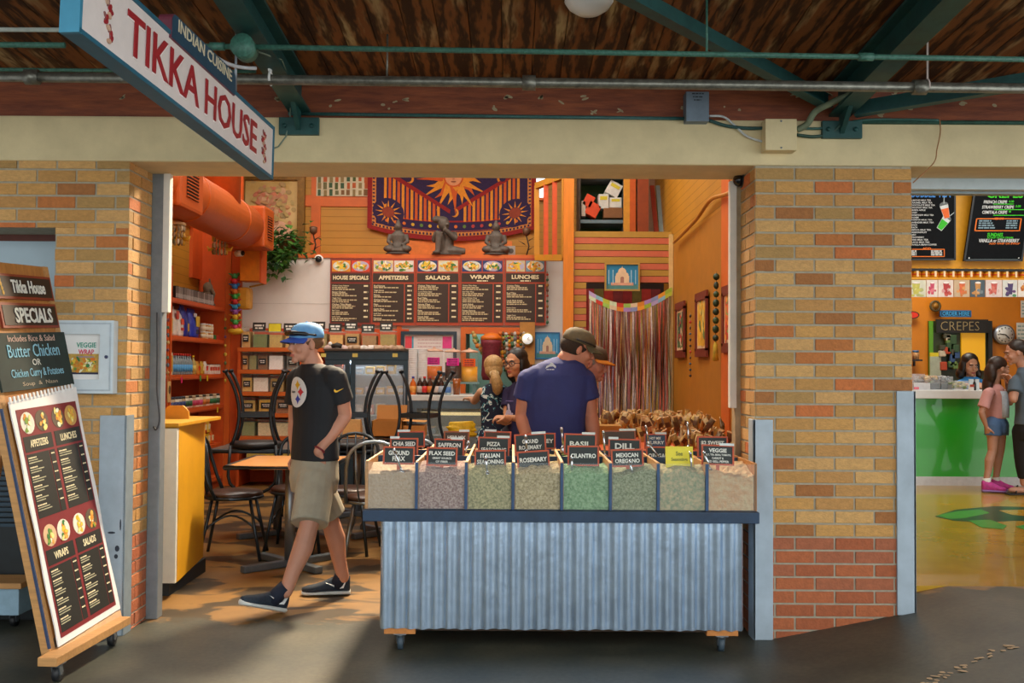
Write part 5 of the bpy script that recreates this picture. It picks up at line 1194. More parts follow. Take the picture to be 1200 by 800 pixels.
# ---- display fridge with packets on top
FRB = mat('2b4250', .4, .3, .12); t = thing('display_fridge', 'dark blue display fridge with glass doors behind the chairs', 'fridge')
FY = 10.72; fx0, fx1 = at(381, 430, FY).x, at(478, 430, FY).x; fz1 = at(430, 411, FY).z; fz0 = .08
q = MB(); q.bb((fx0, FY+.04, 0), (fx1, FY+.10, .5), FRB); q.bb((fx0, FY+.50, 0), (fx1, FY+.55, fz1), FRB); q.bb((fx0, FY+.04, 0), (fx0+.04, FY+.55, fz1), FRB); q.bb((fx1-.04, FY+.04, 0), (fx1, FY+.55, fz1), FRB); q.bb((fx0-.01, FY, fz1-.10), (fx1+.01, FY+.56, fz1), FRB, .006); q.bb((fx0-.02, FY-.02, fz1), (fx1+.02, FY+.57, fz1+.018), mat('4a3a2c', .6)); q.bb((fx0, FY+.04, .42), (fx1, FY+.5, .5), FRB); q.build('cabinet', t)
xm = at(411, 430, FY).x
for (a, b, nm) in ((fx0, xm-.01, 0), (xm, fx1, 1)):
    q = MB(); f = .05
    q.bb((a, FY, .5), (a+f, FY+.035, fz1-.1), FRB); q.bb((b-f, FY, .5), (b, FY+.035, fz1-.1), FRB); q.bb((a+f, FY, .5), (b-f, FY+.035, .58), FRB); q.bb((a+f, FY, fz1-.15), (b-f, FY+.035, fz1-.1), FRB)
    d_ = q.build('door', t); q = MB(); q.bb((a+f, FY+.012, .58), (b-f, FY+.018, fz1-.15), glass('dce8f0', .26, .08)); q.build('glass', d_)
    q = MB(); q.bb((b-f+.01, FY-.03, .8), (b-f+.03, FY-.012, 1.2), STEEL, .004); q.build('handle', d_)
for k in range(4): q = MB(); q.bb((fx0+.04, FY+.06, .62+k*.22), (fx1-.04, FY+.48, .632+k*.22), mat('b8c4c8', .4)); q.build('wire_shelf', t)
q = MB(); q.bb((fx0+.04, FY+.47, .5), (fx1-.04, FY+.49, fz1-.1), mat('b4c2cc', .5)); q.build('liner', t)
q = MB(); q.bb((fx0+.1, FY+.1, fz1-.13), (fx1-.1, FY+.16, fz1-.11), mat('e8f4ff', .4, emit=14.)); q.build('fridge_glow_fill', t)  # glowing strip added to brighten the fridge behind its glass
for px in (379, 416, 463): c = at(px, 416, FY-.005); q = MB(); q.bb((c.x-.028, FY-.006, c.z-.02), (c.x+.028, FY-.001, c.z+.02), mat('d8c868', .6)); tg = q.build('price_sticker', t)
for k in range(4):
    for j in range(7):
        x = fx0+.12+j*.115; c = rr.choice(('d8a030', 'e8d8a0', 'c85a40', 'c8b8c0', 'd0c8c0', 'e0b040', 'a8c0d0'))
        q = MB(); hh = rr.uniform(.07, .13); q.box((x, FY+.16, .632+k*.22+hh/2), (.095, .12, hh), mat(c, .5, var=.3, scale=20), .012); q.bb((x-.03, FY+.098, .632+k*.22+hh*.3), (x+.03, FY+.1, .632+k*.22+hh*.7), mat('e8e4dc', .5))
        tag(q.build('food_tub'), 'small food pack on a wire shelf inside the blue fridge', 'food pack', 'packs inside the display fridge')
for k in range(11):
    px = 386+k*8.2+rr.uniform(-1, 1); c = at(px, 405, FY+.2)
    q = pouch(.09, .05, .12, mat(rr.choice(('d8c0b8', 'c8a888', 'b89a80', 'd8d0c8', 'c8a0a8', 'a88a6a')), .4, var=.3, scale=20, bump=.3), ()); q.xf(Matrix.Diagonal((1, 1, 1, 1)))
    o = q.build('snack_packet'); o.location = (c.x, FY+.15+rr.uniform(0, .12), fz1+.018); o.rotation_euler = (0, 0, rr.uniform(0, 3)); tag(o, 'little flat packet lying on top of the blue fridge', 'packet', 'packets lying on the fridge')
t = thing('toy_figurine', 'small black and white figurine lying on the fridge', 'figurine'); c = at(395, 402, FY+.1); q = MB(); q.tube([(c.x-.06, FY+.1, fz1+.05), (c.x, FY+.1, fz1+.06), (c.x+.05, FY+.1, fz1+.05)], [.02, .032, .025], mat('24221f', .6), 8); q.sph((c.x-.075, FY+.1, fz1+.075), .024, WHITE, 8, 6); q.sph((c.x, FY+.1, fz1+.042), (.04, .02, .024), mat('c8c0b4', .6), 8, 6); q.build('body', t)
# ---- framed lit board behind the dispensers
t = thing('framed_board', 'dark framed board with pink panels behind the drink dispensers', 'board'); a, b = at(470, 388, BY-.05), at(535, 440, BY-.05); m = face((a.x, BY-.03, b.z)); w, h = b.x-a.x, a.z-b.z
q = MB()
for r in ((0, 0, w, .04), (0, h-.04, w, h), (0, .04, .04, h-.04), (w-.04, .04, w, h-.04)): q.rect(*r, mat('1e3444', .4), m, 0, .05)
q.build('frame', t); q = MB(); q.rect(.04, .04, w-.04, h-.04, mat('e0d8d4', .5, var=.05), m, 0, .02); q.rect(.05, h-.2, .13, h-.06, mat('e04a58', .5), m, .02, .003); q.rect(.13, h-.2, .15, h-.06, mat('3a9ab8', .5), m, .02, .003); q.rect(w-.17, h-.2, w-.06, h-.06, mat('e0408a', .5), m, .02, .003)
for k in range(4): q.lines(.2, h-.1-.04*k, .012, .28, mat('c8a8a8', .5), m, rr, .02)
q.build('panel', t)
q = MB(); xa, xb = at(536, 400, BY).x, at(471, 400, BY).x; q.bb((at(471, 400, BY).x-.06, BY-.03, 1.0), (at(471, 400, BY).x, BY, 1.86), ORANGE); S('trim_8', q)
# pass-through frame
q = MB(); e = .06
q.bb((HX0-e, BY-.05, HZ1), (HX1+e, BY+.1, HZ1+e*1.3), ORANGE); q.bb((HX0-e, BY-.05, HZ0), (HX0, BY+.1, HZ1), ORANGE); q.bb((HX1, BY-.05, HZ0), (HX1+e, BY+.1, HZ1), ORANGE); S('trim_9', q)
q = MB(); q.bb((HX0, BY+.12, HZ0), (HX0+.04, BY+.2, HZ1), mat('2a5a4a', .5)); q.bb((HX0+.3, BY+.5, 1.72), (HX1, BY+.55, 1.95), mat('9ac05a', .6, var=.3, scale=6)); S('trim_10', q)
t = thing('hanging_lantern', 'maroon column lantern with orange dome in the kitchen pass', 'lantern'); c = at(576, 391, 11.78); q = MB(); hh = c.z-at(576, 445, 11.78).z
q.lathe([(.10, -hh), (.115, -hh*.9), (.105, -hh*.3), (.125, -.12), (.125, -.07)], mat('7c2a38', .6, var=.35, scale=40), 18, T(c.x, 11.72, c.z)); q.build('body', t); q = MB(); q.lathe([(.128, -.075), (.125, -.04), (.07, 0), (.01, .012)], mat('d87018', .5), 18, T(c.x, 11.72, c.z)); q.build('dome', t)
for k in range(9):
    px = 586+k*3.5; y1 = (428, 436, 440, 430, 444, 438, 430, 442, 425)[k]
    garland(at(px, 388, 11.8), at(px+(6-k) * .6, y1, 11.8), (('c86a1c', '8a3a24', 'd8a028'), ('6a4a2a', 'a87a30', '3a5a34'), ('b8b0a8', '6a6a70', 'c8c0b0'))[k % 3], .026, ('hanging bead and flower strand %s in the kitchen pass' % (ords+('ninth',))[k])+' from the lantern', n=9, seed=k)
for k, (xa, xb, ya, yb) in enumerate(((553, 575, 391, 418), (577, 604, 405, 440))):
    q = MB(); g = random.Random(k)
    for i in range(22):
        p = at(xa, ya, 11.78).lerp(at(xb, yb, 11.76), i/21); q.sph(p+V((g.uniform(-.02, .02), 0, g.uniform(-.02, .02)-.06*math.sin(PI*i/21))), g.uniform(.018, .032), mat(g.choice(('c8782c', '5a7a3a', 'b89a5a', '8a5a34')), .7), 7, 5)
    tag(q.build('swag'), ('flower swag across the top left of the kitchen pass' if k == 0 else 'flower swag drooping right of the maroon lantern'), 'swag')
t = thing('wall_clock', 'small round white clock on the orange frame of kitchen pass', 'clock'); c = at(618, 397, 11.76); q = MB(); q.cyl((c.x, 11.74, c.z), (c.x, 11.78, c.z), .075, mat('c8b060', .4, .4), 24); q.build('rim', t); q = MB(); q.cyl((c.x, 11.735, c.z), (c.x, 11.74, c.z), .062, mat('fffdf4', .5, var=0, emit=.5), 24); q.beam((c.x, 11.733, c.z), (c.x+.02, 11.733, c.z+.02), .004, .006, BLACK); q.beam((c.x, 11.733, c.z), (c.x+.03, 11.733, c.z-.02), .003, .005, BLACK); q.build('dial', t)
q = MB(); q.bb((c.x-.09, 11.79, c.z-.30), (c.x+.09, 11.83, c.z+.2), mat('b8803a', .6)); tag(q.build('clock_board'), 'tan wooden board behind the small white clock', 'board')
# palace pictures
def palace(q, m, w, h, z):
    st = mat('e4cca8', .6, var=.1); pk = mat('d8a48c', .6)
    q.rect(.0+w*.06, h*.06, w*.94, h*.22, mat('4a8a8c', .6), m, z, .0005); q.rect(w*.18, h*.2, w*.82, h*.30, pk, m, z+.0006, .0005)
    for fx in (.12, .24, .76, .88): q.rect(w*fx-w*.012, h*.25, w*fx+w*.012, h*.75, mat('a8d4e8', .6), m, z+.0007, .0005)
    q.rect(w*.30, h*.29, w*.70, h*.54, st, m, z+.0012, .0006); q.ell(w*.5, h*.66, w*.12, h*.17, st, m, z+.0014, .0006); q.prism([(w*.48, h*.8), (w*.52, h*.8), (w*.5, h*.9)], .0005, st, m, z+.0018)
    for fx in (.37, .63): q.ell(w*fx, h*.57, w*.05, h*.08, st, m, z+.0016, .0006)
    q.rect(w*.45, h*.29, w*.55, h*.46, mat('a87a6a', .6), m, z+.002, .0005); q.ell(w*.5, h*.46, w*.05, h*.05, mat('a87a6a', .6), m, z+.0021, .0005)
SKYB = mat('1e86b8', .5, var=.1)
pic_frame((627, 389), (656, 421), BY-.01, .012, mat('2a6aa0', .5), mat('3c94c8', .5), 'unframed looking blue domed palace print on the white wall by the clock', palace, 'palace_print', .012)
# ---- drinks counter
t = thing('drinks_counter', 'chilled glass display counter with white top under the dispensers', 'counter'); DY = 9.72
dx0, dx1 = at(480, 500, DY).x, 0.15; dz = at(530, 463, DY).z; GR = mat('5a6a74', .35, .6, .1)
q = MB(); q.bb((dx0-.02, DY-.02, dz-.055), (dx1, DY+.7, dz), mat('d0d4d2', .4, var=.05), .006); q.build('top', t)
q = MB(); q.bb((dx0, DY+.02, 0), (dx1, DY+.68, .30), GR)
q.bb((dx0, DY, .30), (dx0+.07, DY+.68, dz-.055), GR); q.bb((dx0+.07, DY, dz-.13), (dx1, DY+.05, dz-.055), GR); q.bb((dx0, DY+.6, .3), (dx1, DY+.68, dz-.055), mat('a8b4b8', .5)); q.bb((dx0+.07, DY+.0, .30), (dx1, DY+.05, .36), GR); q.build('body', t)
q = MB(); q.bb((dx0+.07, DY+.02, .36), (dx1, DY+.03, dz-.13), glass('d0e0e4', .16, .05)); q.build('glass_front', t)
q = MB(); q.bb((dx0+.1, DY+.1, dz-.20), (dx1, DY+.14, dz-.17), mat('ffe6a0', .4, emit=.7)); q.build('light_tube', t)
for z in (.50, .70): q = MB(); q.bb((dx0+.07, DY+.08, z), (dx1, DY+.58, z+.012), mat('b8c8cc', .3)); q.build('shelf', t)
for k in range(6):
    q = MB(); x = dx0+.18+k*.16; q.box((x, DY+.22, .745), (.13, .18, .06), mat(('8aa0b0', 'b0b8b8', 'c8c0a8')[k % 3], .4, var=.2), .012); q.box((x, DY+.22, .778), (.11, .16, .008), mat('d8dce0', .3), .003); tag(q.build('food_tray'), 'foil covered food tray inside the drinks counter', 'tray', 'trays in the drinks counter')
c = at(541, 499, DY-.25); t = thing('folded_bag', 'crumpled bright yellow bag in front of the drinks counter', 'bag'); q = MB(); g = random.Random(4)
q.loft([((c.x+.01*math.sin(k*2.1), DY-.25, c.z-.10+.016*k), (.135*(1+.10*math.sin(k*1.7))*(1 if k < 8 else .8), 0, .012*math.sin(k)), (0, .05*(1-.07*k), 0)) for k in range(10)], mat('d8b010', .5, var=.25, scale=14, bump=.9, bscale=14), 14); q.build('bag_body', t)
zt = dz
for px in (484, 495): 
    t = thing('cup_stack', 'tall stack of white cups, %s of the two on the counter' % ('left' if px < 490 else 'right'), 'cups', (at(px, 460, DY+.15).x, DY+.15, zt), 0, 'stacks of white cups'); hN = at(px, 409, DY+.15).z-zt; n = 26
    for j in range(n):
        q = MB(); z = hN*.16+(hN*.84-.0)*j/(n-1) if j else 0
        zz = (hN-.11)*j/(n-1); q.lathe([(.036, zz), (.046, zz+.105), (.049, zz+.108), (.047, zz+.112), (.044, zz+.108)], mat('e8ecee', .5, var=.02), 14)
        if j in (0, n-1) or True: q.build('cup', t)
def dispenser(px, ybot, ytop, liquid, tagc, lab, fill):
    Y = DY+.42; a = at(px, ybot, Y); z0 = a.z; h = at(px, ytop, Y).z-z0; r = .088
    t = thing('drink_dispenser', lab, 'dispenser', group='drink dispensers on the counter'); M = T(a.x, Y, z0)
    q = MB(); q.lathe([(r*.93, .012), (r*.93, h*fill)], mat(liquid, .25, var=.05), 20, M); q.build('drink', t)
    q = MB(); vs = [(r, 0), (r, h*.86), (r*1.06, h*.87), (r*1.06, h*.885)]; q.loft([(V((0, 0, z)), V((rr_, 0, 0)), V((0, rr_, 0))) for rr_, z in vs], glass('e8d8c8', .10, .05), 20, M, False); q.build('clear_tank', t)
    q = MB(); q.lathe([(r*1.08, h*.88), (r*1.0, h*.92), (r*.5, h*.955), (r*.16, h*.97), (r*.2, h), (.001, h+.004)], mat('c8a088', .3, .2), 20, M); q.build('lid', t)
    q = MB(); n = 8; vs = []; fs = []
    for i in range(n+1):
        an = -PI/2-.75+1.5*i/n
        for z in (h*.48, h*.70): vs.append((a.x+(r+.004)*math.cos(an), Y+(r+.004)*math.sin(an), z0+z))
    for i in range(n): fs.append((2*i, 2*i+2, 2*i+3, 2*i+1))
    q.add(vs, fs, mat(tagc, .5), True); lm = face((a.x, Y-r-.005, z0+h*.59)); 
    for k in range(3): q.lines(-.045, .022-.022*k, .008, .09, mat('5a1a3a', .6), lm, rr, 0)
    q.build('name_tag', t); return a.x, Y, z0
for pxs_, yb, yt, l, tc, lab, fl in ((508.5, 446, 407, 'e8780c', 'e0309a', 'drink dispenser of orange drink with pink tag, leftmost', .44), (531, 447, 408, '2a0c14', 'e030a0', 'drink dispenser of dark drink with pink tag, in the middle', .58), (550, 449, 408, 'f0ac08', 'e86020', 'drink dispenser of yellow drink with orange tag, at right', .48)):
    dispenser(pxs_, yb, yt, l, tc, lab, fl)
q = MB(); Yd = DY+.42; a, b = at(500, 447, Yd), at(561, 450, Yd); q.bb((a.x, Yd-.1, a.z-.02), (b.x, Yd+.1, a.z), mat('6a8a8a', .4)); q.bb((a.x+.02, Yd-.08, zt), (a.x+.06, Yd+.08, a.z-.02), mat('4a6a6a', .4)); q.bb((b.x-.06, Yd-.08, zt), (b.x-.02, Yd+.08, a.z-.02), mat('4a6a6a', .4)); tag(q.build('dispenser_stand'), 'low green grey stand under the three drink dispensers', 'stand')
for k, (px, c, cap, lb, lab) in enumerate(((484, 'c86018', '2a3a9a', 'd8943c', 'orange soda bottle with blue cap, leftmost in front'), (492, '2a1612', 'b8b8b8', 'b0a8a0', 'dark cola bottle with grey cap next to the orange soda'), (497.5, '30140e', 'c82018', 'c8201c', 'dark cola bottle with red cap and red label'), (504, '3a1c10', 'c02818', 'c87018', 'dark bottle with red and orange label'), (511, '2a1812', 'b8b0a8', 'c8b8b0', 'dark bottle with pale label in front of the leftmost dispenser'), (517, '2c1814', 'a8a8a8', '9aa8b8', 'dark bottle with bluish label beside the water'), (525, '9ab0b8', 'd8dce0', '4a78b8', 'clear water bottle with blue label, rightmost in front'))):
    Yb = DY+.10; b_ = at(px, 461, Yb); hh = at(px, 441 if k != 6 else 443, Yb).z-zt; bottle((b_.x, Yb, zt), .031, hh, mat(c, .15, 0, .05), mat(cap, .4), mat(lb, .5, var=.2), lab, 'soda bottles in front of the dispensers')
t = thing('tumbler', 'amber tumbler on the counter beside the water bottle', 'tumbler'); c = at(535, 455, DY+.2); q = MB(); q.lathe([(.032, 0), (.04, .16), (.036, .16), (.03, .01)], mat('8a4a1c', .2), 14, T(c.x, DY+.2, zt)); q.build('cup', t)
# ---- striped partition, loft, curtain doorway
PY = 10.9; SALM = mat('c4664a', .5, var=.06); GOLDS = mat('ae8a38', .5, var=.06)
xa, xb = at(673, 300, PY).x, at(787, 300, PY).x; zt_, zb = at(700, 271, PY).z, at(700, 331, PY).z
q = MB(); n = 8
for k in range(n):
    za, zc = zt_-(zt_-zb)*k/n, zt_-(zt_-zb)*(k+1)/n; q.bb((xa, PY, zc+.006), (xb, PY+.05, za), SALM if k % 2 else GOLDS)
q.bb((xa, PY+.01, zb), (xb, PY+.055, zt_), mat('5a3a1c', .7)); dxl = at(687, 350, PY).x
for k in range(20):
    za = zb-(zt_-zb)*k/n; zc = zb-(zt_-zb)*(k+1)/n
    if zc < 0: zc = 0
    if za <= 0: break
    q.bb((xa, PY, zc+.006), (dxl, PY+.05, za), SALM if k % 2 else GOLDS)
S('wall_partition', q)
q = MB(); q.bb((at(660, 300, PY).x, PY-.05, 0), (at(672, 300, PY).x, PY+.04, 4.6), mat('d8801c', .5, var=.15, scale=4, stretch=(6, 6, .8))); S('trim_11', q)
q = MB(); q.bb((at(783.5, 400, PY).x, PY-.04, 0), (at(788, 400, PY).x, PY, at(785, 275, PY).z), mat('d8b878', .6, var=.1)); q.bb((at(789, 400, PY).x, PY-.02, 0), (at(791, 400, PY).x, PY, zt_-.1), mat('8a6a2c', .6)); S('trim_12', q)
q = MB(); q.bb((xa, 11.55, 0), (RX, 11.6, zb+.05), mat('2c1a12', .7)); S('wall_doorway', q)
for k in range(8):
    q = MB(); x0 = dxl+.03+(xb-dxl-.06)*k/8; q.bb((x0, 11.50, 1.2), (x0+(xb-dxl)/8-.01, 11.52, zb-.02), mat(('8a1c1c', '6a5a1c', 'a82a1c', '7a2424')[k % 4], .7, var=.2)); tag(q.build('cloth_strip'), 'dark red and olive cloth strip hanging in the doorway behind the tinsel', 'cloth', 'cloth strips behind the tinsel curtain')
pic_frame((708.5, 308), (749.5, 341), PY-.03, .018, mat('b89a50', .4, .4), SKYB, 'framed domed palace picture on the striped partition', palace, 'framed_picture', .025)
t = thing('tinsel_curtain', 'multicoloured tinsel curtain with rainbow top hanging in the doorway', 'curtain'); g = random.Random(17); CX0, CX1 = at(690, 350, PY-.06).x, at(787, 350, PY-.06).x; N_ = 150
cols = [mat(c, .4, .1, .25, 40) for c in ('b87a78', 'c89a5c', '9a9a70', 'c8b8a0', '8a6448', 'c87c68', 'd8c8b8', 'b0a050', 'a06468', '8a7a90', 'd0a048', 'b85a48', 'e0d8d0', 'd0c8c8')]  # palest strands stand in for glints on the tinsel
def ctop(u): return at(690, 341, PY).z - .16*math.sin(PI*min(1, u*1.02))**.9 + .07*u*.6
q = MB()
for i in range(N_):
    u = (i+.5)/N_; x = CX0+(CX1-CX0)*u+g.uniform(-.004, .004); w = g.uniform(.004, .011); y = PY-.06+g.uniform(-.035, .035); z1 = ctop(u)-.09; z0 = .35+g.uniform(-.1, .1); a = g.uniform(-.8, .8)
    m = g.choice(cols); vs = []; fs = []; ns = 8
    for k in range(ns+1):
        zz = z1+(z0-z1)*k/ns; aa = a+k*.7*g.uniform(.5, 1); xx = x+.006*math.sin(k*1.3+i)
        vs += [(xx-w*math.cos(aa), y-w*math.sin(aa), zz), (xx+w*math.cos(aa), y+w*math.sin(aa), zz)]
    for k in range(ns): fs.append((2*k, 2*k+2, 2*k+3, 2*k+1))
    q.add(vs, fs, m)
q.build('tinsel_strands', t)['kind'] = 'stuff'
RB = ('b8a8d8', '9ac85a', 'e8a030', 'c8e0c0', 'a888c8', '88c0d8', 'd8c8a8', '9aba3a', 'c83a28', '8898c8', 'b8c840', 'd8882c')
q = MB(); ns = 24
for i in range(ns):
    for r in range(2):
        u0, u1 = i/ns, (i+1)/ns; xx0, xx1 = CX0+(CX1-CX0)*u0, CX0+(CX1-CX0)*u1; t0, t1 = ctop(u0)-.045*r, ctop(u1)-.045*r
        q.add([(xx0, PY-.09, t0-.045), (xx1, PY-.09, t1-.045), (xx1, PY-.09, t1), (xx0, PY-.09, t0), (xx0, PY-.084, t0-.045), (xx1, PY-.084, t1-.045), (xx1, PY-.084, t1), (xx0, PY-.084, t0)], [(0, 1, 2, 3), (7, 6, 5, 4), (3, 2, 6, 7), (0, 4, 5, 1)], mat(RB[(i//2*5+r*3) % 12], .5, var=.1))
q.build('rainbow_band', t)
# loft: railing panel, shelf with boxes, leaning boards
LYY = 11.4
t = thing('loft_railing', 'orange slatted railing panel at the edge of the loft', 'railing'); a, b, c_, d_ = at(629, 218, LYY+.3), at(661, 206, LYY), at(661, 302, LYY), at(629, 302, LYY+.3)
def rail(p, q_, w=.05, nm='slat'):
    k = MB(); k.beam(p, q_, w, w, OCHRE if nm != 'slat' else mat('d0501a', .5)); k.build(nm, t)
rail(a, b, .07, 'top_rail'); rail(d_, c_, .07, 'bottom_rail'); rail(a, d_, .06, 'end_post'); rail(b, c_+V((0, 0, .0)), .06, 'end_post')
for f in (.34, .66): rail(a.lerp(b, f), d_.lerp(c_, f), .055)
q = MB(); x0, x1 = at(680, 240, 11.9).x, at(730, 240, 11.9).x; zl = at(700, 258, 11.9).z
q.bb((x0, 12.3, zt_-.2), (x1+.02, 12.33, 4.6), mat('1c5a34', .6)); q.bb((x0-.02, 11.85, zt_-.2), (x0, 12.3, 4.6), mat('3a2a1a', .6)); q.bb((x1, 11.85, zt_-.2), (x1+.03, 12.3, 4.6), mat('5a7480', .5)); t = thing('loft_shelf', 'grey green metal shelf up in the loft holding papers and boxes', 'shelf'); q.build('frame', t)
for z in (zl, at(700, 206, 11.9).z): q = MB(); q.bb((x0, 11.86, z-.04), (x1, 12.3, z), mat('6a808a', .5)); q.build('shelf', t)
for k, (p0, p1, rot, c, lab) in enumerate((((701, 228), (713, 245), 0, 'd8d8d0', 'white carton with yellow label in the loft, middle'), ((714, 232), (728, 244), 0, 'dcdcd4', 'white carton with yellow label in the loft, lower right'), ((711, 214), (727, 230), .5, 'e0e0d8', 'tilted white carton on top in the loft'), ((707, 244), (729, 256), 0, '8a5a30', 'brown box under the white cartons in the loft'), ((681, 236), (686, 254), 0, 'c8b8a8', 'pale upright roll at the left of the loft shelf'), ((684, 229), (695, 243), .5, 'e04818', 'upper orange box on the loft shelf'), ((687, 238), (702, 254), .5, 'e04a18', 'lower orange box on the loft shelf'))):
    a, b = at(*p0, 11.95), at(*p1, 11.95); w, h = b.x-a.x, a.z-b.z
    t = thing('storage_box', lab, 'box', group='boxes in the loft'); M = T((a.x+b.x)/2, 12.0, (a.z+b.z)/2) @ RY(rot)
    q = MB(); q.box((0, 0, 0), (w, .2, h), mat(c, .6), .006, M); q.build('carton', t)
    if c[0] == 'd' or c == 'e0e0d8': q = MB(); q.box((0, -.102, h*.22), (w*.7, .004, h*.25), mat('d8c830', .6), 0, M); q.build('sticker', t)
q = MB()
for p0, p1, c in ((731, 738, 'c88a24'), (738, 745, 'b8500e'), (747, 760, '8a3a12')): q.bb((at(p0, 240, LYY).x, LYY, zt_-.25), (at(p1, 240, LYY).x, LYY+.06, 4.6), mat(c, .5))
q.bb((at(760, 240, LYY).x, LYY+.9, zt_-.2), (RX, LYY+.95, 4.6), mat('c8a488', .6)); S('trim_13', q)
for p0, p1, c, lab in (((764, 218), (769, 272), 'a03a24', 'dark red board leaning in the loft'), ((771, 218), (775, 272), '8a9a98', 'grey board leaning in the loft')):
    q = MB(); a, b = at(*p0, LYY+.5), at(*p1, LYY+.2); q.beam(a, b, .05, .03, mat(c, .5)); tag(q.build('leaning_board'), lab, 'board', 'boards leaning in the loft')
# ---- right wall: pipe rail, pictures, garlands
PW = RX-.015
P = [atx(790, 284, RX-.05), atx(815, 258, RX-.05), atx(833, 234, RX-.05), atx(858, 224, RX-.05)]
wire(P+[V((RX-.05, P[-1].y-1.2, P[-1].z+.02))], .018, mat('b87a1c', .35, .1), 'ochre pipe handrail running along the right wall', 8, 'wall_pipe', 'pipe')
FA = [('5a6a3a', 'b83a2a', 'e0b890', '3a4a3a'), ('e0a828', 'c8901c', 'd8c060', '6a7a3a'), ('d8601c', 'c03a1c', 'e08a30', '8a9a4a')]
for k, (x0, x1, y0, y1) in enumerate(((793, 803.5, 352, 419), (816.5, 830, 340, 418), (848, 861, 332, 413))):
    A, B = atx(x0, y0, PW), atx(x1, y0, PW); yy0, yy1 = B.y, A.y; zt2 = atx((x0+x1)/2, y0+2, PW).z; zb2 = atx((x0+x1)/2, y1, PW).z
    m = face((PW, yy1, zb2), (0, -1, 0)); w, h = yy1-yy0, zt2-zb2
    t = thing('framed_picture', 'dark red framed figure picture on the right wall, %s' % ('farthest back beside the tinsel curtain', 'middle one, mostly yellow', 'nearest one beside the white door post')[k], 'picture', group='pictures on the right wall')
    q = MB(); fr = .055
    for r in ((0, 0, w, fr*1.4), (0, h-fr*1.4, w, h), (0, fr, fr, h-fr), (w-fr, fr, w, h-fr)): q.rect(*r, mat('6e2814', .5), m, 0, .02)
    q.build('frame', t); q = MB(); q.rect(fr, fr, w-fr, h-fr, mat('d8b488', .6), m, 0, .006); q.rect(fr+.03, fr+.05, w-fr-.03, h-fr-.05, mat(FA[k][0], .7, var=.3), m, .006, .001); g = random.Random(k+40)
    for i in range(40): q.ell(w*g.uniform(.28, .72), h*g.uniform(.18, .82), w*g.uniform(.04, .13), h*g.uniform(.02, .07), mat(g.choice(FA[k]), .7), m, .007+.0001*i, .0004, 9, g.uniform(0, 3))
    q.build('print', t)
a, b = atx(809, 366, RX-.03), atx(809, 443, RX-.03); garland(a, b, ('2c2420', 'b83a2a', '4a3a30', '2c5a78', '1e2c3a'), .013, 'thin string of dark beads between the right wall pictures', n=11, seed=5)
a, b = atx(839.5, 318, RX-.05), atx(838.5, 400, RX-.05); garland(a, b, ('1e3c20', '16301c', '2a4a24'), .028, 'chunky dark green garland with yellow tassel on the right wall', n=8, seed=6, tassel='b8a030')
# ---- incense packets on the long table by the right wall
t = thing('display_table', 'long wooden display table along the right wall under the packets', 'table')
q = MB(); q.bb((.62, 7.0, .76), (1.70, 10.2, .80), SO, .005); q.build('top', t)
for x in (.68, 1.64):
    for y in (7.1, 10.1): q = MB(); q.bb((x-.03, y-.03, 0), (x+.03, y+.03, .76), SO); q.build('leg', t)
g = random.Random(77); PKC = ('b08c48', '84642e', 'c4a860', '644c28', '9c7838', 'c8b484'); protos = []
for c in PKC:
    q = MB(); mm = mat(c, .5, var=.25, scale=25)
    q.loft([(V((0, 0, 0)), V((.035, 0, 0)), V((0, .02, 0))), (V((0, 0, .06)), V((.034, 0, 0)), V((0, .022, 0))), (V((0, 0, .13)), V((.032, 0, 0)), V((0, .012, 0))), (V((0, 0, .15)), V((.034, 0, 0)), V((0, .004, 0)))], mm, 10)
    q.bb((-.026, -.0235, .05), (.026, -.019, .10), mat('5a3a1c', .6)); q.bb((-.034, -.006, .145), (.034, .006, .156), mat('d8b880', .5)); protos.append(q.mesh('tea_packet'))
nn = 0
for r in range(13):
    y = 7.12+r*.235; xl = 1.20-.055*r if r < 9 else .70
    x = max(.68, xl)
    while x < 1.66:
        for lay in range(2 if 2 < r < 9 else 1):
            o = bpy.data.objects.new('spice_packet', protos[g.randrange(6)]); COL.objects.link(o)
            o.location = (x+g.uniform(-.012, .012), y+g.uniform(-.05, .05), .802+lay*.085+.013*r*.0); o.rotation_euler = (g.uniform(-.7, .5), g.uniform(-.6, .6), g.uniform(-1.2, 1.2)); o.scale = (.72, .72, .78)
            tag(o, 'tan spice packet standing in the crowd of packets by the right wall', 'packet', 'tan packets on the display table'); nn += 1
        x += .068
for px, py, lab in ((705, 500, 'tan open box with black label in front of the packets'),):
    t = thing('display_box', lab, 'box'); c = at(706, 499, 7.6); q = MB(); q.box((c.x-.02, 7.62, .87), (.30, .22, .14), mat('a8741c', .6), .004); q.build('carton', t); q = MB(); q.bb((c.x+.06, 7.505, .83), (c.x+.09, 7.509, .90), BLACK); q.build('label_strip', t)
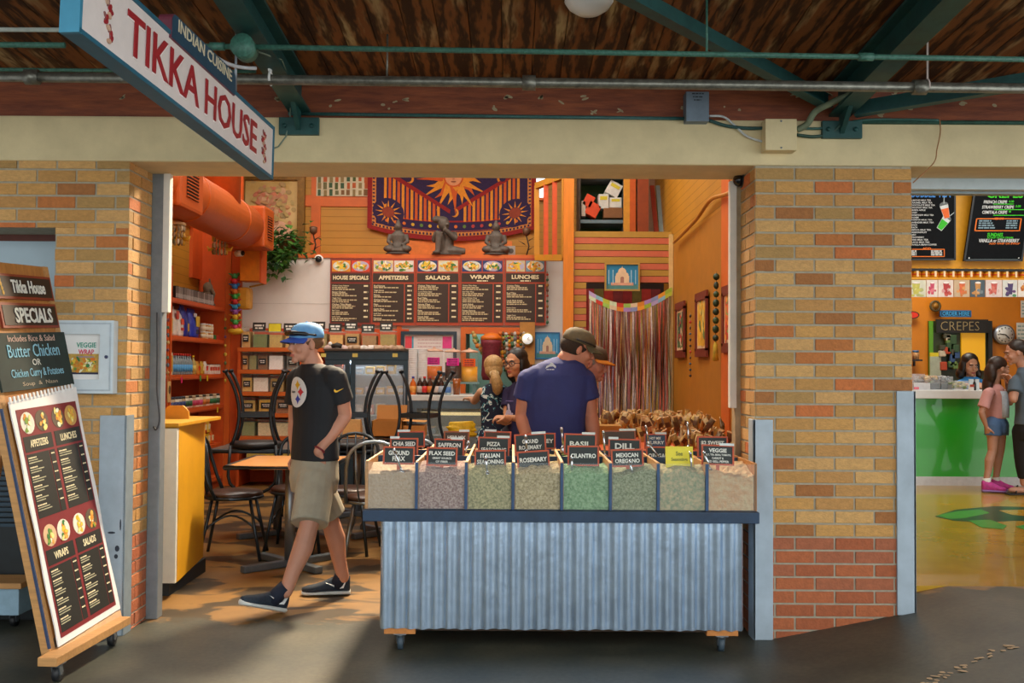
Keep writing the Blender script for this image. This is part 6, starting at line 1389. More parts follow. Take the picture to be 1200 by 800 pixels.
# ---- tables, chairs
TW = mat('b07a40', .4, var=.15, scale=4, stretch=(1, 10, 1), coat=.2); DK = mat('20282e', .35, .4, .1); SEATM = mat('38241c', .35, var=.15)
def cafe_table(x, y, w, d, lab, top=TW):
    t = thing('cafe_table', lab, 'table', (x, y, 0), 0, 'cafe tables')
    q = MB(); q.box((0, 0, .71), (w-.03, d-.03, .024), top); q.build('table_top', t)
    q = MB(); q.tube([(-w/2, -d/2, .71), (w/2, -d/2, .71), (w/2, d/2, .71), (-w/2, d/2, .71)], .017, DK, 8, True); q.build('edge_band', t)
    q = MB(); q.cyl((0, 0, .04), (0, 0, .70), .035, STEEL, 16); q.build('column', t)
    q = MB()
    for a in (PI/4, 3*PI/4): ca, sa = math.cos(a)*.36, math.sin(a)*.36; q.beam((-ca, -sa, .025), (ca, sa, .025), .06, .045, mat('6a7680', .4, .5), .008)
    q.build('cross_base', t); return t
ct = cafe_table(-1.52, 6.88, .68, .78, 'square wooden cafe table right behind the walking man')
q = MB(); c = atz(385, 545, .73)
q.tube([(-1.42, 6.95, .728), (-1.34, 6.9, .73), (-1.24, 6.93, .728)], .006, mat('d8c010', .5), 6); q.ell(-1.36, 6.9, .06, .02, mat('d8c818', .5), T(0, 0, .722), 0, .003); tag(q.build('yellow_straw_wrapper'), 'yellow strip of packaging lying on the nearest table', 'wrapper')
cafe_table(-1.90, 8.15, .94, .8, 'dark edged cafe table carrying the left upturned chair', mat('5a5048', .4)); cafe_table(-1.0, 8.2, .80, .8, 'cafe table right of the man carrying the upturned chairs', mat('5a5048', .4)); cafe_table(-1.42, 9.2, 1.2, .5, 'cafe table at the back holding the cardboard boxes', TW)
def cafe_chair(x, y, rz, lab, metal=mat('3a444c', .3, .7, .1)):
    t = thing('cafe_chair', lab, 'chair', (x, y, 0), rz, 'dark metal cafe chairs')
    q = MB(); q.lathe([(.18, .43), (.20, .44), (.205, .455), (.19, .472), (.10, .48), (.001, .481)], SEATM, 24); q.build('seat', t)
    q = MB(); q.tube([(.2*math.cos(2*PI*i/20), .2*math.sin(2*PI*i/20), .432) for i in range(20)], .012, metal, 6, True); q.build('seat_ring', t)
    hoop = [(-.19, -.10, .43), (-.195, -.15, .55), (-.19, -.19, .68)]+[(-.185*math.cos(PI*i/10), -.20-.03*math.sin(PI*i/10), .72+.14*math.sin(PI*i/10)) for i in range(11)]+[(.19, -.19, .68), (.195, -.15, .55), (.19, -.10, .43)]
    q = MB(); q.tube(hoop, .013, metal, 8); q.build('back_hoop', t)
    for k in (-2, -1, 0, 1, 2): q = MB(); q.tube([(k*.05, -.17, .445), (k*.062, -.20, .62), (k*.065, -.225, .72+.14*math.sqrt(max(0, 1-(k*.065/.185)**2)))], .007, metal, 6); q.build('spindle', t)
    for sx in (-1, 1):
        for sy_ in (-1, 1): q = MB(); q.tube([(sx*.13, sy_*.13, .435), (sx*.17, sy_*.17, .22), (sx*.205, sy_*.215, 0)], .012, metal, 8); q.build('leg', t)
        q = MB(); q.tube([(sx*.155, -.165, .22)]+[(sx*(.155-.03*math.sin(PI*i/8)), -.15+.3*i/8, .24+.07*math.sin(PI*i/8)) for i in range(9)]+[(sx*.155, .165, .22)], .008, metal, 6); q.build('side_brace', t)
    return t
cafe_chair(-2.0, 7.22, -1.45, 'dark hoop backed cafe chair facing right at the left of the nearest table')
cafe_chair(-1.60, 7.52, PI, 'cafe chair behind the nearest table, seen beneath it')
cafe_chair(-.97, 7.06, .15, 'hoop backed cafe chair seen from behind just left of the spice cart', mat('8a98a2', .3, .8, .1))
cafe_chair(-.68, 7.42, -.1, 'second hoop backed cafe chair behind the one beside the cart', mat('8a98a2', .3, .8, .1))
cafe_chair(-1.22, 7.46, PI-.1, 'cafe chair half hidden behind the legs of the walking man')
def upturned(x, y, rz, lab, zt=.73):
    t = thing('upturned_chair', lab, 'chair', (x, y, zt), rz, 'chairs turned upside down on tables')
    q = MB(); q.lathe([(.001, .0), (.19, .0), (.205, .02), (.2, .04), (.17, .05)], mat('1c2024', .4), 22); q.build('seat', t)
    for sx in (-1, 1):
        for s2 in (-1, 1): q = MB(); q.tube(bez((sx*.17, s2*.15, .03), (sx*.10, s2*.12, .2), (sx*.09, s2*.12, .38), (sx*.22, s2*.17, .60), 12), .013, DK, 8); q.cyl((sx*.22, s2*.17, .595), (sx*.225, s2*.172, .61), .022, DK, 8); q.build('leg', t)
    q = MB(); z = .26; r = .115
    for a, b in (((-r, -.13), (r, -.13)), ((r, -.13), (r, .13)), ((r, .13), (-r, .13)), ((-r, .13), (-r, -.13))): q.beam((a[0], a[1], z), (b[0], b[1], z), .012, .035, DK)
    q.build('stretcher', t); q = MB(); q.tube([(-.17, -.21, .03), (-.18, -.24, -.15)]+[(-.18*math.cos(PI*i/8), -.25, -.2-.14*math.sin(PI*i/8)) for i in range(9)]+[(.18, -.24, -.15), (.17, -.21, .03)], .012, DK, 7); q.build('back_hoop', t); return t
upturned(-2.02, 7.90, 0.15, 'upturned chair with legs in the air left of the walking man')
upturned(-1.27, 7.93, .25, 'upturned chair on table just right of the walking man'); upturned(-.73, 7.93, -.25, 'upturned chair on table in front of the cardboard boxes')
t = thing('cardboard_box', 'large open cardboard box behind the upturned chairs', 'box'); CB = mat('a8702c', .7, var=.1, scale=6); c = at(457, 520, 9.2)
q = MB(); z = .735; x0, x1 = at(438, 500, 9.2).x, at(474, 500, 9.2).x; zt3 = at(450, 492, 9.2).z
for lo, hi in (((x0, 9.05, z), (x1, 9.06, zt3)), ((x0, 9.39, z), (x1, 9.4, zt3)), ((x0, 9.05, z), (x0+.01, 9.4, zt3)), ((x1-.01, 9.05, z), (x1, 9.4, zt3)), ((x0, 9.05, z), (x1, 9.4, z+.01))): q.bb(lo, hi, CB)
q.build('carton', t)
q = MB(); q.add([(x0, 9.39, zt3), (x1, 9.39, zt3), (x1, 9.44, zt3+.13), (x0, 9.44, zt3+.13)], [(0, 1, 2, 3)], CB); q.build('flap', t); q = MB(); q.add([(x1, 9.06, zt3), (x1, 9.38, zt3), (x1+.20, 9.38, zt3-.01), (x1+.20, 9.06, zt3-.01)], [(0, 1, 2, 3)], mat('c08844', .7)); q.build('flap', t)
t = thing('paper_bag', 'brown paper bag standing left of the open cardboard box', 'bag'); x0, x1 = at(404, 500, 9.2).x, at(425, 500, 9.2).x; zt3 = at(410, 491, 9.2).z
q = MB(); q.add([(x0, 9.06, .735), (x1, 9.06, .735), (x1, 9.25, .735), (x0, 9.25, .735), (x0+.01, 9.12, zt3), (x1-.01, 9.12, zt3), (x1-.01, 9.19, zt3), (x0+.01, 9.19, zt3)], [(3, 2, 1, 0), (0, 1, 5, 4), (1, 2, 6, 5), (2, 3, 7, 6), (3, 0, 4, 7), (4, 5, 6, 7)], mat('b08448', .7, bump=.3)); q.build('bag_body', t)
t = thing('cardboard_box', 'flat cardboard tray beside the open box', 'box'); x0, x1 = at(470, 500, 9.15).x, at(496, 500, 9.15).x; q = MB(); q.box(((x0+x1)/2+.02, 9.2, .79), (x1-x0, .26, .10), mat('b87c38', .7), .004); q.build('carton', t)
# =================================================================== PEOPLE
def v3(a): return V((a[0], a[1], a[2] if len(a) > 2 else 0)).normalized()
def head_mb(q, c, fwd, up, s, m):
    f = v3(fwd); u = v3(up); u = (u-f*u.dot(f)).normalized(); r = f.cross(u)
    M = Matrix.Identity(4)
    for i in range(3): M[i][0] = r[i]*s; M[i][1] = f[i]*s; M[i][2] = u[i]*s; M[i][3] = c[i]
    E = lambda p, rad, n=14, k=9: q.sph(p, rad, m, n, k, M)
    E((0, -.015, .035), (.073, .094, .084), 18, 12); E((0, .022, -.02), (.062, .068, .078), 16, 10); E((0, .036, -.068), (.047, .048, .038)); E((0, .072, -.094), (.022, .02, .018))
    E((0, .078, .028), (.05, .014, .013)); E((-.036, .062, -.03), (.024, .022, .024)); E((.036, .062, -.03), (.024, .022, .024))
    q.loft([((0, .080, .022), (.008, 0, 0), (0, .010, 0)), ((0, .092, -.005), (.010, 0, 0), (0, .012, 0)), ((0, .106, -.026), (.014, 0, 0), (0, .014, 0)), ((0, .090, -.038), (.013, 0, 0), (0, .012, 0))], m, 10, M)
    E((0, .084, -.058), (.022, .012, .008), 10, 6); E((0, .083, -.067), (.019, .012, .008), 10, 6)
    for sx in (-1, 1): E((sx*.073, -.008, -.008), (.010, .020, .031), 10, 7)
    return M
def hand_mb(q, w, fd, pn, m, k=1., curl=.35, thumb=1):
    """palm plus five separate fingers: w wrist, fd finger direction, pn palm normal, thumb = side"""
    f = v3(fd); n = v3(pn); n = (n-f*n.dot(f)).normalized(); s_ = f.cross(n)*thumb; w = V(w)
    q.loft([(w, s_*.024*k, n*.018*k), (w+f*.03*k, s_*.034*k, n*.017*k), (w+f*.07*k, s_*.040*k, n*.015*k), (w+f*.092*k, s_*.038*k, n*.012*k)], m, 12)
    for i, (o, L) in enumerate(((.030, .068), (.010, .078), (-.010, .072), (-.029, .056))):
        p = w+f*.085*k+s_*o*k; pts = [p]; d = f+s_*o*2; a = 0
        for j in range(3):
            a += curl*(1+.3*i*.3); dd = (f*math.cos(a)+n*math.sin(a)+s_*o*1.5).normalized(); p = p+dd*L*k*(.42, .33, .25)[j]; pts.append(p)
        q.tube(pts, [.0098*k, .0092*k, .0085*k, .0068*k], m, 8); q.sph(pts[-1], .0072*k, m, 7, 5)
    p = w+f*.022*k+s_*.026*k; p1 = p+(f*.6+s_*.8).normalized()*.038*k; p2 = p1+(f*.85+s_*.3+n*.4).normalized()*.032*k; p3 = p2+(f*.9+n*.4).normalized()*.024*k
    q.tube([p, p1, p2, p3], [.014*k, .0115*k, .010*k, .0075*k], m, 8); q.sph(p3, .0078*k, m, 7, 5)
def limb(q, pts, rad, m, n=14):
    pts = [V(p) for p in pts]; q.tube(pts, rad, m, n)
    for p, r in zip(pts, rad): q.sph(p, r*.98, m, 12, 8)
def eyes(t, M, s=1, brow='4a3424', lip=None, iris='2a2420'):
    q = MB()
    for sx in (-1, 1): q.sph((sx*.03, .083, .004), (.013, .006, .006), mat('e8e0d8', .3, var=0), 9, 6, M); q.sph((sx*.03, .0885, .004), (.006, .003, .0058), mat(iris, .3, var=0), 8, 5, M)
    q.build('eyes', t); q = MB()
    for sx in (-1, 1): q.tube([(sx*.013, .095, .022), (sx*.032, .093, .028), (sx*.05, .078, .022)], [.004, .0045, .003], mat(brow, .8), 6, False, M)
    q.build('eyebrows', t); q = MB()
    lm = mat(lip or 'b8665a', .5, var=.05); q.tube([(-.021, .088, -.061), (0, .0965, -.0595), (.021, .088, -.061)], [.003, .0055, .003], lm, 6, False, M); q.tube([(-.018, .088, -.066), (0, .0955, -.068), (.018, .088, -.066)], [.003, .0055, .003], lm, 6, False, M); q.build('lips', t)
def figure(name, lab, J, skin, shirt, sleeve, bottom, blen, vox=.008, shirt_bottom=None, k=1., sleeve_r=.066, thigh=.088, neck_r=.054):
    t = thing(name, lab, 'person'); sk = mat(skin, .5, var=.07, scale=8, spec=.4)
    d = V((J['d'][0], J['d'][1], 0)).normalized(); l = V((-d.y, d.x, 0)); tor = [(V(c), a, b) for c, a, b in J['torso']]
    q = MB()
    q.loft([(c, l*a*.84, d*b*.84) for c, a, b in tor], sk, 18)
    limb(q, [J['neck'], V(J['neck']).lerp(V(J['head']), .5), V(J['head'])-v3(J['fwd'])*.015-V((0, 0, .02))], [neck_r*1.15*k, neck_r*k, neck_r*k], sk)
    M = head_mb(q, J['head'], J['fwd'], J.get('up', (0, 0, 1)), J.get('hs', 1.), sk)
    for arm in ('armL', 'armR'):
        if arm not in J: continue
        sh, el, wr = [V(p) for p in J[arm][:3]]; r = J.get('ar', 1.)*k
        limb(q, [sh, sh.lerp(el, .5), el], [.05*r, .049*r, .040*r], sk); limb(q, [el, el.lerp(wr, .3), wr], [.040*r, .043*r, .027*r], sk)
        if len(J[arm]) > 3: fd, pn, cu, th = J[arm][3:7]; hand_mb(q, wr, fd, pn, sk, J.get('hk', 1.)*k, cu, th)
    for leg in ('legL', 'legR'):
        hp, kn, an = [V(p) for p in J[leg][:3]]; r = J.get('lr', 1.)*k
        limb(q, [hp, hp.lerp(kn, .5), kn], [.075*r, .070*r, .054*r], sk); cal = kn.lerp(an, .35)-V((d.x, d.y, 0))*.012
        limb(q, [kn, cal, kn.lerp(an, .7), an], [.052*r, .057*r, .042*r, .036*r], sk)
    remeshed(q, 'body', vox*.8, 2, t)
    # shirt
    q = MB(); sm_ = shirt if not isinstance(shirt, str) else mat(shirt, .8, var=.1, scale=10, bump=.18, bscale=14)
    q.loft([(c, l*a, d*b) for c, a, b in tor], sm_, 24)
    for arm in ('armL', 'armR'):
        if arm not in J or sleeve <= 0: continue
        sh, el, wr = [V(p) for p in J[arm][:3]]; end = sh.lerp(el, min(1, sleeve)); sr = sleeve_r*k
        limb(q, [sh.lerp(tor[1][0], .25), sh, sh.lerp(end, .6)], [sr*.95, sr*1.02, sr*1.02], sm_); q.tube([sh.lerp(end, .5), end], [sr*1.02, sr*1.06], sm_, 14)
        if sleeve > 1: limb(q, [el, el.lerp(wr, sleeve-1)], [sr*.95, sr*.8], sm_)
    so = remeshed(q, 'shirt', vox, 3, t)
    if bottom:
        q = MB(); bmt = bottom if not isinstance(bottom, str) else mat(bottom, .85, var=.1, scale=12, bump=.25, bscale=12)
        c, a, b = tor[-1]; hl, hr = V(J['legL'][0]), V(J['legR'][0]); pc = (hl+hr)/2
        q.loft([(c+V((0, 0, .05)), l*a*.90, d*b*.93), (c, l*a*.94, d*b*.97), (pc, l*a*1.0, d*b*1.05), (pc-V((0, 0, .08)), l*a*.9, d*b*.95)], bmt, 20)
        for leg in ('legL', 'legR'):
            hp, kn, an = [V(p) for p in J[leg][:3]]; r = thigh*k; pts = [hp]; rad = [r*1.12]
            if blen <= 1: pts += [hp.lerp(kn, blen*.5), hp.lerp(kn, blen)]; rad += [r*1.1, r*1.08]
            else: pts += [kn, kn.lerp(an, .4), kn.lerp(an, blen-1)]; rad += [r*.82, r*.74, r*.55]
            q.tube(pts, rad, bmt, 16); q.sph(hp, r*1.1, bmt, 12, 8)
            if blen > 1: q.sph(kn, r*.82, bmt, 12, 8)
        remeshed(q, 'shorts' if blen <= 1.05 else 'trousers', vox, 3, t)
    return t, M, so
def shoe(t, heel, dr, up, L, um, sm_, sw=None, side=1, name='shoe', strap=False):
    f = v3(dr); u = v3(up); u = (u-f*u.dot(f)).normalized(); s_ = f.cross(u); heel = V(heel)
    P = lambda x, y, z: heel+f*(x*L)+s_*y+u*z
    q = MB(); pr = [(0.0, .026, .058, .090), (.05, .034, .06, .10), (.20, .036, .055, .10), (.38, .036, .045, .088), (.55, .042, .036, .066), (.72, .047, .03, .05), (.88, .042, .024, .042), (.97, .026, .018, .032), (1.0, .012, .012, .028)]
    q.loft([(P(x, 0, .02+h/2-.01), s_*w, u*(h/2+.005)) for x, w, _, h in pr], um, 16); o = q.build(name, t)
    q = MB(); q.loft([(P(x*1.015-.008, 0, .014), s_*(w+.005), u*.0145) for x, w, _, h in pr], sm_, 16); q.build('sole', o)
    if sw:
        pts = [(.08, .082), (.13, .044), (.24, .042), (.50, .078), (.26, .058), (.18, .054), (.12, .088)]
        q = MB(); wl = lambda x: .036+.006*min(1, x/.5); vs = [P(x, side*(wl(x)+.004), z) for x, z in pts]+[P(x, side*(wl(x)-.006), z) for x, z in pts]; n = len(pts)
        fs = [tuple(range(n)), tuple(range(2*n-1, n-1, -1))]+[(i, n+i, n+(i+1) % n, (i+1) % n) for i in range(n)]; q.add(vs, fs, sw); q.build('swoosh_mark', o)
    return o
def cap(t, M, crown, brim, tilt=0., extra=None):
    q = MB(); rings = []
    for z, rx, ry, oy in ((.035, .086, .108, -.012), (.06, .087, .108, -.014), (.09, .080, .098, -.016), (.112, .064, .078, -.016), (.127, .036, .046, -.016), (.131, .004, .006, -.016)): rings.append(((0, oy, z), (rx, 0, 0), (0, ry, 0)))
    q.loft(rings, crown, 22, M); q.sph((0, -.016, .132), (.008, .008, .005), crown, 8, 5, M); o = q.build('cap', t)
    q = MB(); n = 14; top = []; bot = []
    vs = []; fs = []
    for i in range(n+1):
        a = PI*(.12+.76*i/n); x = math.cos(a); y = math.sin(a)
        zc = .045-.014*x*x*1.2
        for (rx, ry, dz) in ((.084, .094, 0), (.086, .172, -.016)):
            for th in (.003, -.003): vs.append((rx*x, ry*y*(1 if ry < .1 else 1)+(-.012), zc+dz+th-tilt*(1 if ry > .1 else 0)))
    for i in range(n):
        a = 4*i; b = 4*(i+1); fs += [(a, b, b+2, a+2), (a+1, a+3, b+3, b+1), (a+2, b+2, b+3, a+3)]
    q.add(vs, fs, brim, True, M); q.build('brim', o); return o
# ---- walking man
MYc = 5.83
J = dict(d=(-.74, -.67), head=at(357.5, 403, 5.80), fwd=(-.76, -.65, -.05), neck=at(367, 428, 5.84), hs=.97,
  torso=[(at(366, 426, 5.84), .072, .062), (at(368, 431, 5.84), .125, .085), (at(370, 439, 5.83), .175, .105), (at(371, 453, 5.82), .190, .122), (at(371, 470, 5.82), .183, .125), (at(370, 495, 5.82), .168, .115), (at(369, 515, 5.82), .170, .118), (at(369, 538, 5.82), .178, .124)],
  armL=[at(393, 444, 5.71), at(404, 487, 5.78), at(373, 529, 5.675), (.12, .30, -1), (.3, .8, 0), .3, -1],
  armR=[at(350, 444, 5.96), at(346, 492, 6.0), at(346, 532, 5.96), (.35, -.1, -1), (.5, -.6, 0), .5, 1],
  legL=[at(371, 560, 5.745), at(362, 616, 5.60), at(335, 693, 5.53)], legR=[at(365, 560, 5.88), at(386, 607, 5.95), at(402, 676, 6.0)], lr=1.02, ar=1.05)
man, Mh, sh_ = figure('person', 'man in black t-shirt, blue cap and khaki shorts striding left, hand in pocket', J, 'c08a72', '15191f', .60, 'a09a88', .96, .007, thigh=.098, sleeve_r=.070)
eyes(man, Mh)
CAPB = mat('5e9ad0', .7, var=.15, scale=20); BRB = mat('2446a0', .7, var=.1)
cp = cap(man, Mh, CAPB, BRB, .01)
q = MB(); q.tube([(.098*math.cos(a), .122*math.sin(a)-.014, .052+.016*math.sin(a)) for a in [PI*(-.02+1.04*i/18) for i in range(19)]], [.006]*3+[.013]*3+[.016]*3+[.008]+[.016]*3+[.013]*3+[.006]*3, mat('10141a', .12), 8, False, Mh); q.build('sunglasses', man)
q = MB(); q.sph((0, -.03, .012), (.079, .092, .055), mat('6a4a30', .9, var=.3, scale=80), 16, 10, Mh); q.build('hair', man)
# chest emblem: white disc, three four-pointed diamonds and a small word line
dv = V((-.74, -.67, 0)).normalized(); lv = V((-dv.y, dv.x, 0)); cc0 = at(370.5, 459, 5.82)
def chest(p): # local x to the viewer's right, y up, z out of the chest
    a_, b_ = .188, .124; u = p.x; wz = b_*math.sqrt(max(.05, 1-(u/a_)**2)); return cc0 + lv*u + V((0, 0, p.y)) + dv*(wz+.004+p.z)
q = MB(); I4 = Matrix.Identity(4)
for r0, r1 in ((0, .03), (.03, .06), (.06, .088)):
    n = 28; vs = []; fs = []
    for i in range(n):
        a = 2*PI*i/n
        for r in (r0, r1): vs.append((r*math.cos(a), r*math.sin(a), .001))
    for i in range(n): j = (i+1) % n; fs.append((2*i, 2*i+1, 2*j+1, 2*j))
    q.add(vs, fs, mat('d4d6d8', .6, var=.03))
def hypo(cx, cy, r, m):
    pts = []
    for i in range(24):
        a = 2*PI*i/24; pts.append((cx+r*math.cos(a)**3, cy+r*math.sin(a)**3))
    q.prism(pts, .001, m, I4, .003)
hypo(.012, .042, .030, mat('d8a818', .5)); hypo(.042, .002, .030, mat('c02838', .5)); hypo(.016, -.040, .030, mat('2038a0', .5))
q.text('Steelers', -.035, .002, .014, mat('20242c', .6), I4, .05, .02, z0=.003)
q.warp(chest); q.build('chest_emblem', sh_)
c_ = at(396, 457, 5.60); q = MB(); pts = [(-.028, -.004), (-.020, -.014), (-.008, -.012), (.030, .012), (-.004, -.002), (-.014, -.004), (-.024, .006)]
q.prism(pts, .003, mat('e0b010', .5), face(V((c_.x, 5.628, c_.z)), (1, .15, 0))); q.build('swoosh_mark', sh_)
q = MB(); w_ = J['armL'][2]; e_ = J['armL'][1]; dd = (w_-e_).normalized(); pu = dd.orthogonal().normalized(); pw = dd.cross(pu); q.tube([w_-dd*.012+pu*.030*math.cos(a)+pw*.030*math.sin(a) for a in [2*PI*i/18 for i in range(18)]], .006, mat('7a1a28', .5), 7, True); q.build('bracelet', man)
SOCK = mat('141c30', .8); SHU = mat('1c2a38', .7, var=.3, scale=60); SOL = mat('d8dcd8', .5, var=.05); SWW = mat('e8ecec', .4)
for an, heel, dr, up in ((J['legL'][2], V((-1.262, 5.575, .004)), (-.66, -.66, .30), (-.18, -.18, 1)), (J['legR'][2], V((-.966, 6.035, .004)), (-.985, -.12, 0), (0, 0, 1))):
    f = v3(dr); q = MB(); top = V(an)+V((0, 0, .03)); base = heel+f*.075+V((0, 0, .055)); q.tube([top, top.lerp(base, .5), base], [.040, .043, .048], SOCK, 14); q.build('sock', man)
    shoe(man, heel, dr, up, .285, SHU, SOL, SWW, -1)
# ---- man in the navy shirt, seen from behind
YB_ = 6.42
J = dict(d=(.30, .95), head=at(678, 409, 6.40), fwd=(.94, .12, -.32), neck=at(664, 421, 6.40), hs=1.02, up=(.25, 0, 1),
  torso=[(at(662, 418, 6.42), .066, .056), (at(657, 426, 6.42), .155, .095), (at(652, 440, 6.42), .225, .125), (at(651, 465, 6.42), .215, .14), (at(650, 490, 6.42), .20, .14), (at(650, 515, 6.42), .20, .145), (at(650, 545, 6.42), .205, .15)],
  armL=[at(620, 446, 6.42), at(612, 487, 6.45), at(620, 520, 6.33), (.3, -.1, -1), (.6, .5, 0), .5, -1], armR=[at(684, 446, 6.40), at(692, 488, 6.42), at(697, 520, 6.34), (0, .2, -1), (-.6, .5, 0), .5, 1],
  legL=[V((.24, 6.45, .80)), V((.22, 6.48, .44)), V((.20, 6.45, .08))], legR=[V((.40, 6.45, .80)), V((.42, 6.50, .44)), V((.44, 6.47, .08))], ar=1.2)
nm, Mh, sh_ = figure('person', 'man in navy t-shirt and olive cap seen from behind, looking down to the right', J, 'b87a62', '26306a', .52, '5a5a50', 1.0, .008, thigh=.10, sleeve_r=.080, neck_r=.056)
eyes(nm, Mh); cap(nm, Mh, mat('5c523c', .8, var=.25, scale=20), mat('54503a', .8, var=.2), .01)
q = MB(); q.sph((0, -.03, .01), (.081, .096, .072), mat('2c2018', .9, var=.3, scale=80), 16, 10, Mh); q.build('hair', nm)
q = MB(); q.tube([(.090*math.cos(a), .110*math.sin(a)-.014, .050) for a in [PI*(-.1+1.2*i/14) for i in range(15)]], .007, BLACK, 6, False, Mh); q.build('cap_strap', nm)
c = at(645, 428, 6.42); q = MB(); m = face(V((c.x, 6.42-.128, c.z)), (.95, -.30, 0)); pts = [(-.035, -.02), (-.03, -.004), (-.012, .004), (.0, .018), (.012, .012), (.032, -.006), (.03, -.018), (.012, -.006), (-.01, -.008)]
q.prism(pts, .004, mat('c8d0d8', .6), m); q.lines(-.03, -.026, .006, .05, mat('c8d0d8', .6), m, R, 0); q.build('back_emblem', sh_)
for x, y in ((.20, 6.40), (.44, 6.42)): shoe(nm, (x-.01, y-.02, .004), (.3, .95, 0), (0, 0, 1), .29, mat('3a3a3c', .6), SOL)
# ---- man with orange cap behind him
J = dict(d=(.6, .8), head=at(695, 426, 6.95), fwd=(.93, -.30, -.25), neck=at(680, 444, 6.95), up=(.25, 0, 1), hs=1.0,
  torso=[(at(674, 444, 6.95), .07, .06), (at(668, 456, 6.95), .15, .09), (at(664, 470, 6.95), .18, .11), (at(660, 500, 6.95), .17, .12), (at(658, 540, 6.95), .17, .12)],
  armL=[at(642, 470, 7.0), at(640, 505, 7.0), at(650, 530, 6.9), (.3, -.2, -1), (.6, .5, 0), .4, -1], armR=[at(682, 468, 6.9), at(686, 503, 6.9), at(682, 530, 6.85), (0, .2, -1), (-.6, .5, 0), .4, 1],
  legL=[V((.28, 7.0, .78)), V((.28, 7.02, .43)), V((.28, 7.0, .08))], legR=[V((.45, 7.0, .78)), V((.45, 7.02, .43)), V((.45, 7.0, .08))])
om, Mh, _ = figure('person', 'man in orange cap leaning forward behind the navy shirted man', J, 'b87c66', '3a3c44', .6, '4a4640', 1.0, .009)
eyes(om, Mh); cap(om, Mh, mat('4a3a28', .8), mat('d0801c', .7), .0); q = MB(); q.sph((0, -.03, .012), (.08, .095, .07), mat('8a8078', .9, var=.3, scale=80), 14, 9, Mh); q.build('hair', om)
for x in (.27, .45): shoe(om, (x, 6.95, .004), (.3, .95, 0), (0, 0, 1), .28, mat('3a3a3c', .6), SOL)
# ---- young woman with glasses
Yw = 8.75
J = dict(d=(-.72, -.69), head=at(604, 426, Yw), fwd=(-.60, -.80, -.04), neck=at(611, 447, Yw+.02), hs=1.06,
  torso=[(at(610, 447, Yw+.02), .06, .05), (at(611, 453, Yw+.02), .13, .07), (at(611, 462, Yw+.02), .15, .09), (at(610, 480, Yw), .14, .11), (at(610, 500, Yw), .125, .10), (at(610, 535, Yw), .15, .11)],
  armL=[at(622, 463, Yw-.12), at(617, 491, Yw-.14), at(594, 489, Yw-.22), (-1, -.10, .05), (0, .3, -1), .5, 1], armR=[at(596, 461, Yw+.12), at(594, 490, Yw+.02), at(584, 494, Yw-.20), (.6, -.6, .1), (.5, 0, .6), .6, -1],
  legL=[V((.13, 8.7, .78)), V((.13, 8.7, .43)), V((.13, 8.72, .08))], legR=[V((.0, 8.8, .78)), V((.0, 8.8, .43)), V((.0, 8.82, .08))], ar=.82, lr=.9, hk=.95)
gw, Mh, sh_ = figure('person', 'dark haired young woman with glasses and navy printed t-shirt, hands together', J, 'c4906c', '241f48', .55, '2a2c3a', 1.9, .008, sleeve_r=.06, neck_r=.042)
eyes(gw, Mh, brow='1a1412', lip='a84a4a')
HB = mat('14110f', .45, var=.3, scale=40)
def hairmass(t, M, m, parts, vox=.009, name='hair'):
    q = MB()
    for p, r in parts: q.sph(p, r, m, 14, 9, M)
    return remeshed(q, name, vox, 2, t)
hairmass(gw, Mh, HB, [((0, -.03, .055), (.088, .098, .082)), ((-.07, -.03, -.02), (.03, .06, .09)), ((.07, -.03, -.02), (.03, .06, .09)), ((0, -.09, -.04), (.085, .05, .10)), ((.05, -.09, -.12), (.06, .05, .08)), ((-.06, -.07, -.12), (.045, .05, .08)), ((.09, -.07, -.06), (.05, .06, .09))])
q = MB(); GL = mat('1c1614', .3)
for sx in (-1, 1):
    q.tube([(sx*.033+.026*math.cos(a), .100-.012*abs(math.cos(a))*(1 if math.cos(a)*sx > 0 else 0), .002+.020*math.sin(a)) for a in [2*PI*i/16 for i in range(16)]], .003, GL, 6, True, Mh); q.tube([(sx*.058, .092, .008), (sx*.076, .05, .006), (sx*.078, -.01, .004)], .0028, GL, 6, False, Mh)
q.tube([(-.008, .104, .006), (.008, .104, .006)], .003, GL, 6, False, Mh); q.build('glasses', gw)
d_ = V((-.72, -.69, 0)).normalized(); l_ = V((-d_.y, d_.x, 0)); c = at(610, 480, Yw); mm = face(c+d_*.118, l_); q = MB(); WT = mat('c8c4dc', .6)
q.rect(-.07, .075, .02, .082, mat('7a70a8', .6), mm, -.01, .004)
for e in ((-.03, .02, .012, .035, .2), (-.03, -.02, .03, .025, 0), (-.01, -.04, .035, .014, .3), (-.055, -.035, .012, .02, -.5)): q.ell(e[0], e[1], e[2], e[3], WT, mm, -.006, .006, 12, e[4])
q.build('printed_motif', sh_)
for x, y in ((.13, 8.72), (.0, 8.82)): shoe(gw, (x+.03, y+.03, .004), (-.72, -.69, 0), (0, 0, 1), .25, mat('2c2c34', .6), SOL)
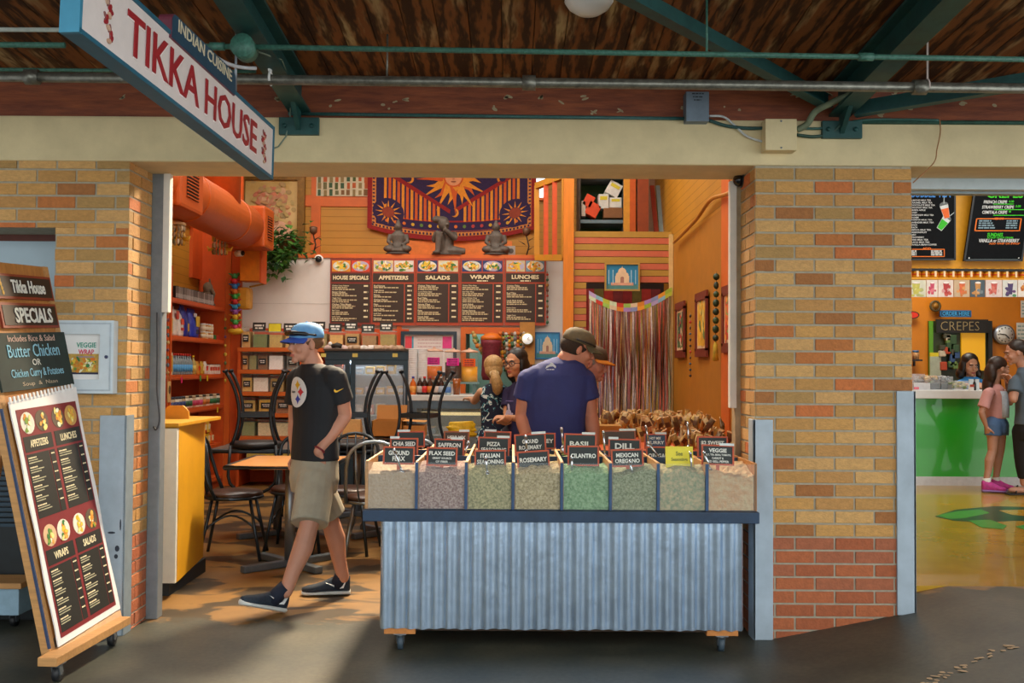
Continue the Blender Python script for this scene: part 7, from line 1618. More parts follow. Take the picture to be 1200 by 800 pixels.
# ---- blonde woman from behind
Yl = 8.98
def floral_mat():
    m = bpy.data.materials.new('floral_cloth'); m.use_nodes = True; nt = m.node_tree; N = nt.nodes; L = nt.links; b = N['Principled BSDF']; tc = N.new('ShaderNodeTexCoord')
    n = N.new('ShaderNodeTexNoise'); n.inputs['Scale'].default_value = 17; n.inputs['Detail'].default_value = 3; n.inputs['Distortion'].default_value = 1.2; L.new(tc.outputs['Object'], n.inputs['Vector'])
    r = N.new('ShaderNodeValToRGB'); e = r.color_ramp.elements; e[0].position = .5; e[0].color = rgb('101a34')+(1,); e[1].position = .56; e[1].color = rgb('3a8a98')+(1,); x = r.color_ramp.elements.new(.60); x.color = rgb('d8e0dc')+(1,); r.color_ramp.interpolation = 'CONSTANT'
    L.new(n.outputs['Fac'], r.inputs[0]); L.new(r.outputs[0], b.inputs['Base Color']); b.inputs['Roughness'].default_value = .8; return m
J = dict(d=(.05, 1), head=at(578, 431, Yl), fwd=(-.1, 1, -.15), neck=at(580, 449, Yl), hs=.95,
  torso=[(at(580, 449, Yl), .055, .05), (at(580, 453, Yl), .115, .065), (at(580, 462, Yl), .14, .085), (at(580, 482, Yl), .13, .09), (at(580, 500, Yl), .125, .09), (at(580, 540, Yl), .16, .11)],
  armL=[at(564, 459, Yl), at(556, 470, Yl+.16), at(552, 467, Yl+.36), (-.1, 1, .05), (0, 0, -1), .2, 1], armR=[at(597, 460, Yl), at(600, 484, Yl+.06), at(594, 500, Yl+.2), (-.1, 1, 0), (0, 0, -1), .4, -1],
  legL=[V((-.22, 8.98, .75)), V((-.22, 8.98, .42)), V((-.22, 8.96, .08))], legR=[V((-.08, 8.98, .75)), V((-.08, 8.98, .42)), V((-.08, 8.96, .08))], ar=.78, lr=.88)
bw, Mh, _ = figure('person', 'blonde woman with ponytail in navy floral dress, seen from behind', J, 'c49878', floral_mat(), 0, floral_mat(), 1.0, .008, neck_r=.042)
BLD = mat('a8804a', .55, var=.3, scale=60, c2='c8a468'); hairmass(bw, Mh, BLD, [((0, -.02, .03), (.094, .108, .095)), ((0, -.05, -.03), (.086, .072, .08))])
q = MB(); pc = Mh @ V((0, -.115, -.06)); q.tube([Mh @ V((0, -.08, -.05)), pc, pc+V((.012, -.015, -.05)), pc+V((.03, -.01, -.11)), pc+V((.03, 0, -.17)), pc+V((.025, .0, -.20))], [.024, .030, .046, .052, .042, .012], BLD, 14); q.build('ponytail', bw)
q = MB(); q.tube([pc+V((.036*math.cos(a), 0, .036*math.sin(a)*.6-.01)) for a in [2*PI*i/14 for i in range(14)]], .009, mat('d8c8a0', .6), 7, True); q.build('hair_tie', bw)
for x in (-.22, -.08): shoe(bw, (x, 8.91, .004), (.05, 1, 0), (0, 0, 1), .24, mat('3a3034', .6), SOL)
# =================================================================== THE CREPE SHOP ON THE RIGHT
FZ = .206; CY_ = 10.12; CRO = mat('cf7f14', .55, var=.08, scale=3)
q = MB(); q.bb((1.92, 12.6, FZ), (9, 12.72, 4.2), CRO); S('wall_crepe_back', q)
q = MB(); q.bb((8.6, 5.5, FZ), (8.75, 12.7, 4.2), CRO); S('wall_crepe_right', q)
q = MB(); q.bb((1.90, 5.46, 0), (1.95, 12.7, 4.2), CRO); S('wall_crepe_left', q)
q = MB(); q.bb((1.90, 5.46, 4.0), (9, 12.7, 4.1), mat('5a4a34', .8)); S('ceiling_crepe', q)
# shutter housing under the beam
a, b = at(1072, 207, 5.46), at(1072, 224, 5.46)
q = MB(); q.bb((2.05, 5.40, b.z), (6.4, 5.50, a.z+.03), mat('b4c0c4', .5, .1, .06), .008); q.bb((2.05, 5.46, b.z-.012), (6.4, 5.52, b.z+.01), mat('8a9698', .5)); S('trim_15', q)
# counter
X0 = 2.05; zt = at(1100, 457, CY_).z
t = thing('service_counter', 'bright green service counter with white top in the right-hand shop', 'counter'); GRN = mat('23a01c', .3, var=.06, scale=3, coat=.6)
q = MB(); q.bb((X0, CY_+.03, FZ+.09), (8.0, CY_+.6, zt-.085), GRN); q.build('front_panel', t)
q = MB(); q.bb((X0, CY_-.04, zt-.085), (8.0, CY_+.66, zt), mat('d4d8d8', .4, var=.04), .006); q.build('counter_top', t)
q = MB(); q.bb((X0, CY_+.01, FZ), (8.0, CY_+.06, FZ+.09), mat('c8ccd0', .5)); q.build('kick_board', t)
# menu boards hung above the counter, leaning outwards
BK = mat('101418', .85, var=.15, spec=.15); GNC = mat('38d41c', .6); ORC = mat('e8761c', .6); WTC = mat('d0d8dc', .7); BLU = mat('3a8ae0', .6); YB2 = mat('d89a10', .5, var=.06)
q = MB(); fa, fb2 = at(1068, 312, CY_), at(1068, 215, CY_); q.bb((1.97, CY_+.05, fa.z-.02), (8, CY_+.12, fb2.z+.6), YB2); q.bb((1.97, CY_-.0, fa.z-.045), (8, CY_+.12, fa.z-.02), BLACK); S('trim_16', q)
def slant_board(pts, lab):
    (x0, y0), (x1, y1), (x2, y2), (x3, y3) = pts  # tl tr br bl in the picture
    tl, tr, br, bl = at(x0, y0, CY_-.08), at(x1, y1, CY_-.08), at(x2, y2, CY_), at(x3, y3, CY_)
    t = thing('menu_chalkboard', lab, 'menu board', group='black menu boards in the crepe shop'); m = face(bl, br-bl, tl-bl); q = MB(); w, h = (br-bl).length, (tl-bl).length; sk = ((tl-bl).dot((br-bl).normalized()))
    shear = Matrix.Identity(4); m2 = face(bl, br-bl, V((0, -.08, 1))); hh = (tl.z-bl.z); shear[0][1] = sk/hh; m3 = m2 @ shear
    q.rect(0, 0, w, hh, BK, m3, 0, .02)
    for f in ((0, 0, w, .018), (0, 0, .018, hh), (w-.018, 0, w, hh)): q.rect(*f, mat('1e2428', .4), m3, .02, .006)
    q.build('board', t); return t, m3, w, hh
t, m, w, h = slant_board(((1050, 200), (1134, 200), (1119, 305), (1050, 305)), 'black menu board headed BUBBLE TEA with two drawn cups')
q = MB(); rr = random.Random(51); u = lambda px: (px-1050)/69*w; vv = lambda py: (305-py)/105*h
sk_ = m.copy()
def tx(s, px, py, hp, wp, mm, al='l'): q.text(s, u(px), vv(py), hp/105*h, mm, m, wp/69*w, .02, al, .022)
tx('BUBBLE TEA', 1067, 226.5, 9, 46, BLU)
lst = ['ALMOND MILK TEA', 'CARAMEL MILK TEA', 'CHOCOLATE MILK TEA', 'COCONUT MILK TEA', 'GREEN APPLE', 'HONEY', 'HONEYDEW MILK TEA', 'LYCHEE', 'JASMINE MILK TEA', 'LAVENDER MILK TEA', 'MANGO', 'PEACH', 'PAPAYA MILK TEA', 'PASSIONFRUIT', 'TARO', 'STRAWBERRY', 'THAI MILK TEA', 'BLACK MILK TEA', 'VANILLA BEAN COFFEE']
for k, s in enumerate(lst): tx(s, 1066, 234.3+k*2.9, 1.9, 1.6*len(s), WTC)
for e in ((1068, 291.5, 1106, 292.5), (1068, 300, 1106, 301), (1105, 291.5, 1106, 301)): q.rect(u(e[0]), vv(e[3]), u(e[2]), vv(e[1]), ORC, m, .02, .002)
tx('ADD', 1080, 291, 2.6, 10, ORC)
for k in range(3): q.lines(u(1067), vv(294+k*2.2), .013, u(1073)-u(1067), WTC, m, rr, .021); q.lines(u(1090), vv(294+k*2.2), .013, u(1103)-u(1090), WTC, m, rr, .021)
def cupdraw(cx, cy, ang, c):
    A = m @ T(u(cx), vv(cy), .021) @ RZ(ang); s = h/105
    q.prism([(-5*s, 8*s), (5*s, 8*s), (3.4*s, -8*s), (-3.4*s, -8*s)], .002, mat('c8d4d8', .6), A); q.prism([(-4.4*s, 4*s), (4.4*s, 4*s), (2.9*s, -7.2*s), (-2.9*s, -7.2*s)], .002, mat(c, .6), A, .002)
    q.prism([(5.4*s*math.cos(a), 8*s+4*s*math.sin(a)) for a in [PI*i/10 for i in range(11)]], .001, mat('5a6468', .5), A, .001); q.prism([(0, 10*s), (1*s, 10*s), (4*s, 20*s), (3*s, 20*s)], .001, mat('9aa8ac', .5), A, .002)
q.build('chalk_writing', t)
for ca_ in ((1107, 248, .25, 'e0641c'), (1104, 262, -.62, '2cb81c')): q = MB(); cupdraw(*ca_); q.build('drawn_cup', t)
t, m, w, h = slant_board(((1144, 200), (1212, 200), (1197, 306), (1128, 306)), 'black menu board headed CREPES in green')
q = MB(); u = lambda px: (px-1128)/69*w
def tx2(s, px, py, hp, wp, mm): q.text(s, u(px)-(h*0), vv(py), hp/105*h, mm, m, wp/69*w, .02, 'l', .022)
off = lambda py: (306-py)*.15
def row(s, px, py, hp, wp, mm): tx2(s, px-off(py), py, hp, wp, mm)
row('CREPES', 1156, 227, 9, 42, GNC); row('FRENCH CREPE', 1152, 236, 3.6, 27, WTC); row('4.00', 1181, 235.5, 2.6, 6, GNC); row('STRAWBERRY CREPE', 1150, 242, 3.6, 37, WTC); row('5.00', 1189, 241, 2.6, 6, GNC); row('CEMITALA CREPE', 1150, 248, 3.6, 29, WTC); row('6', 1181, 247, 2.6, 3, GNC)
for py, a, b_ in ((238.5, 1163, 1187), (245, 1164, 1199), (251.5, 1163, 1200)): q.rect(u(a-off(py)), vv(py+.4), u(b_-off(py)), vv(py-.4), GNC, m, .021, .001)
for e in ((1142, 255, 1195, 256), (1142, 269, 1195, 270), (1142, 255, 1143.3, 270), (1194, 255, 1195.3, 270)): q.rect(u(e[0]-off(262)), vv(e[3]), u(e[2]-off(262)), vv(e[1]), ORC, m, .02, .002)
row('ADD ONS', 1164, 255.3, 2.6, 11, ORC)
for k in range(4): q.lines(u(1146-off(262)), vv(258+k*2.7), .014, u(1160+k*2)-u(1146), mat('7a98a8', .7), m, rr, .021); q.lines(u(1178-off(262)), vv(258+k*2.7), .014, u(1191)-u(1178), mat('7a98a8', .7), m, rr, .021)
row('SUNDAES', 1156, 274, 4, 18, GNC); row('SCOOP OF ICE CREAM', 1156, 277.5, 2, 30, GNC); row('VANILLA or STRAWBERRY', 1146, 281, 4.2, 47, WTC); row('ADD WHIP OR SYRUP', 1158, 284.5, 2, 36, ORC)
for px in (1133, 1191): q.rect(u(px), vv(302), u(px)+.012, vv(302)+.012, WTC, m, .026, .002)
q.rect(u(1133), vv(303), u(1191), vv(303)+.004, mat('5a6a6c', .5), m, .026, .001); q.build('chalk_writing', t)
# row of cans, picture strip
zc = at(1100, 325.5, CY_+.02).z; q = MB(); q.bb((1.97, CY_-.02, zc-.02), (8, CY_+.12, zc), YB2); S('trim_17', q)
cw_ = (at(1085, 318, CY_).x-at(1074.5, 318, CY_).x); hN = at(1100, 313.5, CY_).z-zc; x = at(1068, 318, CY_).x-.3; p0 = None
while x < at(1215, 318, CY_).x:
    if p0 is None:
        p0 = thing('drink_can', 'yellow can in the row along the ledge below the black menus', 'can', (x, CY_+.045, zc), 0, 'row of yellow cans'); r = cw_*.44
        q = MB(); q.lathe([(r*.85, 0), (r, .006), (r, hN-.008), (r*.85, hN)], mat('d89a14', .35, .2, .05), 14); q.build('body', p0); q = MB(); q.lathe([(r*1.01, hN*.28), (r*1.01, hN*.42)], mat('c8401c', .5), 14); q.rect(-r*.25, hN*.1, r*.25, hN*.9, mat('f0d8b0', .5), face((0, -r-.002, 0)), 0, .002); q.build('printed_label', p0)
    else: dup(p0, (x, CY_+.045, zc))
    x += cw_
cols2 = [(1060, 1085, 'd8dcc8', ('c8c860', 'b8c080', 'e0e0a0'), 'pale lemon drink'), (1085, 1098.5, 'e8e0d8', ('c84a6a', 'd8a020', 'e07a8a'), 'pink drink with fruit'), (1098.5, 1117, 'e4d8d0', ('b83a3a', 'c8584a', 'd8a0a0'), 'red iced drink'), (1117, 1136, 'c8b090', ('d86a3a', 'c8783a', 'e0a060'), 'orange iced tea'), (1136, 1154, '4a5a64', ('c89050', 'd8b080', '7a8a90'), 'iced coffee in a glass'), (1154, 1174, 'e0d0cc', ('c85a50', 'd87a6a', 'd8c0b8'), 'red slush scoop'), (1174, 1192, 'd8dcd8', ('4a3a6a', '5a9a6a', '6a4a7a'), 'purple drink in a cup'), (1192, 1212, 'e8e4dc', ('b8601c', 'c8782a', 'd89040'), 'amber drink')]
for (p0_, p1_, bg_, fc, nm_) in cols2:
    a, b = at(p0_+.4, 328, CY_-.03), at(p1_-.4, 348, CY_-.03); m = face((a.x, CY_-.03, b.z)); w, h = b.x-a.x, a.z-b.z; t = thing('drink_poster', 'small poster of %s in the strip under the cans' % nm_, 'poster', group='strip of drink posters')
    q = MB(); q.rect(0, 0, w, h, mat(bg_, .5, var=.12, scale=14), m, 0, .012); q.build('card', t); q = MB(); g = random.Random(int(p0_))
    q.prism([(w*.32, h*.85), (w*.72, h*.85), (w*.64, h*.15), (w*.40, h*.15)], .001, mat(fc[0], .5, var=.2, scale=30), m, .012)
    for i in range(9): q.ell(w*g.uniform(.2, .8), h*g.uniform(.08, .6), w*g.uniform(.06, .14), h*g.uniform(.06, .12), mat(g.choice(fc), .5), m, .013+.0001*i, .0004, 9)
    q.ell(w*.52, h*.84, w*.2, h*.06, mat('f0ece8', .5), m, .0145, .0005); q.build('printed_drink', t)
# back wall things
WB_ = 12.57
hx0, hx1, hz0, hz1 = at(1088, 440, WB_).x, at(1160, 440, WB_).x, at(1088, 470, WB_).z, at(1088, 376, WB_).z
t = thing('window_2', 'yellow lit serving hatch with kitchen shelves behind the cashier', 'window'); struct(t); q = MB()
q.bb((hx0, WB_-.01, hz0), (hx1, WB_+.01, hz1), mat('4a5a24', .5, var=.4, scale=5, c2='1c2a1c')); q.build('dark_interior', t); q = MB(); q.bb((hx0, WB_-.03, hz0), (hx0+.05, WB_-.01, hz1), mat('5a9a1c', .5)); q.build('green_jamb', t)
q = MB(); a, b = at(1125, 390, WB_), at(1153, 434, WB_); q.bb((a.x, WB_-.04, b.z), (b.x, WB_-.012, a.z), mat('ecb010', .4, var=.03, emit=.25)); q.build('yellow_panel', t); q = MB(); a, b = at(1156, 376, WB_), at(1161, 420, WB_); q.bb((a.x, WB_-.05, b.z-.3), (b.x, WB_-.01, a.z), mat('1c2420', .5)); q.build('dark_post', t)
q = MB(); a, b = at(1088, 413, WB_), at(1101, 440, WB_); q.bb((a.x, WB_-.05, b.z), (b.x, WB_-.012, a.z-.05), mat('a8b4a0', .5)); q.bb((a.x, WB_-.05, a.z-.05), (b.x, WB_-.012, a.z), mat('d8c820', .5)); q.build('pale_fridge', t)
g = random.Random(9)
for k in range(16):
    px, py = g.uniform(1103, 1121), g.uniform(392, 432); c = at(px, py, WB_-.06); q = MB(); q.box((c.x, WB_-.06, c.z), (g.uniform(.05, .10), .06, g.uniform(.06, .14)), mat(g.choice(('3a5a3a', '8a7a50', 'c8c0a8', '4a4a3a', 'b84a2a', '3a5a8a', '6a8a4a')), .6), .01); tag(q.build('kitchen_jar'), 'small jar or packet on the dim shelves inside the serving hatch', 'jar', 'goods inside the serving hatch')
def signboard(p0, p1, c, tc, s, lab, hh, ww, Y=WB_-.06, border=None, bold=.015):
    a, b = at(*p0, Y), at(*p1, Y); m = face((a.x, Y, b.z)); w, h = b.x-a.x, a.z-b.z; t = thing('sign_board', lab, 'sign'); q = MB(); q.rect(0, 0, w, h, mat(c, .5, var=.1), m, 0, .03)
    if border:
        for r in ((0, 0, w, .012), (0, h-.012, w, h), (0, 0, .012, h), (w-.012, 0, w, h)): q.rect(*r, mat(border, .5), m, .03, .004)
    q.build('board', t); q = MB(); q.text(s, w*(.5 if s != 'CREPES' else .45), h/2, h*hh, mat(tc, .5), m, w*ww, bold, z0=.034); q.build('lettering', t)
signboard((1100.5, 363.5), (1137, 371.5), '123a58', '4ab0f0', 'ORDER HERE', 'blue ORDER HERE sign on the orange wall', .6, .86, border='2a7ab8')
signboard((1096, 374), (1157, 390), '1c1c18', 'a8986c', 'CREPES', 'dark CREPES sign over the serving hatch', .66, .74, bold=-.02)
q = MB(); c = at(1096, 358.5, WB_-.05); 
for k in range(12): an = 2*PI*k/12; q.cyl((c.x, WB_-.05, c.z), (c.x+.075*math.cos(an), WB_-.05, c.z+.075*math.sin(an)), .006, mat('5a5a34', .5, .3), 6)
q.tube([(c.x+.06*math.cos(2*PI*i/18), WB_-.05, c.z+.06*math.sin(2*PI*i/18)) for i in range(18)], .014, mat('5a5034', .5, .3), 7, True); q.cyl((c.x, WB_-.08, c.z), (c.x, WB_-.03, c.z), .03, mat('9a6a1c', .5), 14); tag(q.build('gear_ornament'), 'round gear wheel ornament on the wall left of ORDER HERE', 'ornament')
t = thing('wall_clock', 'round grey white wall clock on the orange wall', 'clock'); c = at(1177, 392, WB_-.05); rC = .125; q = MB(); q.cyl((c.x, WB_-.07, c.z), (c.x, WB_, c.z), rC, mat('8a94a0', .35, .5), 32); q.build('rim', t); q = MB(); q.cyl((c.x, WB_-.074, c.z), (c.x, WB_-.07, c.z), rC*.86, mat('d8dcd8', .5, var=.03), 32); q.build('dial', t)
q = MB(); mm = face((c.x, WB_-.075, c.z))
for k in range(12): an = 2*PI*k/12; q.ell(rC*.7*math.sin(an), rC*.7*math.cos(an), .008, .008, BLACK, mm, 0, .002, 8)
q.beam((c.x, WB_-.079, c.z), (c.x-rC*.6, WB_-.079, c.z+.01), .004, .010, BLACK); q.beam((c.x, WB_-.079, c.z), (c.x+rC*.4, WB_-.079, c.z-rC*.4), .004, .013, BLACK); q.build('hands', t)
q = MB(); c = at(1070, 369, WB_-.05); m = face((c.x-.02, WB_-.03, c.z)); q.ell(0, 0, .10, .05, mat('2a1a18', .5), m, 0, .02, 24); q.ell(0, 0, .085, .038, mat('d83018', .5), m, .02, .004, 24); tag(q.build('oval_sign'), 'small red oval sign at the edge of the brick pillar', 'sign')
t = thing('wall_shelf', 'little dark shelf beside the brick pillar holding a jar', 'shelf'); a = at(1066, 421, WB_-.15); q = MB(); q.bb((a.x-.1, WB_-.2, a.z-.02), (a.x+.14, WB_, a.z), BLACK); q.build('board', t); q = MB(); q.bb((a.x+.1, WB_-.03, a.z-.08), (a.x+.12, WB_, a.z-.02), BLACK); q.build('bracket', t)
t = thing('jar', 'glass jar with blue lid on the little dark shelf', 'jar', (at(1073, 420, WB_-.1).x, WB_-.1, a.z)); q = MB(); q.lathe([(.04, 0), (.042, .08), (.036, .09)], mat('c89a6a', .3, var=.3, scale=30), 14); q.build('body', t); q = MB(); q.lathe([(.04, .09), (.04, .115)], mat('3a6a9a', .4), 14); q.build('lid', t)
for p0_, p1_, lab in (((1191, 378), (1206, 401), 'white notice sheet on the orange wall right of the clock'), ((1196, 352), (1210, 372), 'pale paper pinned high on the orange wall at the frame edge')):
    a, b = at(*p0_, WB_-.01), at(*p1_, WB_-.01); m = face((a.x, WB_-.01, b.z)); q = MB(); w, h = b.x-a.x, a.z-b.z; q.rect(0, 0, w, h, mat('d0d4cc', .7), m, 0, .004)
    for k in range(4): q.lines(w*.1, h*(.82-.2*k), h*.07, w*.8, mat('7a9a9a', .7), m, rr, .004)
    tag(q.build('notice_sheet'), lab, 'notice')
# on the counter
CG = glass('e0e8ec', .16, .05)
def acrylic(px0, px1, pyt, Y, fill, lab, body=None, fillh=.6, dp=.26, base=None):
    a, b = at(px0, 440, Y), at(px1, 440, Y); w = b.x-a.x; h = at(px0, pyt, Y).z-zt; t = thing('display_box', lab, 'box', ((a.x+b.x)/2, Y+dp/2, zt+.001), 0, 'clear boxes on the green counter'); q = MB(); k = .004
    for lo, hi in (((-w/2, -dp/2, 0), (w/2, -dp/2+k, h)), ((-w/2, dp/2-k, 0), (w/2, dp/2, h)), ((-w/2, -dp/2, 0), (-w/2+k, dp/2, h)), ((w/2-k, -dp/2, 0), (w/2, dp/2, h)), ((-w/2, -dp/2, h-k), (w/2, dp/2, h))): q.bb(lo, hi, CG)
    q.build('clear_case', t); g = random.Random(int(px0)); q = MB()
    if base: q.bb((-w/2+.006, -dp/2+.006, .002), (w/2-.006, dp/2-.006, h*.45), mat(base, .5))
    for i in range(26): q.sph((g.uniform(-w*.4, w*.4), g.uniform(-dp*.42, dp*.35), (h*.48 if base else 0)+g.uniform(.02, max(.03, h*fillh-(h*.45 if base else 0)))), (g.uniform(.018, .034), g.uniform(.018, .03), g.uniform(.012, .024)), mat(g.choice(fill), .6, var=.2), 8, 6)
    o = q.build('contents', t); o['kind'] = 'stuff'
acrylic(1067, 1084, 438, CY_+.30, ('7a6a58', '8a8078', '5a5248'), 'clear case of grey brown snacks at left of the counter', fillh=.6)
acrylic(1084, 1102, 440, CY_+.25, ('b88a2c', 'c89a3c', 'a8742a', 'd8b060'), 'clear case of golden pastries on the green counter', base='1c2430', fillh=.9)
acrylic(1103, 1117, 441, CY_+.25, ('3a4048', '6a7078', 'b0b4b4', '5a4a40'), 'clear case of dark wrapped sweets on the counter', base='3a444c', fillh=.9)
acrylic(1119, 1135, 446, CY_+.08, ('8a8a5a', 'b0a878', '6a7a4a', 'c8c0a0'), 'clear jar box of greenish sweets nearest the cashier', fillh=.8, dp=.16)
t = thing('card_stand', 'white card standing on the counter in front of the cashier', 'card'); a, b = at(1135, 444, CY_+.12), at(1147, 457, CY_+.12); q = MB(); q.bb((a.x, CY_+.11, zt), (b.x, CY_+.12, a.z), mat('c8d4d8', .6)); q.build('card', t)
bottle((at(1142, 455, CY_+.04).x, CY_+.04, zt), .016, .115, mat('181a1c', .3), BLACK, mat('2a2a2c', .5), 'small dark bottle on the counter beside the girl', 'little bottles by the cashier')
t = thing('tip_box', 'small white and red box on the counter beside the dark bottle', 'box'); c = at(1138, 455, CY_+.03); q = MB(); q.box((c.x, CY_+.03, zt+.03), (.04, .04, .06), WHITE, .003); q.build('carton', t); q = MB(); q.bb((c.x-.02, CY_+.006, zt+.035), (c.x+.02, CY_+.011, zt+.06), mat('a8381c', .5)); q.build('label_band', t)
t = thing('paper_stack', 'stack of white paper at the left end of the green counter', 'paper'); a, b = at(1071, 455, CY_+.05), at(1090, 455, CY_+.05); q = MB(); q.bb((a.x, CY_+.05, zt), (b.x, CY_+.28, zt+.07), mat('c8ccd0', .6)); q.build('sheets', t); q = MB(); q.bb((a.x, CY_+.045, zt+.005), (a.x+.05, CY_+.05, zt+.03), mat('e07080', .5)); q.build('pink_tag', t)
# ---- people in the crepe shop
J = dict(d=(-.1, -1), head=at(1137, 428, 10.95), fwd=(0, -1, -.22), neck=at(1138, 441, 10.97), hs=1.0,
  torso=[(at(1138, 441, 10.97), .06, .05), (at(1138, 445, 10.97), .13, .07), (at(1138, 452, 10.97), .16, .09), (at(1138, 475, 10.97), .15, .10), (at(1138, 500, 10.97), .15, .10)],
  armL=[at(1155, 453, 10.95), at(1158, 462, 10.92), at(1148, 450, 10.80), (-.4, -1, 0), (0, 0, -1), .3, 1], armR=[at(1121, 453, 10.95), at(1119, 462, 10.92), at(1128, 450, 10.80), (.4, -1, 0), (0, 0, -1), .3, -1],
  legL=[V((5.12, 10.95, .9)), V((5.12, 10.95, .6)), V((5.12, 10.97, FZ+.08))], legR=[V((4.98, 10.95, .9)), V((4.98, 10.95, .6)), V((4.98, 10.97, FZ+.08))], ar=.85, lr=.9)
ca, Mh, _ = figure('person', 'dark haired cashier in bright blue shirt behind the green counter, looking down', J, 'b08468', '2c86d0', .6, '2a2c34', 1.9, .009, sleeve_r=.062, neck_r=.045); eyes(ca, Mh, brow='1c1614', lip='a04a44')
hairmass(ca, Mh, HB, [((0, -.03, .055), (.09, .098, .082)), ((-.078, -.02, -.03), (.032, .06, .09)), ((.078, -.02, -.03), (.032, .06, .09)), ((0, -.09, -.04), (.09, .05, .11)), ((-.10, -.02, -.10), (.045, .06, .06)), ((.09, -.03, -.10), (.045, .06, .06))])
for x in (4.98, 5.12): shoe(ca, (x, 11.0, FZ+.003), (0, -1, 0), (0, 0, 1), .24, mat('2c2c30', .6), SOL)
Yg = 9.66
J = dict(d=(.75, .25), head=at(1171, 432, Yg), fwd=(.97, .12, -.05), neck=at(1166, 450, Yg), hs=.93,
  torso=[(at(1166, 450, Yg), .05, .045), (at(1166, 455, Yg), .10, .065), (at(1166, 462, Yg), .115, .08), (at(1166, 475, Yg), .11, .085), (at(1166, 490, Yg), .11, .085)],
  armL=[at(1172, 461, Yg+.10), at(1184, 472, Yg+.12), at(1180, 450, Yg+.05), (-.1, 0, 1), (-1, 0, 0), .5, 1], armR=[at(1158, 461, Yg-.11), at(1150, 483, Yg-.12), at(1156, 500, Yg-.08), (.25, .1, -1), (1, .5, 0), .35, 1],
  legL=[at(1172, 497, Yg+.05), at(1172, 527, Yg+.04), at(1167, 560, Yg+.05)], legR=[at(1164, 497, Yg-.05), at(1163, 528, Yg-.05), at(1156, 561, Yg-.06)], ar=.68, lr=.78, hk=.85)
gi, Mh, _ = figure('person', 'girl in pink jacket, denim shorts and magenta shoes at the green counter', J, 'b88a72', 'c08c88', .75, '4a6a94', .42, .007, sleeve_r=.052, thigh=.072, neck_r=.036); eyes(gi, Mh)
BRH = mat('2e1e16', .5, var=.3, scale=50); hairmass(gi, Mh, BRH, [((0, -.025, .05), (.084, .10, .085)), ((-.06, -.03, -.05), (.035, .07, .10)), ((0, -.10, -.06), (.08, .055, .12)), ((-.02, -.11, -.18), (.07, .05, .12)), ((-.05, .01, -.18), (.04, .05, .12)), ((-.055, .03, -.28), (.025, .03, .09)), ((0, -.12, -.28), (.05, .04, .08))])
q = MB(); q.loft([(at(1172, 458, Yg-.03), V((.05, 0, 0)), V((0, .10, 0))), (at(1174, 475, Yg-.03), V((.055, 0, 0)), V((0, .10, 0))), (at(1174, 489, Yg-.03), V((.055, 0, 0)), V((0, .10, 0)))], mat('b0c0d0', .8, var=.2, scale=30), 14); q.build('pale_blue_top', gi)
MG = mat('b8388c', .6, var=.3, scale=30)
for an in (J['legL'][2], J['legR'][2]): q = MB(); q.tube([V(an)+V((0, 0, .01)), V((an.x+.01, an.y, FZ+.05))], [.036, .038], WHITE, 12); q.build('sock', gi); shoe(gi, (an.x-.045, an.y+.0, FZ+.003), (.96, -.25, 0), (0, 0, 1), .215, MG, mat('8a6aa8', .5))
Yp = 9.42
J = dict(d=(-.55, .8), head=at(1190, 413, Yp), fwd=(-.95, .2, -.25), neck=at(1199, 430, Yp), hs=.95, up=(-.2, 0, 1),
  torso=[(at(1200, 430, Yp), .06, .05), (at(1203, 436, Yp), .13, .07), (at(1206, 446, Yp), .16, .10), (at(1206, 465, Yp), .15, .11), (at(1206, 485, Yp), .15, .11), (at(1206, 497, Yp), .16, .12)],
  armL=[at(1190, 448, Yp-.03), at(1188, 468, Yp-.10), at(1186, 452, Yp-.02), (-.2, .2, 1), (-1, 0, 0), .5, -1], armR=[at(1222, 448, Yp), at(1228, 475, Yp), at(1226, 500, Yp), (0, 0, -1), (-1, 0, 0), .3, 1],
  legL=[at(1199, 505, Yp), at(1198, 535, Yp), at(1200, 566, Yp)], legR=[at(1214, 505, Yp), at(1214, 535, Yp), at(1214, 566, Yp)], ar=.85, lr=.95)
pw, Mh, _ = figure('person', 'woman in grey t-shirt and black leggings at right frame edge, hair tied back', J, 'b88a74', '4a5a68', .6, '14161a', 1.82, .008, sleeve_r=.062, neck_r=.045); eyes(pw, Mh)
hairmass(pw, Mh, mat('241a16', .5, var=.3), [((0, -.03, .05), (.085, .10, .08)), ((0, -.08, .01), (.07, .05, .06)), ((0, -.14, .0), (.035, .04, .04))])
q = MB(); a, b = J['armL'][1], J['armL'][2]; dd = (V(b)-V(a)).normalized(); pu = dd.orthogonal().normalized(); p2 = dd.cross(pu)
for f, c in ((.80, 'e0c818'), (.62, 'e8e8e8')): cc_ = V(a).lerp(V(b), f); q.tube([cc_-dd*.012, cc_+dd*.012], [.034, .032], mat(c, .5), 14)
q.build('wristbands', pw)
for an in (J['legL'][2], J['legR'][2]): q = MB(); q.sph((an.x-.05, an.y+.0, FZ+.045), (.10, .042, .032), mat('b88a74', .5), 14, 8); f_ = q.build('foot', pw); q = MB(); q.box((an.x-.05, an.y, FZ+.008), (.23, .09, .014), BLACK, .006); q.tube([(an.x-.10, an.y-.045, FZ+.02), (an.x-.06, an.y, FZ+.085), (an.x-.10, an.y+.045, FZ+.02)], .008, BLACK, 6); q.build('sandal', pw)
# =================================================================== LIGHT AND CAMERA
w = bpy.data.worlds.new('sky'); SC.world = w; w.use_nodes = True
nt = w.node_tree; bg = nt.nodes['Background']
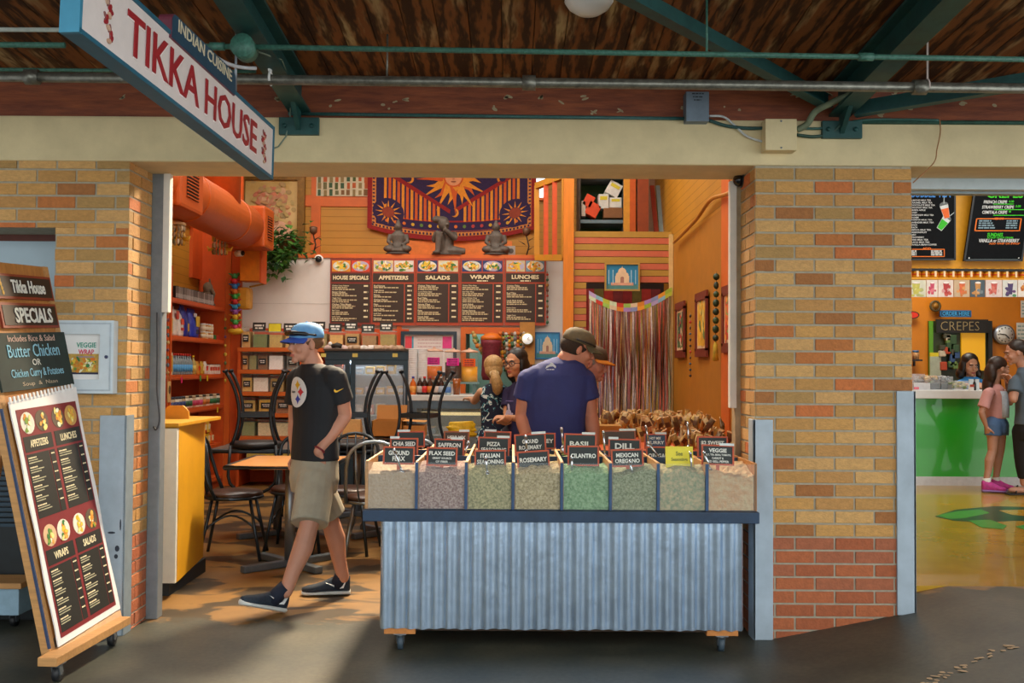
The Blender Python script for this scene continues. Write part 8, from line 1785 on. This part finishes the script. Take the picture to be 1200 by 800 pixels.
# overcast sky, brightness raised to the right to give the corrugated ridges contrast
tc = nt.nodes.new('ShaderNodeTexCoord'); sp = nt.nodes.new('ShaderNodeSeparateXYZ'); nt.links.new(tc.outputs['Generated'], sp.inputs[0])
mr = nt.nodes.new('ShaderNodeMapRange'); mr.inputs[1].default_value = -.8; mr.inputs[2].default_value = .8; mr.inputs[3].default_value = 1.0; mr.inputs[4].default_value = 3.2
nt.links.new(sp.outputs['X'], mr.inputs[0]); nt.links.new(mr.outputs[0], bg.inputs[1]); bg.inputs[0].default_value = (.96, 1.0, 1.0, 1)
def area(name, loc, size, power, col, target=None, rot=None, spread=PI):
    l = bpy.data.lights.new(name, 'AREA'); l.shape = 'RECTANGLE'; l.size, l.size_y = size; l.energy = power; l.color = col; l.spread = spread
    o = bpy.data.objects.new(name, l); COL.objects.link(o); o.location = loc
    if target: o.rotation_euler = (V(target)-V(loc)).to_track_quat('-Z', 'Y').to_euler()
    elif rot: o.rotation_euler = rot
    return o
WARM = (1, .93, .82)
for x, y in ((-2.4, 7.2), (.3, 7.2), (-2.4, 10.2), (.3, 10.2)): area('interior_fill', (x, y, 4.6), (1.6, 1.6), 72, WARM)  # added fill lights for the shop interior, without fittings
area('pendant_lamp', (-.37, 8.0, 3.7), (.45, .45), 105, (1, .80, .55), (-1.1, 4.4, 0), None, math.radians(80))
area('kitchen_fill', (-.2, 12.2, 2.55), (.8, .3), 14, (1, 1, .95))  # added fill that brightens the kitchen wall in the pass
for x, y, pw_ in ((3.3, 8.0, 42), (4.8, 9.0, 30), (4.6, 11.4, 62)): area('crepe_fill', (x, y, 3.5), (1.2, 1.0), pw_, WARM)  # added fills that brighten the crepe shop and its people
cam = bpy.data.cameras.new('camera'); cam.sensor_width = 36; cam.lens = F*36/1200; cam.clip_start = .05
co = bpy.data.objects.new('camera', cam); COL.objects.link(co); co.location = (0, 0, H)
co.rotation_euler = (Matrix.Rotation(PI/2+PITCH, 3, 'X') @ Matrix.Rotation(ROLL, 3, 'Z')).to_euler()
SC.camera = co
vs_ = SC.view_settings; vs_.view_transform = 'Standard'; vs_.look = 'None'; vs_.gamma = 1; vs_.use_curve_mapping = False; vs_.exposure = 0.0
SC.cycles.max_bounces = 8; SC.cycles.transparent_max_bounces = 24; SC.cycles.use_denoising = True; SC.cycles.sample_clamp_indirect = 4
rebase_all()
